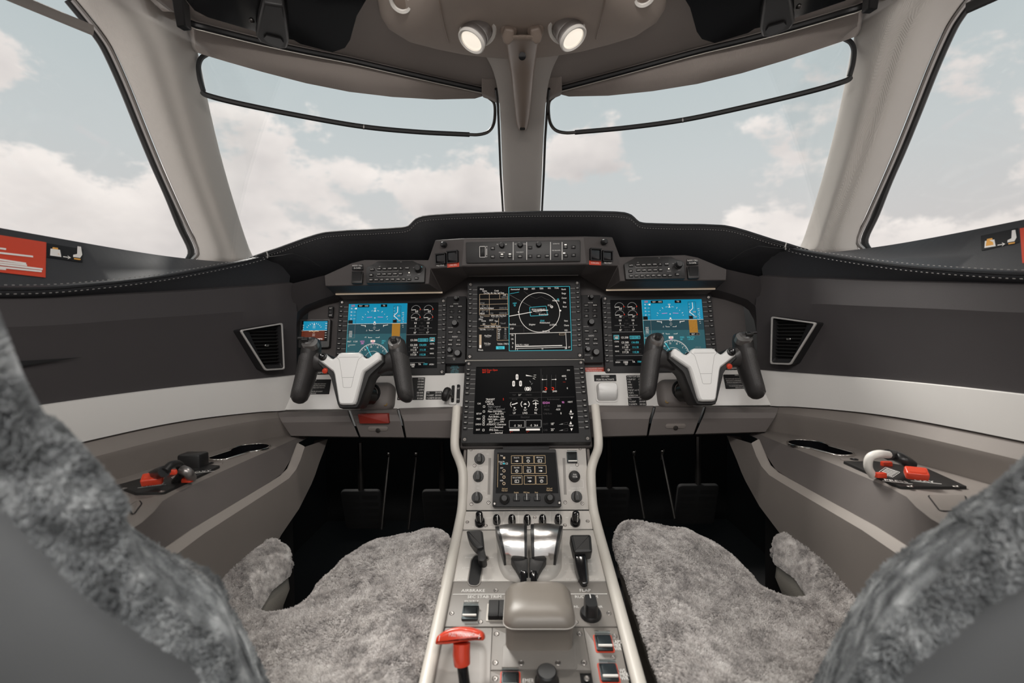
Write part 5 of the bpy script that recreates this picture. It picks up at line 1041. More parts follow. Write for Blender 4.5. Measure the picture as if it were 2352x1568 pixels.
def guard(par, F, px, py, w=.025, label=None, red=False, rot=0, ajar=0):
    u, v = onf(F, px, py); T = TR(u, v, 0, rot)
    g = thing('guarded_switch', label, 'switch', PM[par.name] @ T)
    mb = MB(); mb.prism(rrect(w, w * 1.12, .002, 2), -.001, .003, .0008); part('base', mb, 'black_plastic', g)
    if red: mb = MB(); mb.ringplate(rrect(w + .0036, w * 1.12 + .0036, .0025, 2), rrect(w, w * 1.12, .002, 2), 0, .0008); part('red_border', mb, 'red_print', g)
    mb = MB(); mb.prism(rrect(w * .74, w * .66, .0015, 2), .003, .006, .001); part('button', mb, 'key_black', g)
    HG = Matrix.Translation((0, w * .52, .007)) @ Matrix.Rotation(R(-ajar), 4, 'X') @ Matrix.Translation((0, -w * .52, -.007))
    mb = MB(HG); mb.rings([[(x, y, z) for x, y in rrect(w * k, w * 1.08 * k, .002, 2)] for z, k in ((.003, .97), (.010, .93), (.0118, .86))]); part('clear_cover', mb, 'clear_guard', g, label='clear hinged cover')
    mb = MB(); mb.tube([(-w * .48, w * .52, .009), (w * .48, w * .52, .009)], .0016, 8); part('hinge', mb, 'chrome', g)
    mb = MB(HG); mb.box((0, -w * .5, .010), (w * .86, .003, .003)); part('lip', mb, 'ring_white', g, bevel=.0008)
    return g
guard(A, FA, 1313.5, 1050, .0235, 'clear covered square switch at the top right of the upper pedestal panel', ajar=13)

# ---- touch controller
FT = Matrix.Translation(FA.to_3x3().col[2] * .020) @ FA; q = lambda a, b: z1(FT, a, b)
c = ((q(590, 130)[0] + q(1265, 710)[0]) / 2, (q(590, 130)[1] + q(570, 710)[1]) / 2)
tc = thing('touch_controller', 'black touch screen controller with gold icon grid and two knobs on the pedestal', 'display', FT)
ol = [q(*p) for p in ((588, 135), (1205, 135), (1262, 712), (570, 712))]; si = [q(*p) for p in ((620, 172), (1198, 172), (1230, 576), (604, 576))]
ro, ri = rpoly(ol, .003, 2), rpoly(si, .0008, 2); mb = MB(); mb.ringplate(ro, ri, -.020, 0); part('bezel', mb, 'bezel', tc, bevel=.0012)
mb = MB(); mb.plate(si, -.0015); part('screen', mb, 'lcd_black', tc, flat=True)
mb = MB(); p0, p1 = q(675, 108), q(1140, 134); mb.prism(rrect(p1[0] - p0[0], p0[1] - p1[1], .0015, 2, (p0[0] + p1[0]) / 2, (p0[1] + p1[1]) / 2), -.015, .001, .0008); part('top_grille', mb, 'bezel', tc)
x0, y0 = q(620, 172); x1, y1 = q(1215, 576)
S = Scr(tc, (x0 + x1) / 2, (y0 + y1) / 2, x1 - x0, y0 - y1, -.0012); n_ = lambda a, b: ((a - 612) / 603.0, (b - 172) / 404.0)
for j, (b0, b1) in enumerate(((203, 283), (303, 383), (403, 488))):
    for i, (a0, a1) in enumerate(((758, 868), (882, 995), (1003, 1115))):
        dx = (j - 1) * 6 * (1 if i else 0); S.b('gold', *n_(a0 + dx, b0), *n_(a1 + dx, b1), .008); cx, cy = n_((a0 + a1) / 2 + dx, b0 + 55)
        S.t('white', [['Direct To', 'Inhibits', 'MFD Format'], ['Show Info', 'Timers', 'Settings'], ['WX LX TAWS', 'Datalink', 'Checklist']][j][i], cx, n_(0, b0 + 20)[1], .036, xs=.7)
        if (i + j) % 3 == 0: S.l('white', [(cx - .03, cy), (cx + .03, cy)], .014); S.poly('white', [(cx, cy - .03), (cx + .025, cy), (cx, cy + .03)])
        elif (i + j) % 3 == 1: S.arc('white', cx, cy, .034, 0, 360, .010, 14); S.l('white', [(cx, cy - .02), (cx, cy + .01)], .010)
        else: S.b('white', cx - .032, cy - .03, cx + .032, cy + .03, .009); S.l('white', [(cx - .01, cy - .03), (cx - .01, cy + .03)], .008)
for k, t in enumerate(('Swap', 'DU & CTR', 'COM', 'NAV', 'XPDR')):
    S.t('white', t, .075, .07 + .155 * k, .034, xs=.7)
    if k in (2, 3, 4): S.arc('tan', .115, .14 + .155 * k, .032, 0, 360, .016, 12)
S.r('tan', .10, .10, .135, .155); S.r('cyan', .10, .255, .13, .29); S.b('white', .05, .255, .085, .29, .006); S.b('white', .145, .255, .18, .29, .006)
S.l('gold', [(.012, .03), (.008, .85)], .008)
for a, t in ((.13, 'Dbl Scroll'), (.88, 'Dbl Scroll')): S.t('gold', t, a, .885, .036, xs=.7); S.t('gold', 'Push Enter', a, .93, .036, xs=.7)
for a, t in ((808, 'Datalink'), (910, 'MFD Swap'), (1010, 'Event')): S.t('gold', t, n_(a, 0)[0], .975, .036, xs=.7)
S.done()
for a, b in ((693, 635), (1142, 628)):
    u, v = q(a, b); mb = MB(TR(u, v)); mb.lathe([(.0112, 0), (.0108, .008), (.0098, .009), (.0078, .010), (.0072, .022), (.0058, .024)], 22); part('dual_knob', mb, 'black_satin', tc, ang=30)
for a, b in ((812, 632), (914, 630), (1018, 630)):
    o = piece('push_button', shared('tc_btn', btn_mb(.0145, .0095, .004), 'key_black'), tc, TR(*q(a, b))); mb = MB(TR(*q(a, b))); mb.line((0, -.003), (0, .010), .0009, .0043); part('fine_marks', mb, 'white_print', tc, flat=True)
for a, b in ((592, 680), (1240, 672)): mb = MB(TR(*q(a, b))); mb.prism(rrect(.008, .011, .0015, 2), -.004, .0004); part('corner_recess', mb, 'recess', tc); screw(tc, *q(a, b), .0006, .7)

# ---- knob row
B = thing('audio_knob_row', 'strip with a row of seven black ribbed knobs below the touch controller', 'control panel', FB)
part('face_plate', sq(FB, 1172.5, 1215.5), 'ped_lit', B)
def sk_mb():
    m = MB(); n = 18; m.lathe([(.0084, 0), (.0086, .003), (.0080, .012), (.0072, .0175), (.0058, .0198), (.003, .0208)], n); return m
def sk_mark(): m = MB(); m.box((.0024, -.0066, .011), (.0013, .003, .017)); m.box((.0022, -.002, .0203), (.0013, .008, .0012)); return m
def tk_mb(): m = MB(); m.lathe([(.0108, 0), (.0108, .010), (.0098, .012), (.0082, .0125), (.0078, .030), (.0070, .034), (.0050, .0360), (.002, .0368)], 20); return m
def tk_mark(): m = MB(); m.box((.0030, -.0063, .024), (.0013, .003, .020)); m.box((.0028, -.002, .0356), (.0013, .007, .0014)); return m
for px, py in ((1141, 1199), (1176, 1199), (1211, 1199), (1246, 1199), (1282, 1198)):
    o = piece('rotary_knob', shared('sknob', sk_mb, 'glossy_black'), B, TR(*onf(FB, px, py))); piece('pointer_mark', shared('smark', sk_mark, 'white_print'), o, Matrix())
for px, py in ((1102.5, 1202), (1321, 1201)):
    o = piece('dual_knob', shared('tknob', tk_mb, 'glossy_black', 30), B, TR(*onf(FB, px, py))); piece('pointer_mark', shared('tmark', tk_mark, 'white_print'), o, Matrix())
mb = MB()
for px in (1158, 1191, 1264): mb.line(onf(FB, px, 1175), onf(FB, px - 1, 1213), .0006, .0004)
for t, a, b in (('VOL', 400, 825), ('MIC/INT', 400, 915), ('ON/OFF', 530, 825), ('HDPH', 560, 915), ('FLOOD', 615, 765), ('PANEL', 760, 765), ('PED', 915, 765), ('DOME', 1070, 765), ('ICE', 1215, 765), ('VOL', 1350, 765), ('MIC', 1320, 820), ('HDPH', 1365, 910)): mb.text(t, *z1(FB, a, b), .0048, .0004, 'C', .8)
part('lettering', mb, 'white_print', B, flat=True)
for a, b in ((320, 865), (505, 902), (993, 818), (1295, 897), (1523, 856)): screw(B, *z1(FB, a, b), 0, .9)

# ---- throttle quadrant plate
z2 = lambda F, a, b: onf(F, 960 + .23466 * a, 1200 + .23466 * b)
C = thing('throttle_quadrant', 'pale throttle quadrant plate with lever slots on the pedestal', 'control panel', FC)
part('face_plate', sq(FC, 1217, 1334.5), 'ped_lit', C)
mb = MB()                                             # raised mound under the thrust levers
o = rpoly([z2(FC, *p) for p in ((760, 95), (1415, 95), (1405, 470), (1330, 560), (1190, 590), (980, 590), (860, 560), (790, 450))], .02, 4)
mb.rings([[(*p, 0) for p in o], [(*p, .006) for p in off2(o, -.002)], [(*p, .010) for p in off2(o, -.007)], [(*p, .0115) for p in off2(o, -.013)]]); part('lever_mound', mb, 'ped_lit', C, ang=60)
for nm, pts in (('airbrake_slot', ((525, 370), (560, 325), (625, 325), (680, 335), (690, 360), (640, 380), (600, 600), (570, 622), (510, 615), (492, 585))), ('flap_slot', ((1530, 340), (1645, 330), (1668, 610), (1610, 612), (1575, 570)))):
    o = [z2(FC, *p) for p in pts]; mb = MB(); mb.plate(rpoly(o, .004, 3), .0006); part(nm, mb, 'recess', C, flat=True)
    ro = rpoly(o, .004, 3); mb = MB(); mb.ringplate(off2(ro, .002), ro, 0, .0014); part('slot_rim', mb, 'ped_shaded', C)
mb = MB()
for t, a, b in (('IN', 475, 343), ('IN', 726, 343), ('1/2', 450, 444), ('1/2', 720, 444), ('OUT', 418, 562), ('OUT', 715, 562), ('0°', 1440, 338), ('0°', 1690, 338), ('8°', 1450, 405), ('8°', 1700, 405), ('15°', 1456, 474), ('15°', 1728, 474), ('33°', 1470, 555), ('33°', 1755, 555)): mb.text(t, *z2(FC, a, b), .0062, .0006, 'C', .9)
for a in ((490, 343, 535, 343), (690, 343, 712, 343), (472, 444, 512, 444), (628, 444, 695, 444), (448, 562, 490, 562), (615, 562, 688, 562), (1472, 338, 1525, 338), (1650, 338, 1675, 338), (1475, 405, 1535, 405), (1655, 405, 1682, 405), (1482, 474, 1545, 474), (1672, 474, 1700, 474), (1500, 556, 1560, 556), (1695, 556, 1728, 556)): mb.line(z2(FC, *a[:2]), z2(FC, *a[2:]), .0011, .0006)
part('lettering', mb, 'white_print', C, flat=True)
mb = MB()
for t, a, b in (('IDLE', 932, 522), ('IDLE', 1248, 520)): mb.text(t, *z2(FC, a, b), .0075, .0122, 'C', .85)
mb.rect(*z2(FC, 962, 530), *z2(FC, 990, 512), .0122); mb.rect(*z2(FC, 1190, 530), *z2(FC, 1218, 512), .0122); part('lettering', mb, 'white_print', C, flat=True)

# ---- thrust levers
for s in (-1, 1):
    F = frame(W(1177 if s < 0 else 1255, 1246, .872), 55); sd = ('left', 'right')[s > 0]
    t = thing('thrust_lever', 'brushed metal capped thrust lever, the %s one of the pair' % sd, 'lever', F)
    if s < 0: pts = [(757, 60), (1068, 40), (1066, 358), (838, 352)]
    else: pts = [(1102, 38), (1418, 55), (1352, 352), (1116, 358)]
    tl, tr_, br, bl = [z2(F, *p) for p in pts]
    def row(f, a, b, w):
        l = Vector(tl).lerp(Vector(bl), f); r = Vector(tr_).lerp(Vector(br), f); return [(*(l.lerp(r, a + (b - a) * k / 6)), w + .0035 * math.sin(math.pi * (a + (b - a) * k / 6))) for k in range(7)]
    def cap_(a, b, dw):
        mb = MB(); ts = [i / 12 for i in range(13)]; top = []
        for f in ts: top.append(row(f, a, b, .021 * math.sin(math.pi * (.12 + .80 * f)) ** .8 + dw))
        bot = [[(x, y, -.024 + dw) for x, y, z in r] for r in top]
        loft(mb, top); loft(mb, bot); mb.rings([[r[0] for r in top], [r[0] for r in bot]], close=False); mb.rings([[r[-1] for r in top], [r[-1] for r in bot]], close=False); mb.rings([top[0], bot[0]], close=False); mb.rings([top[-1], bot[-1]], close=False); return mb
    e0, e1 = (.10, .90)
    part('metal_cap', cap_(e0, e1, .001), 'brushed', t, ang=50); part('side_cheek', cap_(0, e0 - .002, -.001), 'black_plastic', t, ang=50); part('side_cheek', cap_(e1 + .002, 1, -.001), 'black_plastic', t, ang=50)
    k = 1 if s < 0 else -1; X0 = (lambda a: a if s < 0 else 2168 - a)
    st = [z2(F, X0(a), b) for a, b in ((908, 350), (1075, 350), (1078, 500), (995, 510))]; mb = MB(); mb.prism(st, -.020, .004, .002); part('stem', mb, 'black_satin', t)
    ft = [z2(F, X0(a), b) for a, b in ((1003, 480), (1066, 480), (1062, 606), (1000, 606))]; mb = MB(); mb.prism(rpoly(ft, .003, 2), -.016, .006, .002); part('foot', mb, 'glossy_black', t)
# ---- airbrake and flap levers
F = frame(W(1093, 1243, .880), 50); t = thing('airbrake_lever', 'black hooked airbrake lever in the left slot of the quadrant', 'lever', F)
mb = MB(); mb.prism(rpoly([z2(F, *p) for p in ((474, 92), (610, 82), (636, 100), (650, 258), (590, 275), (545, 240), (500, 175))], .004, 3), -.020, .008, .004); part('handle', mb, 'black_satin', t, ang=20)
mb = MB(); mb.prism(rpoly([z2(F, *p) for p in ((582, 250), (646, 245), (672, 350), (640, 385), (590, 375))], .003, 2), -.040, .002, .002); part('stem', mb, 'black_satin', t)
mb = MB(); mb.tube([(*z2(F, 572, 385), -.034), (*z2(F, 620, 400), -.034)], .006, 10); part('detent_roller', mb, 'dark_metal', t)
F = frame(W(1335, 1253, .868), 52); t = thing('flap_lever', 'black square headed flap lever in the right slot of the quadrant', 'lever', F)
mb = MB(); mb.prism(rpoly([z2(F, *p) for p in ((1484, 136), (1690, 134), (1705, 310), (1525, 318))], .005, 3), -.018, .010, .005); part('handle', mb, 'black_satin', t, ang=20)
mb = MB(); mb.prism(rpoly([z2(F, *p) for p in ((1528, 300), (1640, 300), (1655, 470), (1665, 600), (1615, 610), (1575, 540), (1545, 420))], .004, 2), -.030, .002, .003); part('stem', mb, 'glossy_black', t)

# ---- trim panel
D = thing('trim_panel', 'pedestal panel lettered airbrake and flap above stabiliser and rudder trim controls', 'control panel', FC)
part('face_plate', sq(FC, 1336, 1438.5), 'ped_shaded', D)
mb = MB()
for t, a, b, z in (('AIRBRAKE', 540, 665, .0098), ('THRUST', 1085, 665, .0098), ('FLAP', 1637, 663, .0098), ('SEC STAB TRIM', 650, 725, .0092), ('RUD TRIM', 1648, 725, .0092), ('ENABLE', 525, 773, .0074), ('NL', 1552, 823, .0070), ('NR', 1782, 823, .0070)): mb.text(t, *z2(FC, a, b), z, .0004, 'C', .95)
mb.line(z2(FC, 342, 702), z2(FC, 1852, 698), .0013, .0004); part('lettering', mb, 'white_print', D, flat=True)
for a, b in ((762, 663), (1420, 663), (330, 887), (612, 970), (1868, 887), (1547, 972)): screw(D, *z2(FC, a, b), 0, .95)
guard(D, FC, 1080.5, 1409, .0265, 'clear covered enable switch on the left of the trim panel')
for k, a in enumerate((742, 842)):
    mb = MB(TR(*z2(FC, a, 885))); w_, h_ = .0170, .0305
    mb.rings([[(x * w_ / 2, y, z) for y, z in ((-h_ / 2, 0), (-h_ / 2, .009), (-.004, .0075), (h_ / 2, .013), (h_ / 2, 0))] for x in (-1, 1)]); part('trim_rocker', mb, 'key_black', D, bevel=.001)
mb = MB(); p, q_ = z2(FC, 680, 797), z2(FC, 900, 966); mb.prism(rrect(q_[0] - p[0], p[1] - q_[1], .001, 2, (p[0] + q_[0]) / 2, (p[1] + q_[1]) / 2), 0, .0012); part('rocker_frame', mb, 'cream', D)
u, v = z2(FC, 1690, 900); mb = MB(TR(u, v)); mb.lathe([(.0175, 0), (.0175, .004), (.0155, .007)], 22); kb = part('rudder_trim_knob', mb, 'black_plastic', D)
mb = MB(TR(u, v)); mb.rings([[(x, y, z) for x, y in rrect(.0205 * k, .030 * k, .005, 3)] for z, k in ((.005, 1), (.024, .98), (.028, .88))]); part('knob_grip', mb, 'black_plastic', kb, ang=50); mb = MB(TR(u, v)); mb.rect(-.0007, .004, .0007, .0125, .0284); part('pointer_mark', mb, 'white_print', kb, flat=True)

# ---- rear panels
E_ = thing('rear_panel', 'rear pedestal plates with cross head screws round the grey box', 'control panel', FC)
plate(E_, FC, [(1131.5, 1441), (1339.5, 1441), (1357, 1538), (1127, 1538)], .0, 'ped_shaded', r=.0006); plate(E_, FC, [(1340.5, 1441), (1418, 1441), (1452, 1600), (1368, 1600)], .0, 'ped_shaded', r=.0006)
plate(E_, FC, [(1127, 1540), (1331, 1540), (1344, 1640), (1122, 1640)], .0, 'ped_shaded', r=.0006)
mb = MB(); o = rpoly([z2(FC, *p) for p in ((830, 1200), (1540, 1200), (1560, 1440), (822, 1440))], .004, 2); mb.prism(o, 0, .0022, .0008); part('box_flange', mb, 'ped_shaded', E_)
for a, b, w in ((768, 1088, 0), (1582, 1088, 0), (757, 1370, 0), (1625, 1370, 0), (1010, 1385, .0022), (1370, 1385, .0022), (1922, 1112, 0), (1907, 1325, 0), (755, 1525, 0), (1652, 1525, 0)): screw(E_, *z2(FC, a, b), w, 1.0)
letters(E_, [('FLAPS', *z2(FC, 1938, 1168), .0082), ('EMER', *z2(FC, 1940, 1202), .0082), ('PWR', *z2(FC, 1950, 1236), .0082), ('WS', *z2(FC, 1998, 1450), .0082), ('EMER', *z2(FC, 2008, 1487), .0082), ('PWR', *z2(FC, 2015, 1525), .0082), ('EMER', *z2(FC, 1080, 1548), .0088)], z=.0006)
guard(E_, FC, 1386.5, 1478, .0250, 'red edged clear covered switch lettered flaps emergency power', True)
guard(E_, FC, 1398, 1546, .0250, 'red edged clear covered switch lettered WS emergency power', True)
guard(E_, FC, 1172, 1566, .0250, 'red edged clear covered switch at the bottom edge beside the red handle', True)
u, v = z2(FC, 1262, 1575); mb = MB(TR(u, v)); mb.lathe([(.017, 0), (.017, .005), (.0145, .008), (.014, .020), (.012, .022)], 22); part('rotary_knob', mb, 'black_plastic', E_)
# ---- left rear well with the red handle
hw = thing('handle_well', 'moulded grey well in the pedestal under the red handle', 'tray', FC)
o = [z2(FC, *p) for p in ((265, 1030), (725, 1030), (708, 1445), (700, 1900), (60, 1900))]; ii = [z2(FC, *p) for p in ((300, 1150), (690, 1150), (690, 1445), (680, 1800), (120, 1800))]
ro, ri = rpoly(o, .002, 4), rpoly(ii, .028, 4); mb = MB(); mb.rings([[(*p, -.006) for p in ro], [(*p, 0) for p in ro], [(*p, 0) for p in ri], [(*p, -.002) for p in off2(ri, -.004)], [(*p, -.0045) for p in off2(ri, -.012)]], cap0=False, cap1=True); part('tray', mb, 'ped_shaded', hw, ang=50)
F = frame(W(1057, 1462, .655), 30); rh = thing('emergency_handle', 'bright red T shaped pull handle on a black rod at the pedestal left', 'handle', F)
top = [(172, 1190), (190, 1110), (260, 1058), (340, 1030), (425, 1020), (520, 1030), (600, 1055), (645, 1090), (652, 1140), (640, 1150), (560, 1148), (420, 1165), (300, 1185)]
mb = MB(); mb.prism(rpoly([z2(F, *p) for p in top], .003, 2), -.020, .010, .004); part('grip', mb, 'red_paint', rh, ang=50)
mb = MB(); mb.text('PULL TO EXTEND', *z2(F, 440, 1090), .0058, .0105, 'C', .8); mb.line(z2(F, 225, 1095), z2(F, 215, 1150), .0008, .0105); mb.line(z2(F, 610, 1080), z2(F, 600, 1130), .0008, .0105); part('lettering', mb, 'white_print', rh, flat=True)
a, b = z2(F, 425, 1180), z2(F, 425, 1395); mb = MB(); mb.tube([(*a, -.004), (a[0], (a[1] + b[1]) / 2, -.006), (*b, -.010)], [.0125, .0125, .0115], 14); part('sleeve', mb, 'red_paint', rh)
c = z2(F, 445, 1640); mb = MB(); mb.tube([(*b, -.010), (*c, -.020)], .0078, 12); part('rod', mb, 'glossy_black', rh)
# ---- grey box (covered lever)
bx = W(1239, 1480, .69).x; g = thing('control_box', 'rounded grey brown box with domed lid standing on the rear pedestal', 'box', (bx, .72, -.48))
def rr(hx, y0, y1, z, r): return [(bx + x, (y0 + y1) / 2 + y, z) for x, y in rrect(hx * 2, y1 - y0, r, 6)]
mb = MB(); mb.rings([rr(.0535, .688, .775, -.4845, .012), rr(.0505, .691, .772, -.478, .012), rr(.0505, .683, .766, -.455, .013), rr(.051, .672, .762, -.434, .015)]); part('body', mb, 'box_grey', g, world=True, ang=60)
mb = MB(); mb.rings([rr(.0520, .669, .763, -.436, .016), rr(.0530, .666, .764, -.431, .017), rr(.0525, .667, .764, -.424, .018), rr(.047, .676, .760, -.4145, .020), rr(.038, .688, .753, -.4095, .020), rr(.024, .70, .745, -.408, .016)]); part('lid', mb, 'box_grey', g, world=True, ang=60)
mb = MB(); mb.tube([tuple(Vector(p) + Vector((0, -.0004, 0))) for p in rr(.0530, .666, .764, -.4315, .017)] + [rr(.0530, .666, .764, -.4315, .017)[0]], .0008, 5, cap=False); part('seam', mb, 'ped_lit', g, world=True)
# ================================================================== sheepskin covered pilot seats
from mathutils.geometry import delaunay_2d_cdt
from mathutils.kdtree import KDTree
from mathutils.bvhtree import BVHTree
def fur(name, parent, V, T, n, length, rad, m, tuft=26, weight=None, clump=.72):
    V = np.array(V, float); T = np.array(T, int); a, b, c = V[T[:, 0]], V[T[:, 1]], V[T[:, 2]]
    cr = np.cross(b - a, c - a); ar = np.linalg.norm(cr, axis=1); p = ar / ar.sum(); N = cr / np.maximum(ar, 1e-12)[:, None]
    vn = np.zeros_like(V)
    for k in range(3): np.add.at(vn, T[:, k], cr)
    vn /= np.maximum(np.linalg.norm(vn, axis=1), 1e-12)[:, None]
    idx = RNG.choice(len(T), n, p=p); r1 = np.sqrt(RNG.random(n)); r2 = RNG.random(n); w = np.stack([1 - r1, r1 * (1 - r2), r1 * r2], 1)[:, :, None]
    P = (np.stack([a[idx], b[idx], c[idx]], 1) * w).sum(1); Nn = (np.stack([vn[T[idx, k]] for k in range(3)], 1) * w).sum(1); Nn /= np.maximum(np.linalg.norm(Nn, axis=1), 1e-9)[:, None]
    # slow and fast swirl of the pile
    def field(P, f, ph): return np.stack([np.sin(P @ np.array(q) * f + ph + k) for k, q in enumerate(((1.0, .7, .4), (-.6, 1.1, .5), (.5, -.4, 1.2)))], 1)
    D = Nn * 1.0 + .22 * field(P, 38, 1.0) + .22 * field(P, 97, 2.3) + .20 * RNG.normal(size=(n, 3)) + np.array([0, 0, -.12])
    D /= np.linalg.norm(D, axis=1)[:, None]; up = (D * Nn).sum(1); D += Nn * np.maximum(0, .35 - up)[:, None]; D /= np.linalg.norm(D, axis=1)[:, None]
    L = length * (0.72 + .22 * np.sin(P @ np.array([61., 47., 53.])) * np.sin(P @ np.array([-43., 67., 39.])) + .22 * RNG.random(n))
    tip = P + D * L[:, None]
    lead = RNG.choice(n, max(8, n // tuft), replace=False); kd = KDTree(len(lead))
    for k, i in enumerate(lead): kd.insert(P[i], k)
    kd.balance(); li = np.array([lead[kd.find(q)[1]] for q in P]); tip = tip * (1 - clump) + tip[li] * clump + RNG.normal(size=(n, 3)) * length * .05
    mid1 = P + (tip - P) * .35 + Nn * (L * .10)[:, None] + RNG.normal(size=(n, 3)) * length * .07; mid2 = P + (tip - P) * .72 + Nn * (L * .07)[:, None] + RNG.normal(size=(n, 3)) * length * .08
    Q = np.stack([P - Nn * .001, mid1, mid2, tip], 1).reshape(-1, 3)
    cu = bpy.data.hair_curves.new(name); cu.add_curves([4] * n); cu.attributes['position'].data.foreach_set('vector', Q.astype(np.float32).ravel())
    at = cu.attributes.get('radius') or cu.attributes.new('radius', 'FLOAT', 'POINT'); at.data.foreach_set('value', np.tile(np.array([1.0, .95, .8, .45]) * rad, n).astype(np.float32))
    cu.materials.append(MATS[m]); o = bpy.data.objects.new(name, cu); COL.objects.link(o); o.parent = parent; o['kind'] = 'stuff'; return o
def in_poly(x, y, o):
    r = False
    for i in range(len(o)):
        (x1, y1), (x2, y2) = o[i - 1], o[i]
        if (y1 > y) != (y2 > y) and x < (x2 - x1) * (y - y1) / (y2 - y1) + x1: r = not r
    return r
def seat_pts(o):                                       # triangulated plan of a cushion with distance to its outline
    xs = [p[0] for p in o]; ys = [p[1] for p in o]; g = .011; pts = list(o); E = [(i, (i + 1) % len(o)) for i in range(len(o))]
    A = np.array(o); Bq = np.roll(A, -1, 0)
    def dist(x, y):
        d = Bq - A; t = np.clip(((x - A[:, 0]) * d[:, 0] + (y - A[:, 1]) * d[:, 1]) / np.maximum((d ** 2).sum(1), 1e-12), 0, 1); return np.sqrt(((A[:, 0] + d[:, 0] * t - x) ** 2 + (A[:, 1] + d[:, 1] * t - y) ** 2).min())
    y = min(ys)
    for r in (.003, .009):
        for p in off2(ccw(o), -r): pts.append(p)
    while y < max(ys):
        x = min(xs)
        while x < max(xs):
            if in_poly(x, y, o) and dist(x, y) > .015: pts.append((x, y))
            x += g
        y += g
    v, e, f, *_ = delaunay_2d_cdt([Vector(p) for p in pts], E, [], 1, 1e-5)
    return [(p.x, p.y) for p in v], [tuple(t) for t in f], dist
# plan of the left seat's cushion: two thigh horns with a gap between them
def arcpts(c, r, a0, a1, n=6): return [(c[0] + r * math.cos(R(a0 + (a1 - a0) * i / n)), c[1] + r * math.sin(R(a0 + (a1 - a0) * i / n))) for i in range(n + 1)]
CUSH = [(-.150, .46)] + [(-.147, .60), (-.146, .75)] + arcpts((-.180, .875), .034, 0, 80, 4) + [(-.235, .915)] + arcpts((-.275, .868), .046, 85, 150, 5) + [(-.335, .84), (-.362, .775)] + arcpts((-.398, .755), .036, -5, -90, 4)[0:] + arcpts((-.408, .755), .036, -90, -170, 4) + [(-.449, .80)] + arcpts((-.489, .862), .040, 5, 90, 4) + [(-.52, .898), (-.548, .872), (-.568, .82), (-.582, .76), (-.585, .65), (-.585, .46)]
CUSH = [(max(x * 1.08, -.568), y * 1.08) for x, y in CUSH]
KS = 1.08
def ztop(x, y):
    x, y = x / KS, y / KS
    c = -.398; h = min(1, max(0, (y - .60) / .24)); z = -.438 + .044 * h * h * (3 - 2 * h)
    z += .020 * min(1, max(0, (abs(x - c) - .09) / .11)) ** 2 - .006
    if x < c: z += .034 * min(1, max(0, (abs(x - c) - .08) / .10)) ** 2
    return KS * (z + .003 * math.sin(31 * x + 17 * y) * math.cos(23 * y - 11 * x))
BC = [(-.42, .18), (-.37, .175), (-.33, .15), (-.315, .10), (-.313, .05), (-.313, .017), (-.314, -.02), (-.309, -.056), (-.296, -.099), (-.280, -.136), (-.263, -.168), (-.241, -.207), (-.228, -.247), (-.220, -.30), (-.215, -.36), (-.215, -.46)]
BI = [(-.42, .09), (-.405, .088), (-.395, .07), (-.39, .03), (-.388, -.005), (-.386, -.03), (-.384, -.055), (-.378, -.085), (-.366, -.120), (-.347, -.152), (-.318, -.182), (-.284, -.217), (-.263, -.252), (-.256, -.30), (-.252, -.36), (-.252, -.46)]
def yb(z): return .286 - .38 * z
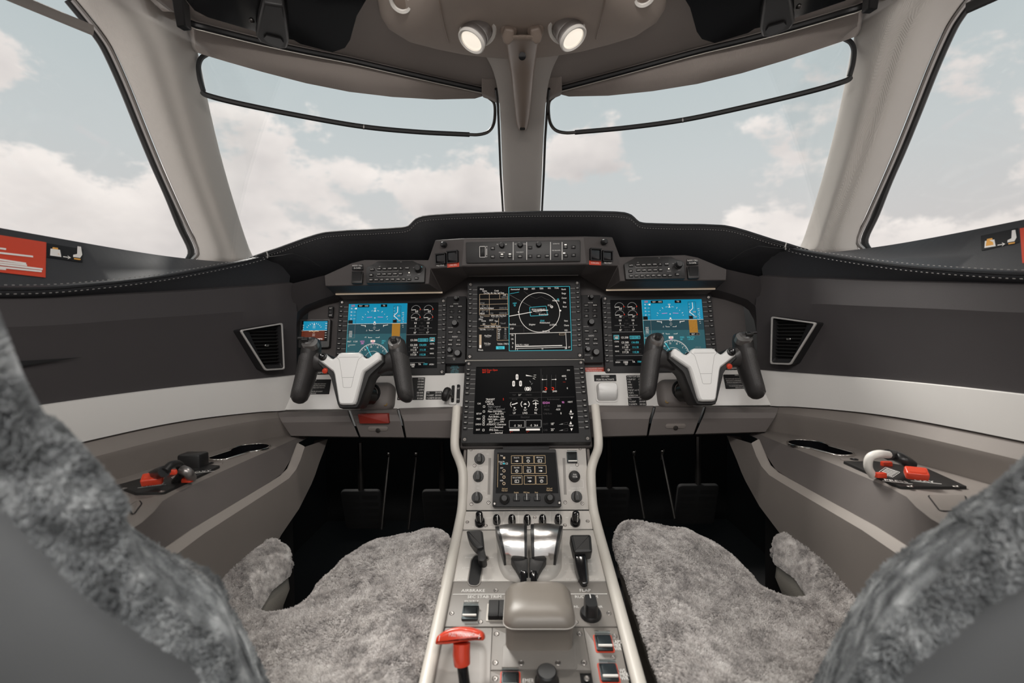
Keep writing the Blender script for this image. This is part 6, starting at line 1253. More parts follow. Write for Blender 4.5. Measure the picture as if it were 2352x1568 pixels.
def seat(s, dx, dy, tw=0.0):
    sd = ('left', 'right')[s > 0]
    t = thing('pilot_seat', 'pilot seat under curly grey sheepskin on the %s of the pedestal' % sd, 'seat', mir((-.40 - dx, .6, ZF), s))
    Mi = PM[t.name].inverted()
    # cushion
    o = CUSH; v2, f2, dist = seat_pts(ccw(o)); V = []
    for x, y in v2:
        d = min(dist(x, y) / .042, 1.0); fall = (.046 if x > -.525 else .018) * (1 - math.sqrt(max(0, 1 - (1 - d) ** 2))); V.append(mir((x - dx, y + dy, ztop(x, y) - fall), s))
    mb = MB(); mb.v = [tuple(p) for p in V]; mb.f = list(f2)
    nb_ = len(mb.v)
    out = ccw(o); hem = [tuple(mir((x - dx, y + dy, ztop(x, y) - (.046 if x > -.525 else .018) - .020 * (0.3 + 0.7 * (y > .93))), s)) for x, y in out]; top = [tuple(mir((x - dx, y + dy, ztop(x, y) - (.046 if x > -.525 else .018)), s)) for x, y in out]
    mb.rings([top, hem], cap0=False, cap1=False)
    cv = part('cushion_cover', mb, 'wool', t, world=True, ang=80, label='curly grey sheepskin seat cover')
    me = cv.data; me.calc_loop_triangles(); tv = np.array([tuple(v.co) for v in me.vertices]); tt = np.array([tuple(l.vertices) for l in me.loop_triangles])
    # make sure the pile points outwards
    cc = tv.mean(0) + np.array([0, 0, -.2]); nrm = np.cross(tv[tt[:, 1]] - tv[tt[:, 0]], tv[tt[:, 2]] - tv[tt[:, 0]]); bad = ((tv[tt].mean(1) - cc) * nrm).sum(1) < 0; tt[bad] = tt[bad][:, ::-1]
    fur('cushion_pile', t, tv, tt, 190000, .0078, .00036, 'wool', tuft=13, clump=.5)
    mb = MB(); oo = off2(out, -.008); zb = [ztop(x, y) - (.055 if x > -.525 else .03) for x, y in out]
    mb.rings([[tuple(mir((x - dx, y + dy, ZF + .14), s)) for x, y in off2(out, -.03)], [tuple(mir((x - dx, y + dy, -.56), s)) for x, y in off2(out, -.016)], [tuple(mir((p[0] - dx, p[1] + dy, z - .045), s)) for p, z in zip(off2(out, -.004), zb)], [tuple(mir((p[0] - dx, p[1] + dy, z - .004), s)) for p, z in zip(oo, zb)]]); part('cushion_base', mb, 'seat_leather', t, world=True, ang=50, label='cream leather cushion side')
    mb = MB(); mb.box(tuple(mir((-.39 - dx, .62 + dy, ZF + .075), s)), (.30, .36, .15)); part('pedestal_base', mb, 'footwell', t, world=True, bevel=.01)
    # backrest: fur rim wrapping the edge, smooth shell behind
    n = 44; C_ = np.array(spline(BC, n)); I_ = np.array(spline(BI, n)); ex = (tw > 0) * np.interp(C_[:, 1], [-.36, -.30, -.25, -.207, -.168, -.15, -.136, -.10, -.06], [.018, .018, .012, .026, .024, .011, .003, -.004, -.002]); dI = (I_ - C_) / np.linalg.norm(I_ - C_, axis=1)[:, None]; C_ = C_ + (I_ - C_) / np.linalg.norm(I_ - C_, axis=1)[:, None] * (np.linspace(.030, .020, n) - (tw > 0) * .001 * np.clip((C_[:, 1] + .05) / .06, 0, 1) + tw * np.exp(-((C_[:, 1] + .12) / .06) ** 2) + ex)[:, None]; I_ = I_ + dI * (ex * .75)[:, None]; I_ = I_ + np.array([-.012, -.006])[None] * np.linspace(1, .4, n)[:, None]; nb = Vector((0, -.935, -.355)); fw = -nb
    def pt(x, z, k, w=0.0):                            # k: +1 this half, -1 the mirrored half
        x = x if k > 0 else -.84 - x; p = Vector((x - dx, yb(z), z)) + nb * w; return tuple(mir(p, s))
    mb = MB()
    for k in (1, -1):
        def fr(c, i, w, f=0.0):                        # the cover tapers towards the seat front
            c = np.array(c) + (np.array(i) - np.array(c)) * f; Y = yb(c[1]); dxi = abs(c[0] - CAMPOS.x) / Y * (-w) * .935 * 1.12; c2 = c + np.array([-dxi, -.012 * min(1, -w / .05)])
            c2[0] = max(c2[0], -.42); return pt(c2[0], c2[1], k, w)
        rows = [[pt(*i, k, .002) for i in I_], [pt(*(i * .86 + c * .14), k, .010) for i, c in zip(I_, C_)], [pt(*(i * .55 + c * .45), k, .018) for i, c in zip(I_, C_)], [pt(*(i * .25 + c * .75), k, .014) for i, c in zip(I_, C_)], [pt(*(i * .08 + c * .92), k, .005) for i, c in zip(I_, C_)], [pt(*c, k, -.004) for c in C_], [fr(c, i, -.022, .02) for i, c in zip(I_, C_)], [fr(c, i, -.045, .12) for i, c in zip(I_, C_)], [fr(c, i, -.070, .4) for i, c in zip(I_, C_)], [pt(-.42, c[1], k, -.062) for c in C_]]
        loft(mb, rows)
    bk = part('backrest_cover', mb, 'wool_grey', t, world=True, ang=80, label='sheepskin backrest cover')
    me = bk.data; me.calc_loop_triangles(); tv = np.array([tuple(v.co) for v in me.vertices]); tt = np.array([tuple(l.vertices) for l in me.loop_triangles])
    ax = np.array([tuple(Mi @ mir((-.42 - dx, yb(z) + .03, z), s)) for z in np.linspace(.12, -.46, 40)])
    ctr = tv[tt].mean(1); k = np.abs(ctr[:, 2][:, None] - ax[None, :, 2]).argmin(1)
    # rim axis lies halfway between the two outlines; push the pile away from it
    rimc = np.array([tuple(Mi @ Vector(pt(*(i * .5 + c * .5), kk, -.025))) for kk in (1, -1) for i, c in zip(I_, C_)]); dd = ((ctr[:, None, :] - rimc[None]) ** 2).sum(2).argmin(1)
    nrm = np.cross(tv[tt[:, 1]] - tv[tt[:, 0]], tv[tt[:, 2]] - tv[tt[:, 0]]); bad = ((ctr - rimc[dd]) * nrm).sum(1) < 0; tt[bad] = tt[bad][:, ::-1]
    keep = ctr[:, 2] < .16 + H; fur('backrest_pile', t, tv, tt, 170000, .0090, .00040, 'wool_grey', tuft=11, clump=.4)
    mb = MB(); loft(mb, [[pt(*i, k_, -.004 + .0 * 0) for i in I_] for k_ in (1,)] + [[pt(-.42, i[1], 1, .014) for i in I_]] + [[pt(*i, -1, -.004) for i in I_]]); part('back_shell', mb, 'seat_shell', t, world=True, ang=60, subsurf=1, label='smooth grey seat back shell')
    return t
seat(-1, 0.0, 0.0, .001); seat(1, 0.027, 0.040)
# ================================================================== side consoles
ZT = -.268
def console(s):
    sd = ('left', 'right')[s > 0]; t = thing('side_console', 'grey armrest console along the %s wall with cup holder' % sd, 'console', mir((-.66, .8, ZF), s))
    zt = ZT; A_ = lambda l: [tuple(mir(p, s)) for p in l]
    n = 40; ys = np.linspace(1.215, -.45, n); IE = [WZ(*p, zt) for p in ((343, 1183), (360, 1160), (380, 1137), (520, 1073), (665, 1010))]; inner = np.interp(ys, [-.45, .45] + [p.y for p in IE], [.53, .53] + [-p.x for p in IE]); wx = np.interp(ys, WC[::-1, 1], -WC[::-1, 0])
    q = lambda px, py: WZ(px, py, zt)
    c1, c2 = ((575, 1031), (515, 1050)) if s < 0 else ((1856, 1022), (1922, 1040))
    a, b = q(*c1), q(*c2); d = (b - a); L = d.length; ang = math.atan2(d.y, d.x); T = Matrix.Translation(a + Vector((0, 0, .0008))) @ Matrix.Rotation(ang, 4, 'Z')
    ol = arcpts((0, 0), .038, 40, 320, 20) + arcpts((L, 0), .027, -55, 55, 10); ol = ccw(ol); hole = [(T @ Vector((*p, 0))).to_2d() for p in ol]
    per = [mir((-w + .003, y, 0), s).to_2d() for w, y in zip(wx, ys)] + [mir((-i - .004, y, 0), s).to_2d() for i, y in reversed(list(zip(inner, ys)))]
    v_, _, f_, *_r = delaunay_2d_cdt([Vector(p) for p in per] + [Vector(p) for p in hole], [(i, (i + 1) % len(per)) for i in range(len(per))] + [(len(per) + i, len(per) + (i + 1) % len(hole)) for i in range(len(hole))], [], 1, 1e-6)
    hp = [tuple(p) for p in hole]; f_ = [k for k in f_ if not in_poly(sum(v_[i].x for i in k) / 3, sum(v_[i].y for i in k) / 3, hp)]
    mb = MB(); mb.add([(p.x, p.y, zt) for p in v_], [tuple(k) for k in f_]); loft(mb, [A_([(-i - .004, y, zt) for i, y in zip(inner, ys)]), A_([(-i, y, zt - .004) for i, y in zip(inner, ys)])]); part('top', mb, 'taupe', t, world=True, ang=50)
    U = [(682, 1018), (668, 1055), (659, 1076), (643, 1092), (620, 1107), (530, 1161), (438, 1216)]; U = [WX(a, b, -.574) for a, b in U] + [Vector((-.574, .4, -.355)), Vector((-.574, -.45, -.355))]
    zi = np.interp(ys, [p.y for p in reversed(U)], [p.z for p in reversed(U)])
    mb = MB(); loft(mb, [A_([(-i, y, zt - .004) for i, y in zip(inner, ys)]), A_([(-.574, y, min(z, zt - .01)) for i, y, z in zip(inner, ys, zi)])]); part('inner_side', mb, 'taupe_dark', t, world=True)
    Bv = [(700, 1026), (690, 1056), (680, 1078), (664, 1098), (636, 1117), (560, 1166), (470, 1224)]; Bv = [WX(a, b, -.555) for a, b in Bv] + [Vector((-.555, .4, -.368)), Vector((-.555, -.45, -.368))]
    Ed = [(753, 1008), (744, 1034), (733, 1063), (724, 1090), (715, 1112), (687, 1168), (646, 1228)]; Ed = [WX(a, b, -.537) for a, b in Ed] + [Vector((-.545, .72, -.60)), Vector((-.55, .43, ZF))]
    mb = MB(); loft(mb, [A_(U), A_([p + Vector((.003, 0, .001)) for p in U]), A_([p + Vector((-.002, 0, .002)) for p in Bv]), A_(Bv)]); part('trim_bevel', mb, 'taupe_light', t, world=True, ang=40)
    mb = MB(); fl = [Vector((p.x, p.y, max(p.z - .25, ZF))) for p in Ed]
    loft(mb, [A_(Bv), A_(Ed), A_([p + Vector((-.05, .03, -.01)) for p in Ed])]); part('lower_trim', mb, 'taupe', t, world=True, ang=40)
    # cup holder: two joined wells under one bright rim
    ch = thing('cup_holder', 'chrome rimmed double cup holder in the %s console' % sd, 'cup holder', T)
    mb = MB(); mb.ringplate(off2(ol, .004), ol, -.001, .0035); part('rim', mb, 'chrome', ch, bevel=.0012)
    mb = MB(); mb.rings([[(*p, .001) for p in ol], [(*p, -.03) for p in off2(ol, -.002)], [(*p, -.045) for p in off2(ol, -.006)]], cap0=False); part('well', mb, 'glossy_black', ch, ang=30)
    mb = MB(); w_ = arcpts((0, 0), .030, 0, 360, 24)[:-1]; mb.ringplate(w_, [(x * .93, y * .93) for x, y in w_], -.022, -.020); part('inner_ring', mb, 'dark_metal', ch)
    return t
for s in (-1, 1): console(s)
# ---- oxygen mask stowage boxes on the consoles
def maskbox(s):
    sd = ('left', 'right')[s > 0]; zt = ZT + .001
    if s < 0:
        pan = [(266, 1119), (312, 1136), (378, 1134), (506, 1073), (452, 1066)]; red = (350, 1099); h0 = [(402, 1107), (418, 1085), (410, 1066), (392, 1068), (378, 1082)]; lab = [(393, 1096), (412, 1107), (436, 1096), (418, 1086)]
    else:
        pan = [(1936, 1063), (2068, 1122), (2222, 1122), (2130, 1080), (2010, 1063)]; red = (2105, 1086); h0 = [(2005, 1092), (1994, 1072), (1998, 1050), (2018, 1042), (2040, 1044)]; lab = [(2016, 1085), (2050, 1096), (2068, 1084), (2034, 1072)]
    o = [WZ(*p, zt) for p in pan]; c = sum((Vector(p) for p in o), Vector()) / len(o)
    t = thing('mask_box', 'black oxygen mask stowage panel with hose and red clip on the %s console' % sd, 'oxygen mask', Vector((c.x, c.y, zt)))
    mb = MB(Matrix.Translation((0, 0, zt))); mb.prism(rpoly([(p.x, p.y) for p in o], .003, 2), -.004, .004, .001); part('panel', mb, 'black_satin', t, world=True)
    p = WZ(*red, zt + .022); M = Matrix.Translation(p) @ Matrix.Rotation(R(25 * -s), 4, 'Z') @ Matrix.Rotation(R(28), 4, 'X')
    mb = MB(M); mb.prism(rrect(.030, .019, .003, 3), -.006, .006, .002); part('red_clip', mb, 'red_paint', t, world=True, ang=50, label='red plastic clip'); mb = MB(M); mb.prism(rrect(.022, .011, .002, 3), .0055, .0066); part('clip_inset', mb, 'red_print', t, world=True)
    hz = [zt + .004, zt + .022, zt + .040, zt + .046, zt + .040]
    L_ = [WZ(px, py, z) for (px, py), z in zip(h0, hz)]; mb = MB(); mb.tube(spline(L_, 24), .0066, 10); part('hose', mb, 'ring_white' if s > 0 else 'black_satin', t, world=True, ang=60)
    if s > 0: L2 = [L_[-1], WZ(2055, 1046, zt + .036), WZ(2075, 1056, zt + .032), WZ(2094, 1069, zt + .022)]
    else: L2 = [L_[-1], WZ(366, 1085, zt + .034), WZ(352, 1092, zt + .022)]
    mb = MB(); mb.tube(spline(L2, 14), .0095, 10); part('hose_sleeve', mb, 'black_plastic', t, world=True, ang=60)
    if s < 0:
        mb = MB(); mb.tube(spline([WZ(418, 1078, zt + .03), WZ(432, 1085, zt + .025), WZ(440, 1098, zt + .008)], 12), .008, 10); part('hose', mb, 'frame_metal', t, world=True)
        mb = MB(Matrix.Translation(WZ(444, 1056, zt + .016))); mb.prism(rrect(.045, .03, .004, 2), -.016, .014, .004); part('microphone_plug', mb, 'black_plastic', t, world=True)
    l = [WZ(*k, zt + .0048) for k in lab]; mb = MB()
    def lp(u, v): return l[0].lerp(l[1], u).lerp(l[3].lerp(l[2], u), v)
    for v in (.12, .3, .48, .66, .84):
        mb.add([tuple(lp(.1, v)), tuple(lp(.9, v)), tuple(lp(.9, v + .07)), tuple(lp(.1, v + .07))], [(0, 1, 2, 3)])
    for u0, v0, u1, v1 in ((0, 0, 1, .03), (0, .97, 1, 1), (0, 0, .03, 1), (.97, 0, 1, 1)): mb.add([tuple(lp(u0, v0)), tuple(lp(u1, v0)), tuple(lp(u1, v1)), tuple(lp(u0, v1))], [(0, 1, 2, 3)])
    part('fine_marks', mb, 'white_print', t, world=True, flat=True)
    for k, (px, py) in enumerate(((1110 * .3878, 1101), (397, 1083)) if s < 0 else ((2022, 1090), (2036, 1064))):
        mb = MB(Matrix.Translation(WZ(px, py, zt + .008))); mb.prism(rrect(.018, .010, .003, 2), -.004, .004, .002); part('red_tab', mb, 'red_paint', t, world=True)
    for k, (px, py) in enumerate(((352, 1113), (466, 1082)) if s < 0 else ((2058, 1104), (2123, 1104))):
        c = WZ(px, py, zt + .0046); mb = MB(Matrix.Translation(c) @ Matrix.Rotation(R(25 if s < 0 else -25), 4, 'Z')); mb.text('PRESS' if k == 0 else 'OXY', 0, 0, .014, 0, 'C', .9); mb.line((-.02, -.008), (.02, -.008), .002); part('lettering', mb, 'white_print', t, world=True, flat=True)
    for px, py in (((285, 1122), (372, 1129)) if s < 0 else ((2090, 1117), (2195, 1117))):
        c = WZ(px, py, zt + .004); o_ = screw(t, 0, 0, 0, 1.0); o_.matrix_local = PM[t.name].inverted() @ Matrix.Translation(c)
maskbox(-1); maskbox(1)
# small plate and hatch on the consoles
for s, (px, py), hp in ((-1, (482, 1066), [(296, 1162), (318, 1148), (324, 1156), (306, 1180)]), (1, (1962, 1057), [(2133, 1137), (2215, 1137), (2225, 1172), (2160, 1172)])):
    sd = ('left', 'right')[s > 0]; c = WZ(px, py, ZT + .0005); M = Matrix.Translation(c)
    t = thing('socket_plate', 'little metal socket plate between cup holder and mask box on the %s console' % sd, 'socket', M); mb = MB(Matrix.Rotation(R(30 * -s), 4, 'Z')); mb.prism(rrect(.045, .02, .004, 2), -.001, .0015, .0006); part('plate', mb, 'taupe', t); mb = MB(); mb.lathe([(.007, .0015), (.007, .003), (.005, .003), (.004, .001)], 14); part('socket', mb, 'black_plastic', t)
    o = [WZ(*p, ZT + .0015) for p in hp]; c = sum((Vector(p) for p in o), Vector()) / 4; t = thing('console_hatch', 'flush hatch outlined in black on the %s console behind the mask box' % sd, 'hatch', c)
    r_ = rpoly([(p.x, p.y) for p in o], .006, 3); mb = MB(Matrix.Translation((0, 0, ZT + .0005))); mb.plate(off2(r_, .002), .0006); part('gap', mb, 'recess', t, world=True, flat=True); mb = MB(Matrix.Translation((0, 0, ZT + .0005))); mb.prism(r_, 0, .0016, .0006); part('lid', mb, 'taupe', t, world=True)
# ================================================================== warning placards on the window ledges
def ledge_bvh():
    mb = MB(); loft(mb, [wl(-0.11, zA), wl(-0.098, zA + 0.003), wl(-0.05, (zA + zB) / 2 - 0.012), wl(-0.012, zB - 0.004), wl(-0.003, zB)]); r = mb.mirrored()
    return BVHTree.FromPolygons(mb.v, mb.f), BVHTree.FromPolygons(r.v, r.f)
BV = ledge_bvh()
def ledge_patch(name, label, s, quad, m, r=.0, marks=None):
    bv = BV[s > 0]; nu, nv = 12, 5; g = []
    for j in range(nv + 1):
        for i in range(nu + 1):
            u, v = i / nu, j / nv; p = (Vector(quad[0]).lerp(Vector(quad[1]), u)).lerp(Vector(quad[3]).lerp(Vector(quad[2]), u), v)
            d = ray(p.x, p.y).normalized(); h = bv.ray_cast(CAMPOS, d)
            g.append(tuple((h[0] if h[0] else CAMPOS + d * .9) - d * .0022))
    mb = MB(); f = [(j * (nu + 1) + i, j * (nu + 1) + i + 1, (j + 1) * (nu + 1) + i + 1, (j + 1) * (nu + 1) + i) for j in range(nv) for i in range(nu)]
    mb.add(g, f); n = len(g); mb.add([tuple(Vector(p) + ray(1176, 784).normalized() * .0012) for p in g], f)
    t = thing(name, label, 'placard', Vector(g[0])); part('plate', mb, m, t, world=True)
    for mm, polys in (marks or {}).items():
        k = MB()
        for pl in polys:
            q = []
            for px, py in pl:
                d = ray(px, py).normalized(); h = bv.ray_cast(CAMPOS, d); q.append(tuple((h[0] if h[0] else CAMPOS + d * .9) - d * .0034))
            k.add(q, [tuple(range(len(q)))])
        part('lettering' if mm == 'white_print' else 'fine_marks', k, mm, t, world=True, flat=True)
def bars(rows): return [[(a, y0), (b, y1), (b, y1 + h), (a, y0 + h)] for a, b, y0, y1, h in rows]
ledge_patch('warning_placard', 'red warning placard with white lines at the left end of the left window ledge', -1, [(-60, 530), (105, 556), (103, 637), (-60, 618)], 'red_print', marks={'white_print': bars([(-40, 14, 563, 570, 4), (-40, 76, 574, 587, 4), (-40, 60, 588, 603, 4), (-40, 62, 595, 607, 4), (-40, 98, 600, 616, 4), (-40, 96, 607, 621, 4), (-40, 14, 612, 616, 4)])})
ledge_patch('warning_placard', 'red warning placard at the right edge on the right window ledge', 1, [(2344, 524), (2440, 505), (2450, 585), (2350, 604)], 'red_print', marks={'white_print': bars([(2358, 2430, 545, 532, 4), (2358, 2430, 560, 548, 4)])})
def picto(o, s):
    X = lambda x, y: (o[0] + x, o[1] + y * 1.0 + (x * .14 if s < 0 else -x * .17))
    return {'white_print': [[X(4, 14), X(26, 14), X(29, 30), X(3, 30)], [X(33, 27.6), X(45, 27.6), X(45, 29.4), X(33, 29.4)], [X(43, 24), X(51, 28.5), X(43, 33), X(46, 28.5)], [X(66, 0), X(74, 0), X(77, 18), X(72, 26), X(56, 26), X(56, 21), X(65, 18)]], 'amber_print': [[X(9, 10), X(21, 10), X(24, 26), X(6, 26)], [X(58, 28), X(73, 28), X(73, 31), X(58, 31)]]}
ledge_patch('seat_placard', 'small black seat position pictogram placard on the left window ledge', -1, [(108, 558), (190, 572), (188, 602), (107, 590)], 'placard', marks=picto((112, 556), -1))
ledge_patch('seat_placard', 'small black seat position pictogram placard on the right window ledge', 1, [(2254, 541), (2338, 523), (2340, 556), (2256, 575)], 'placard', marks=picto((2258, 540), 1))
# ================================================================== footwell: rudder pedals and push rods
for s, rods, pads in ((-1, [((893, 1045), (876, 1215)), ((956, 1045), (938, 1215))], ((833, 1172), (1018, 1172))), (1, [((1455, 1042), (1480, 1190)), ((1520, 1040), (1550, 1190))], ((1398, 1168), (1600, 1160)))):
    sd = ('left', 'right')[s > 0]
    for k, (a, b) in enumerate(rods):
        p, q = W(*a, 1.50), W(*b, 1.44); which = ('nearer the side wall', 'nearer the pedestal')[(k == 0) != (s < 0)]
        t = thing('push_rod', 'thin dark control rod in the %s footwell, the one %s' % (sd, which), 'rod', q)
        mb = MB(); mb.tube([p, q], .0045, 8); part('rod', mb, 'dark_metal', t, world=True); mb = MB(); mb.tube([p + Vector((0, 0, .012)), p - Vector((0, 0, .02))], .006, 8); mb.sphere(tuple(p + Vector((0, -.004, .008))), .008, 10, 6); part('rod_end', mb, 'chrome', t, world=True)
    for k, a in enumerate(pads):
        c = W(*a, 1.52); which = ('nearer the side wall', 'nearer the pedestal')[(k == 0) != (s < 0)]; F = frame(c, -18)
        t = thing('rudder_pedal', 'black slotted rudder pedal in the %s footwell, the one %s' % (sd, which), 'pedal', F)
        mb = MB(); mb.prism(rrect(.13, .15, .012, 3), -.012, 0, .003); part('pad', mb, 'footwell', t)
        for i in (-1, 1):
            for j in range(-2, 3):
                o_ = piece('slot', shared('pedal_slot', lambda: MB().prism(rrect(.05, .014, .004, 2), 0, .0008), 'recess'), t, TR(i * .030, j * .026, 0))
        mb = MB(); mb.tube([(0, .07, -.01), (0, .22, -.06)], .009, 8); part('arm', mb, 'dark_metal', t)
MAPW, FILLW = 6.0, 9.5
# ================================================================== overhead console, lamps, beak
BD = [(866, -60, .86), (867, 0, .90), (872, 35, .93), (890, 62, .95), (935, 89, .98), (1000, 106, 1.015), (1060, 118, 1.04), (1110, 124, 1.052), (1160, 128, 1.057), (1207, 129, 1.058)]
Bw = [W(*p) for p in BD]; back = [Vector((-.27, .70, .635)), Vector((-.27, .45, .65)), Vector((-.25, .15, .66))]
half = list(reversed(back)) + Bw; full = half + [mir(p, 1) for p in reversed(half[:-1])]
oc = thing('overhead_console', 'rounded grey brown overhead console above the centre post', 'overhead console', (0, .8, .60))
mb = MB(); rows = []
for k, ky, d in ((1, 1, -.006), (.995, .998, 0), (.985, .992, .007), (.965, .982, .013), (.92, .955, .019), (.84, .91, .023), (.7, .82, .026), (.4, .6, .028), (.02, .3, .030)): rows.append([(p.x * k, .45 + (p.y - .45) * ky, p.z - d) for p in full])
loft(mb, rows); PODB = BVHTree.FromPolygons(mb.v, mb.f); part('pod', mb, 'overhead', oc, world=True, ang=70)
def pod(px, py): d = ray(px, py).normalized(); h = PODB.ray_cast(CAMPOS, d); return h[0] if h[0] else W(px, py, .9)
# darker centre panel with its outline
for s in (-1, 1):
    mb = MB(); mb.tube(spline([mir(pod(a, b), s) for a, b, c in ((1008, -20, 0), (1012, 20, 0), (1020, 60, 0), (1030, 98, 0))], 16), .0016, 5); part('panel_seam', mb, 'beak', oc, world=True)
def lamp(s):
    sd = ('left', 'right')[s > 0]; p = mir(pod(1098, 67), s); ax = mir(Vector((-.42, -.22, -.88)), s).normalized()
    M = ax.to_track_quat('Z', 'Y').to_matrix().to_4x4(); M.translation = p
    t = thing('map_light', 'chrome ringed swivel map light in the overhead console, %s of the beak' % sd, 'lamp', M)
    nz = Vector((0, -.35, -.94)).normalized(); Ms = M.inverted() @ (Matrix.Translation(p) @ nz.to_track_quat('Z', 'Y').to_matrix().to_4x4())
    mb = MB(Ms); mb.lathe([(.036, -.006), (.036, .003), (.034, .0055), (.0285, .003), (.027, -.004)], 28); part('socket_ring', mb, 'ring_white', t, ang=50)
    mb = MB(); mb.lathe([(.022, -.012), (.0265, -.004), (.0268, .012), (.0262, .014), (.0268, .016), (.0268, .024), (.026, .0265)], 28); part('barrel', mb, 'frame_metal', t, ang=25)
    mb = MB(); mb.lathe([(.0262, .0255), (.0275, .027), (.0275, .031), (.0255, .0325), (.0215, .031), (.021, .028)], 28, cap0=False, cap1=False); part('front_ring', mb, 'ring_white', t, ang=40)
    mb = MB(); mb.lathe([(.0215, .028), (.018, .0292), (.010, .030), (.002, .0302)], 24, cap0=False); part('lens', mb, 'lamp_glow', t)
    l = bpy.data.lights.new('map_light_beam', 'SPOT'); l.energy = MAPW; l.color = (1.0, .94, .87); l.spot_size = R(120); l.spot_blend = 1.0; l.shadow_soft_size = .022
    lo = bpy.data.objects.new('map_light_beam', l); COL.objects.link(lo); q = p + ax * .036; lo.location = (q.x, q.y, q.z + H); lo.rotation_euler = Vector((0.10 * s, -.30, -1)).to_track_quat('-Z', 'Y').to_euler()

lamp(-1); lamp(1)
for s in (-1, 1):                                       # small paddle knobs and reading lights
    sd = ('left', 'right')[s > 0]; p = mir(pod(1168, 70), s); M = Matrix.Translation(p) @ Vector((0, -.5, -.86)).to_track_quat('Z', 'Y').to_matrix().to_4x4()
    t = thing('paddle_knob', 'small taupe paddle knob beside the top of the beak, %s one' % sd, 'knob', M)
    mb = MB(); mb.lathe([(.0165, -.006), (.0165, .004), (.014, .007), (.006, .008)], 20); part('base', mb, 'beak', t, ang=50)
    mb = MB(Matrix.Rotation(R(12 * s), 4, 'Z')); mb.prism(rpoly([(-.009, .012), (.009, .012), (.012, -.006), (.005, -.018), (-.005, -.018), (-.012, -.006)], .004, 3), .005, .019, .004); part('paddle', mb, 'beak', t, ang=50)
    p = mir(pod(921, 2), s); M = Matrix.Translation(p) @ mir(Vector((-.1, -.35, -.93)), s).to_track_quat('Z', 'Y').to_matrix().to_4x4(); t = thing('reading_light', 'ring shaped reading light cut by the top edge, %s end of the overhead console' % sd, 'lamp', M)
    mb = MB(); mb.lathe([(.0215, -.005), (.0215, .004), (.019, .0065), (.0145, .005), (.0135, .0)], 24, cap0=False, cap1=False); part('ring', mb, 'ring_white', t, ang=50); mb = MB(); mb.lathe([(.0145, .0), (.012, .003), (.002, .004)], 20); part('lens', mb, 'beak', t)
BK = [(78, 1158, 1242, .995), (92, 1160, 1239, 1.005), (120, 1165, 1234, 1.045), (150, 1170, 1229, 1.055), (180, 1175, 1225, 1.092), (215, 1179, 1221, 1.145), (250, 1182, 1219, 1.205), (280, 1185, 1215, 1.262), (294, 1188, 1212, 1.285), (302, 1193, 1207, 1.298)]
rg = []
for y, l, r, Y in BK:
    q = []
    if y < 135: Y = min(Y, pod(1200, min(y, 122)).y - .004)
    for i in range(11): a = math.pi * i / 10; q.append(tuple(W((l + r) / 2 - (r - l) / 2 * math.cos(a), y, Y - .030 * math.sin(a) ** .7)))
    q += [tuple(W(r, y, Y + .05)), tuple(W(l, y, Y + .05))]; rg.append(q)
bk = thing('post_beak', 'long tapered brown beak hanging down the centre post', 'housing', W(1200, 100, 1.0)); mb = MB(); mb.rings(rg); part('shell', mb, 'beak', bk, world=True, ang=70, subsurf=1)
F = frame(W(1199.5, 129, pod(1200, 122).y - .034), -32); mb = MB(F); mb.lathe([(.0075, -.003), (.0075, .0012), (.006, .0014)], 16); part('lens', mb, 'glossy_black', bk, world=True); 
mb = MB(frame(W(1200, 296, 1.254), -40)); mb.prism(rrect(.014, .006, .003, 3), -.003, .001); part('tip_sensor', mb, 'recess', bk, world=True)
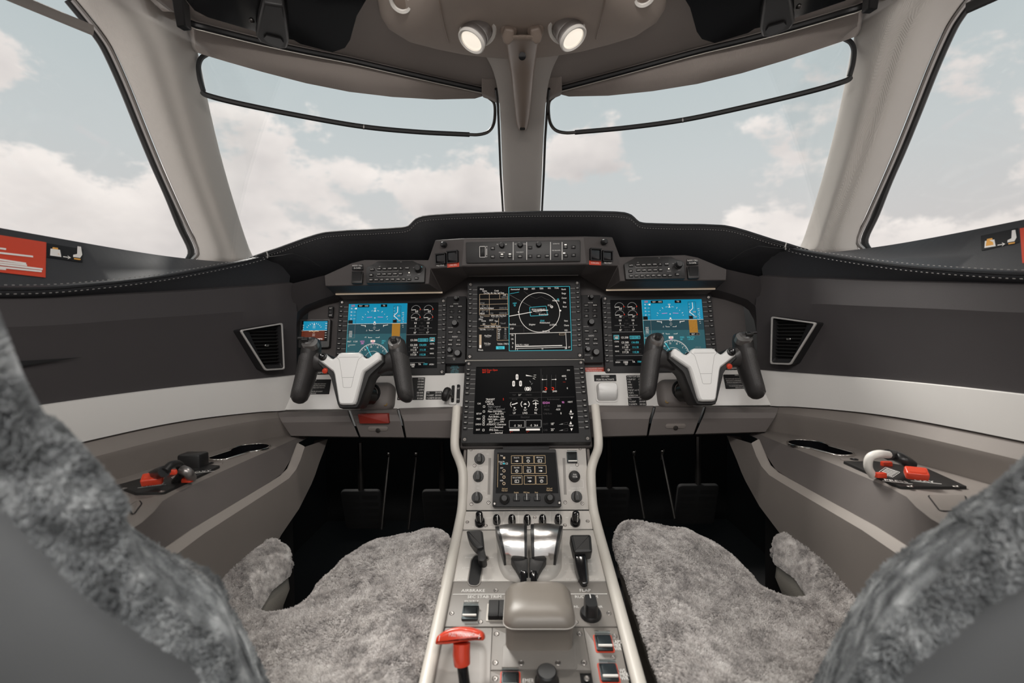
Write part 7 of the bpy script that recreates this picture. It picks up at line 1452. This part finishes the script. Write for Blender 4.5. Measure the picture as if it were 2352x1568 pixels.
# ================================================================== sun visors, rails, shade frames
for s in (-1, 1):
    sd = ('left', 'right')[s > 0]; zv = .582
    pl = [(410, -60), (427, 0), (447, 24), (478, 40), (580, 70), (600, 78), (675, 92), (690, 101), (764, 120), (792, 110), (804, 92), (819, 37), (841, 0), (860, -60)]
    pts = [mir(WZ(a, b, zv - .016 * max(0, (b - 60) / 60) + .0), s) for a, b in pl]
    t = thing('sun_visor', 'folded black sun visor panel with clip above the %s windshield' % sd, 'sun visor', sum((Vector(p) for p in pts), Vector()) / len(pts))
    mb = MB(); mb.rings([[tuple(p) for p in pts], [tuple(p + Vector((0, 0, .010))) for p in pts]]); part('panel', mb, 'glossy_black', t, world=True, ang=30)
    cl = [(604, 8), (652, 16), (658, 50), (664, 95), (660, 112), (640, 114), (597, 98), (588, 84), (595, 45)]; zc = .556
    cp = [mir(WZ(a, b, zc), s) for a, b in cl]; mb = MB(); mb.rings([[tuple(c) for c in cp], [tuple(c + Vector((0, 0, .022))) for c in cp]]); part('clip', mb, 'black_satin', t, world=True, ang=30, bevel=.004)
    c2 = [mir(WZ(a, b, zc - .003), s) for a, b in ((606, 88), (612, 82), (645, 90), (652, 100), (645, 110), (614, 98))]; mb = MB(); mb.rings([[tuple(c) for c in c2], [tuple(c + Vector((0, 0, .004))) for c in c2]]); part('clip_pad', mb, 'black_plastic', t, world=True)
    for a, b in ((578, 46), (673, 76)): mb = MB(Matrix.Translation(mir(WZ(a, b, zv - .001), s))); mb.sphere((0, 0, 0), .0055, 10, 6); part('rivet', mb, 'dark_metal', t, world=True)
    rl = [p + Vector((0, -.004, -.006)) for p in RW[1:]]; rl = [W(408, 40, .91)] + rl
    t = thing('visor_rail', 'thin black visor rail across the header above the %s windshield' % sd, 'rail', mir(rl[5], s)); mb = MB(); mb.tube(spline([mir(p, s) for p in rl], 50), .0062, 8); part('rail', mb, 'black_plastic', t, world=True)
    e = [mir(W(a, b, c), s) for a, b, c in ((392, -10, .87), (418, -10, .872), (425, 60, .905), (405, 62, .90))]; mb = MB(); mb.rings([[tuple(p) for p in e], [tuple(p + Vector((0, .02, .004))) for p in e]]); part('end_bracket', mb, 'black_plastic', t, world=True, bevel=.002)
    mb = MB(); mb.tube(spline([mir(p + Vector((0, .003, -.0065)), s) for p in rl], 50), .0012, 5); part('bright_edge', mb, 'cream', t, world=True)
    # pull down shade frame in the windshield
    Yb = lambda px: 1.045 + .225 * (px - 458) / 680.0
    loopL = [(476, 124), (462, 134), (456, 152), (459, 180), (467, 208)]; barL = [(464, 210), (480, 220), (560, 240), (700, 268), (835, 291), (960, 303), (1078, 309)]; hookR = [(1076, 309), (1100, 309), (1122, 302), (1134, 284), (1137, 255), (1134, 235), (1122, 224)]
    t = thing('shade_frame', 'thin dark pull down shade frame hanging in the %s windshield' % sd, 'sunshade', mir(W(835, 291, 1.17), s))
    mb = MB(); mb.tube(spline([mir(W(a, b, Yb(a)), s) for a, b in loopL], 24), .0052, 8); part('outer_loop', mb, 'black_satin', t, world=True)
    mb = MB(); mb.tube(spline([mir(W(a, b, Yb(a)), s) for a, b in barL], 40), .0062, 8); part('bar', mb, 'beak' if False else 'black_satin', t, world=True)
    mb = MB(); mb.tube(spline([mir(W(a, b, Yb(a) - .002), s) for a, b in hookR], 24), .0042, 8); part('inner_hook', mb, 'dark_metal', t, world=True)
    mb = MB(); a_, b_ = mir(W(834, 291, Yb(834)), s), mir(W(837, 291.5, Yb(837)), s); mb.tube([a_, b_], .0066, 8); part('joint', mb, 'frame_metal', t, world=True)
    # shade bar of the side window
    t = thing('side_shade_bar', 'flat shade bar at the top of the %s side window' % sd, 'sunshade', mir(W(130, 37, .86), s)); mb = MB()
    mb.tube([mir(W(-40, -36, .79), s), mir(W(60, 6, .84), s), mir(W(214, 70, .915), s)], .0105, 8, flat=.5); part('bar', mb, 'taupe' if s < 0 else 'black_satin', t, world=True)
# small fabric pieces where header and post meet
for s in (-1, 1):
    q = [mir(W(a, b, c), s) for a, b, c in ((1106, 150, 1.14), (1130, 150, 1.15), (1146, 205, 1.19), (1146, 232, 1.22), (1128, 222, 1.205), (1106, 214, 1.19))]
    mb = MB(); mb.rings([[tuple(p) for p in q], [tuple(p + Vector((0, .03, .004))) for p in q]]); part('corner_piece', mb, 'headliner', ce, world=True, bevel=.003)
# ================================================================== added fill lights, unseen above and behind the camera
for s in (-1, 1):
    p = Vector((s * .29, -.33, .685)); t = thing('fill_light', 'white cockpit dome light on the headliner behind the camera, %s one' % ('left', 'right')[s > 0], 'lamp', p)
    mb = MB(); mb.prism(rrect(.50, .30, .04, 4), -.008, .012, .003); part('housing', mb, 'ring_white', t); mb = MB(); mb.prism(rrect(.46, .26, .03, 4), -.012, -.007, .002); part('lens', mb, 'lamp_glow', t)
    l = bpy.data.lights.new('dome_light_beam', 'AREA'); l.shape = 'RECTANGLE'; l.size = .44; l.size_y = .24; l.energy = FILLW; l.color = (1.0, .96, .92)
    lo = bpy.data.objects.new('dome_light_beam', l); COL.objects.link(lo); lo.location = (p.x, p.y, p.z - .014 + H); lo.rotation_euler = Vector((-.12 * s, .90, -.42)).to_track_quat('-Z', 'Y').to_euler()
# ------------------------------------------------------------------ everything above was measured from the camera's level: lift it onto the floor
for o in SC.objects:
    if o.parent is None and o.type not in {'CAMERA', 'LIGHT'}: o.location.z += H
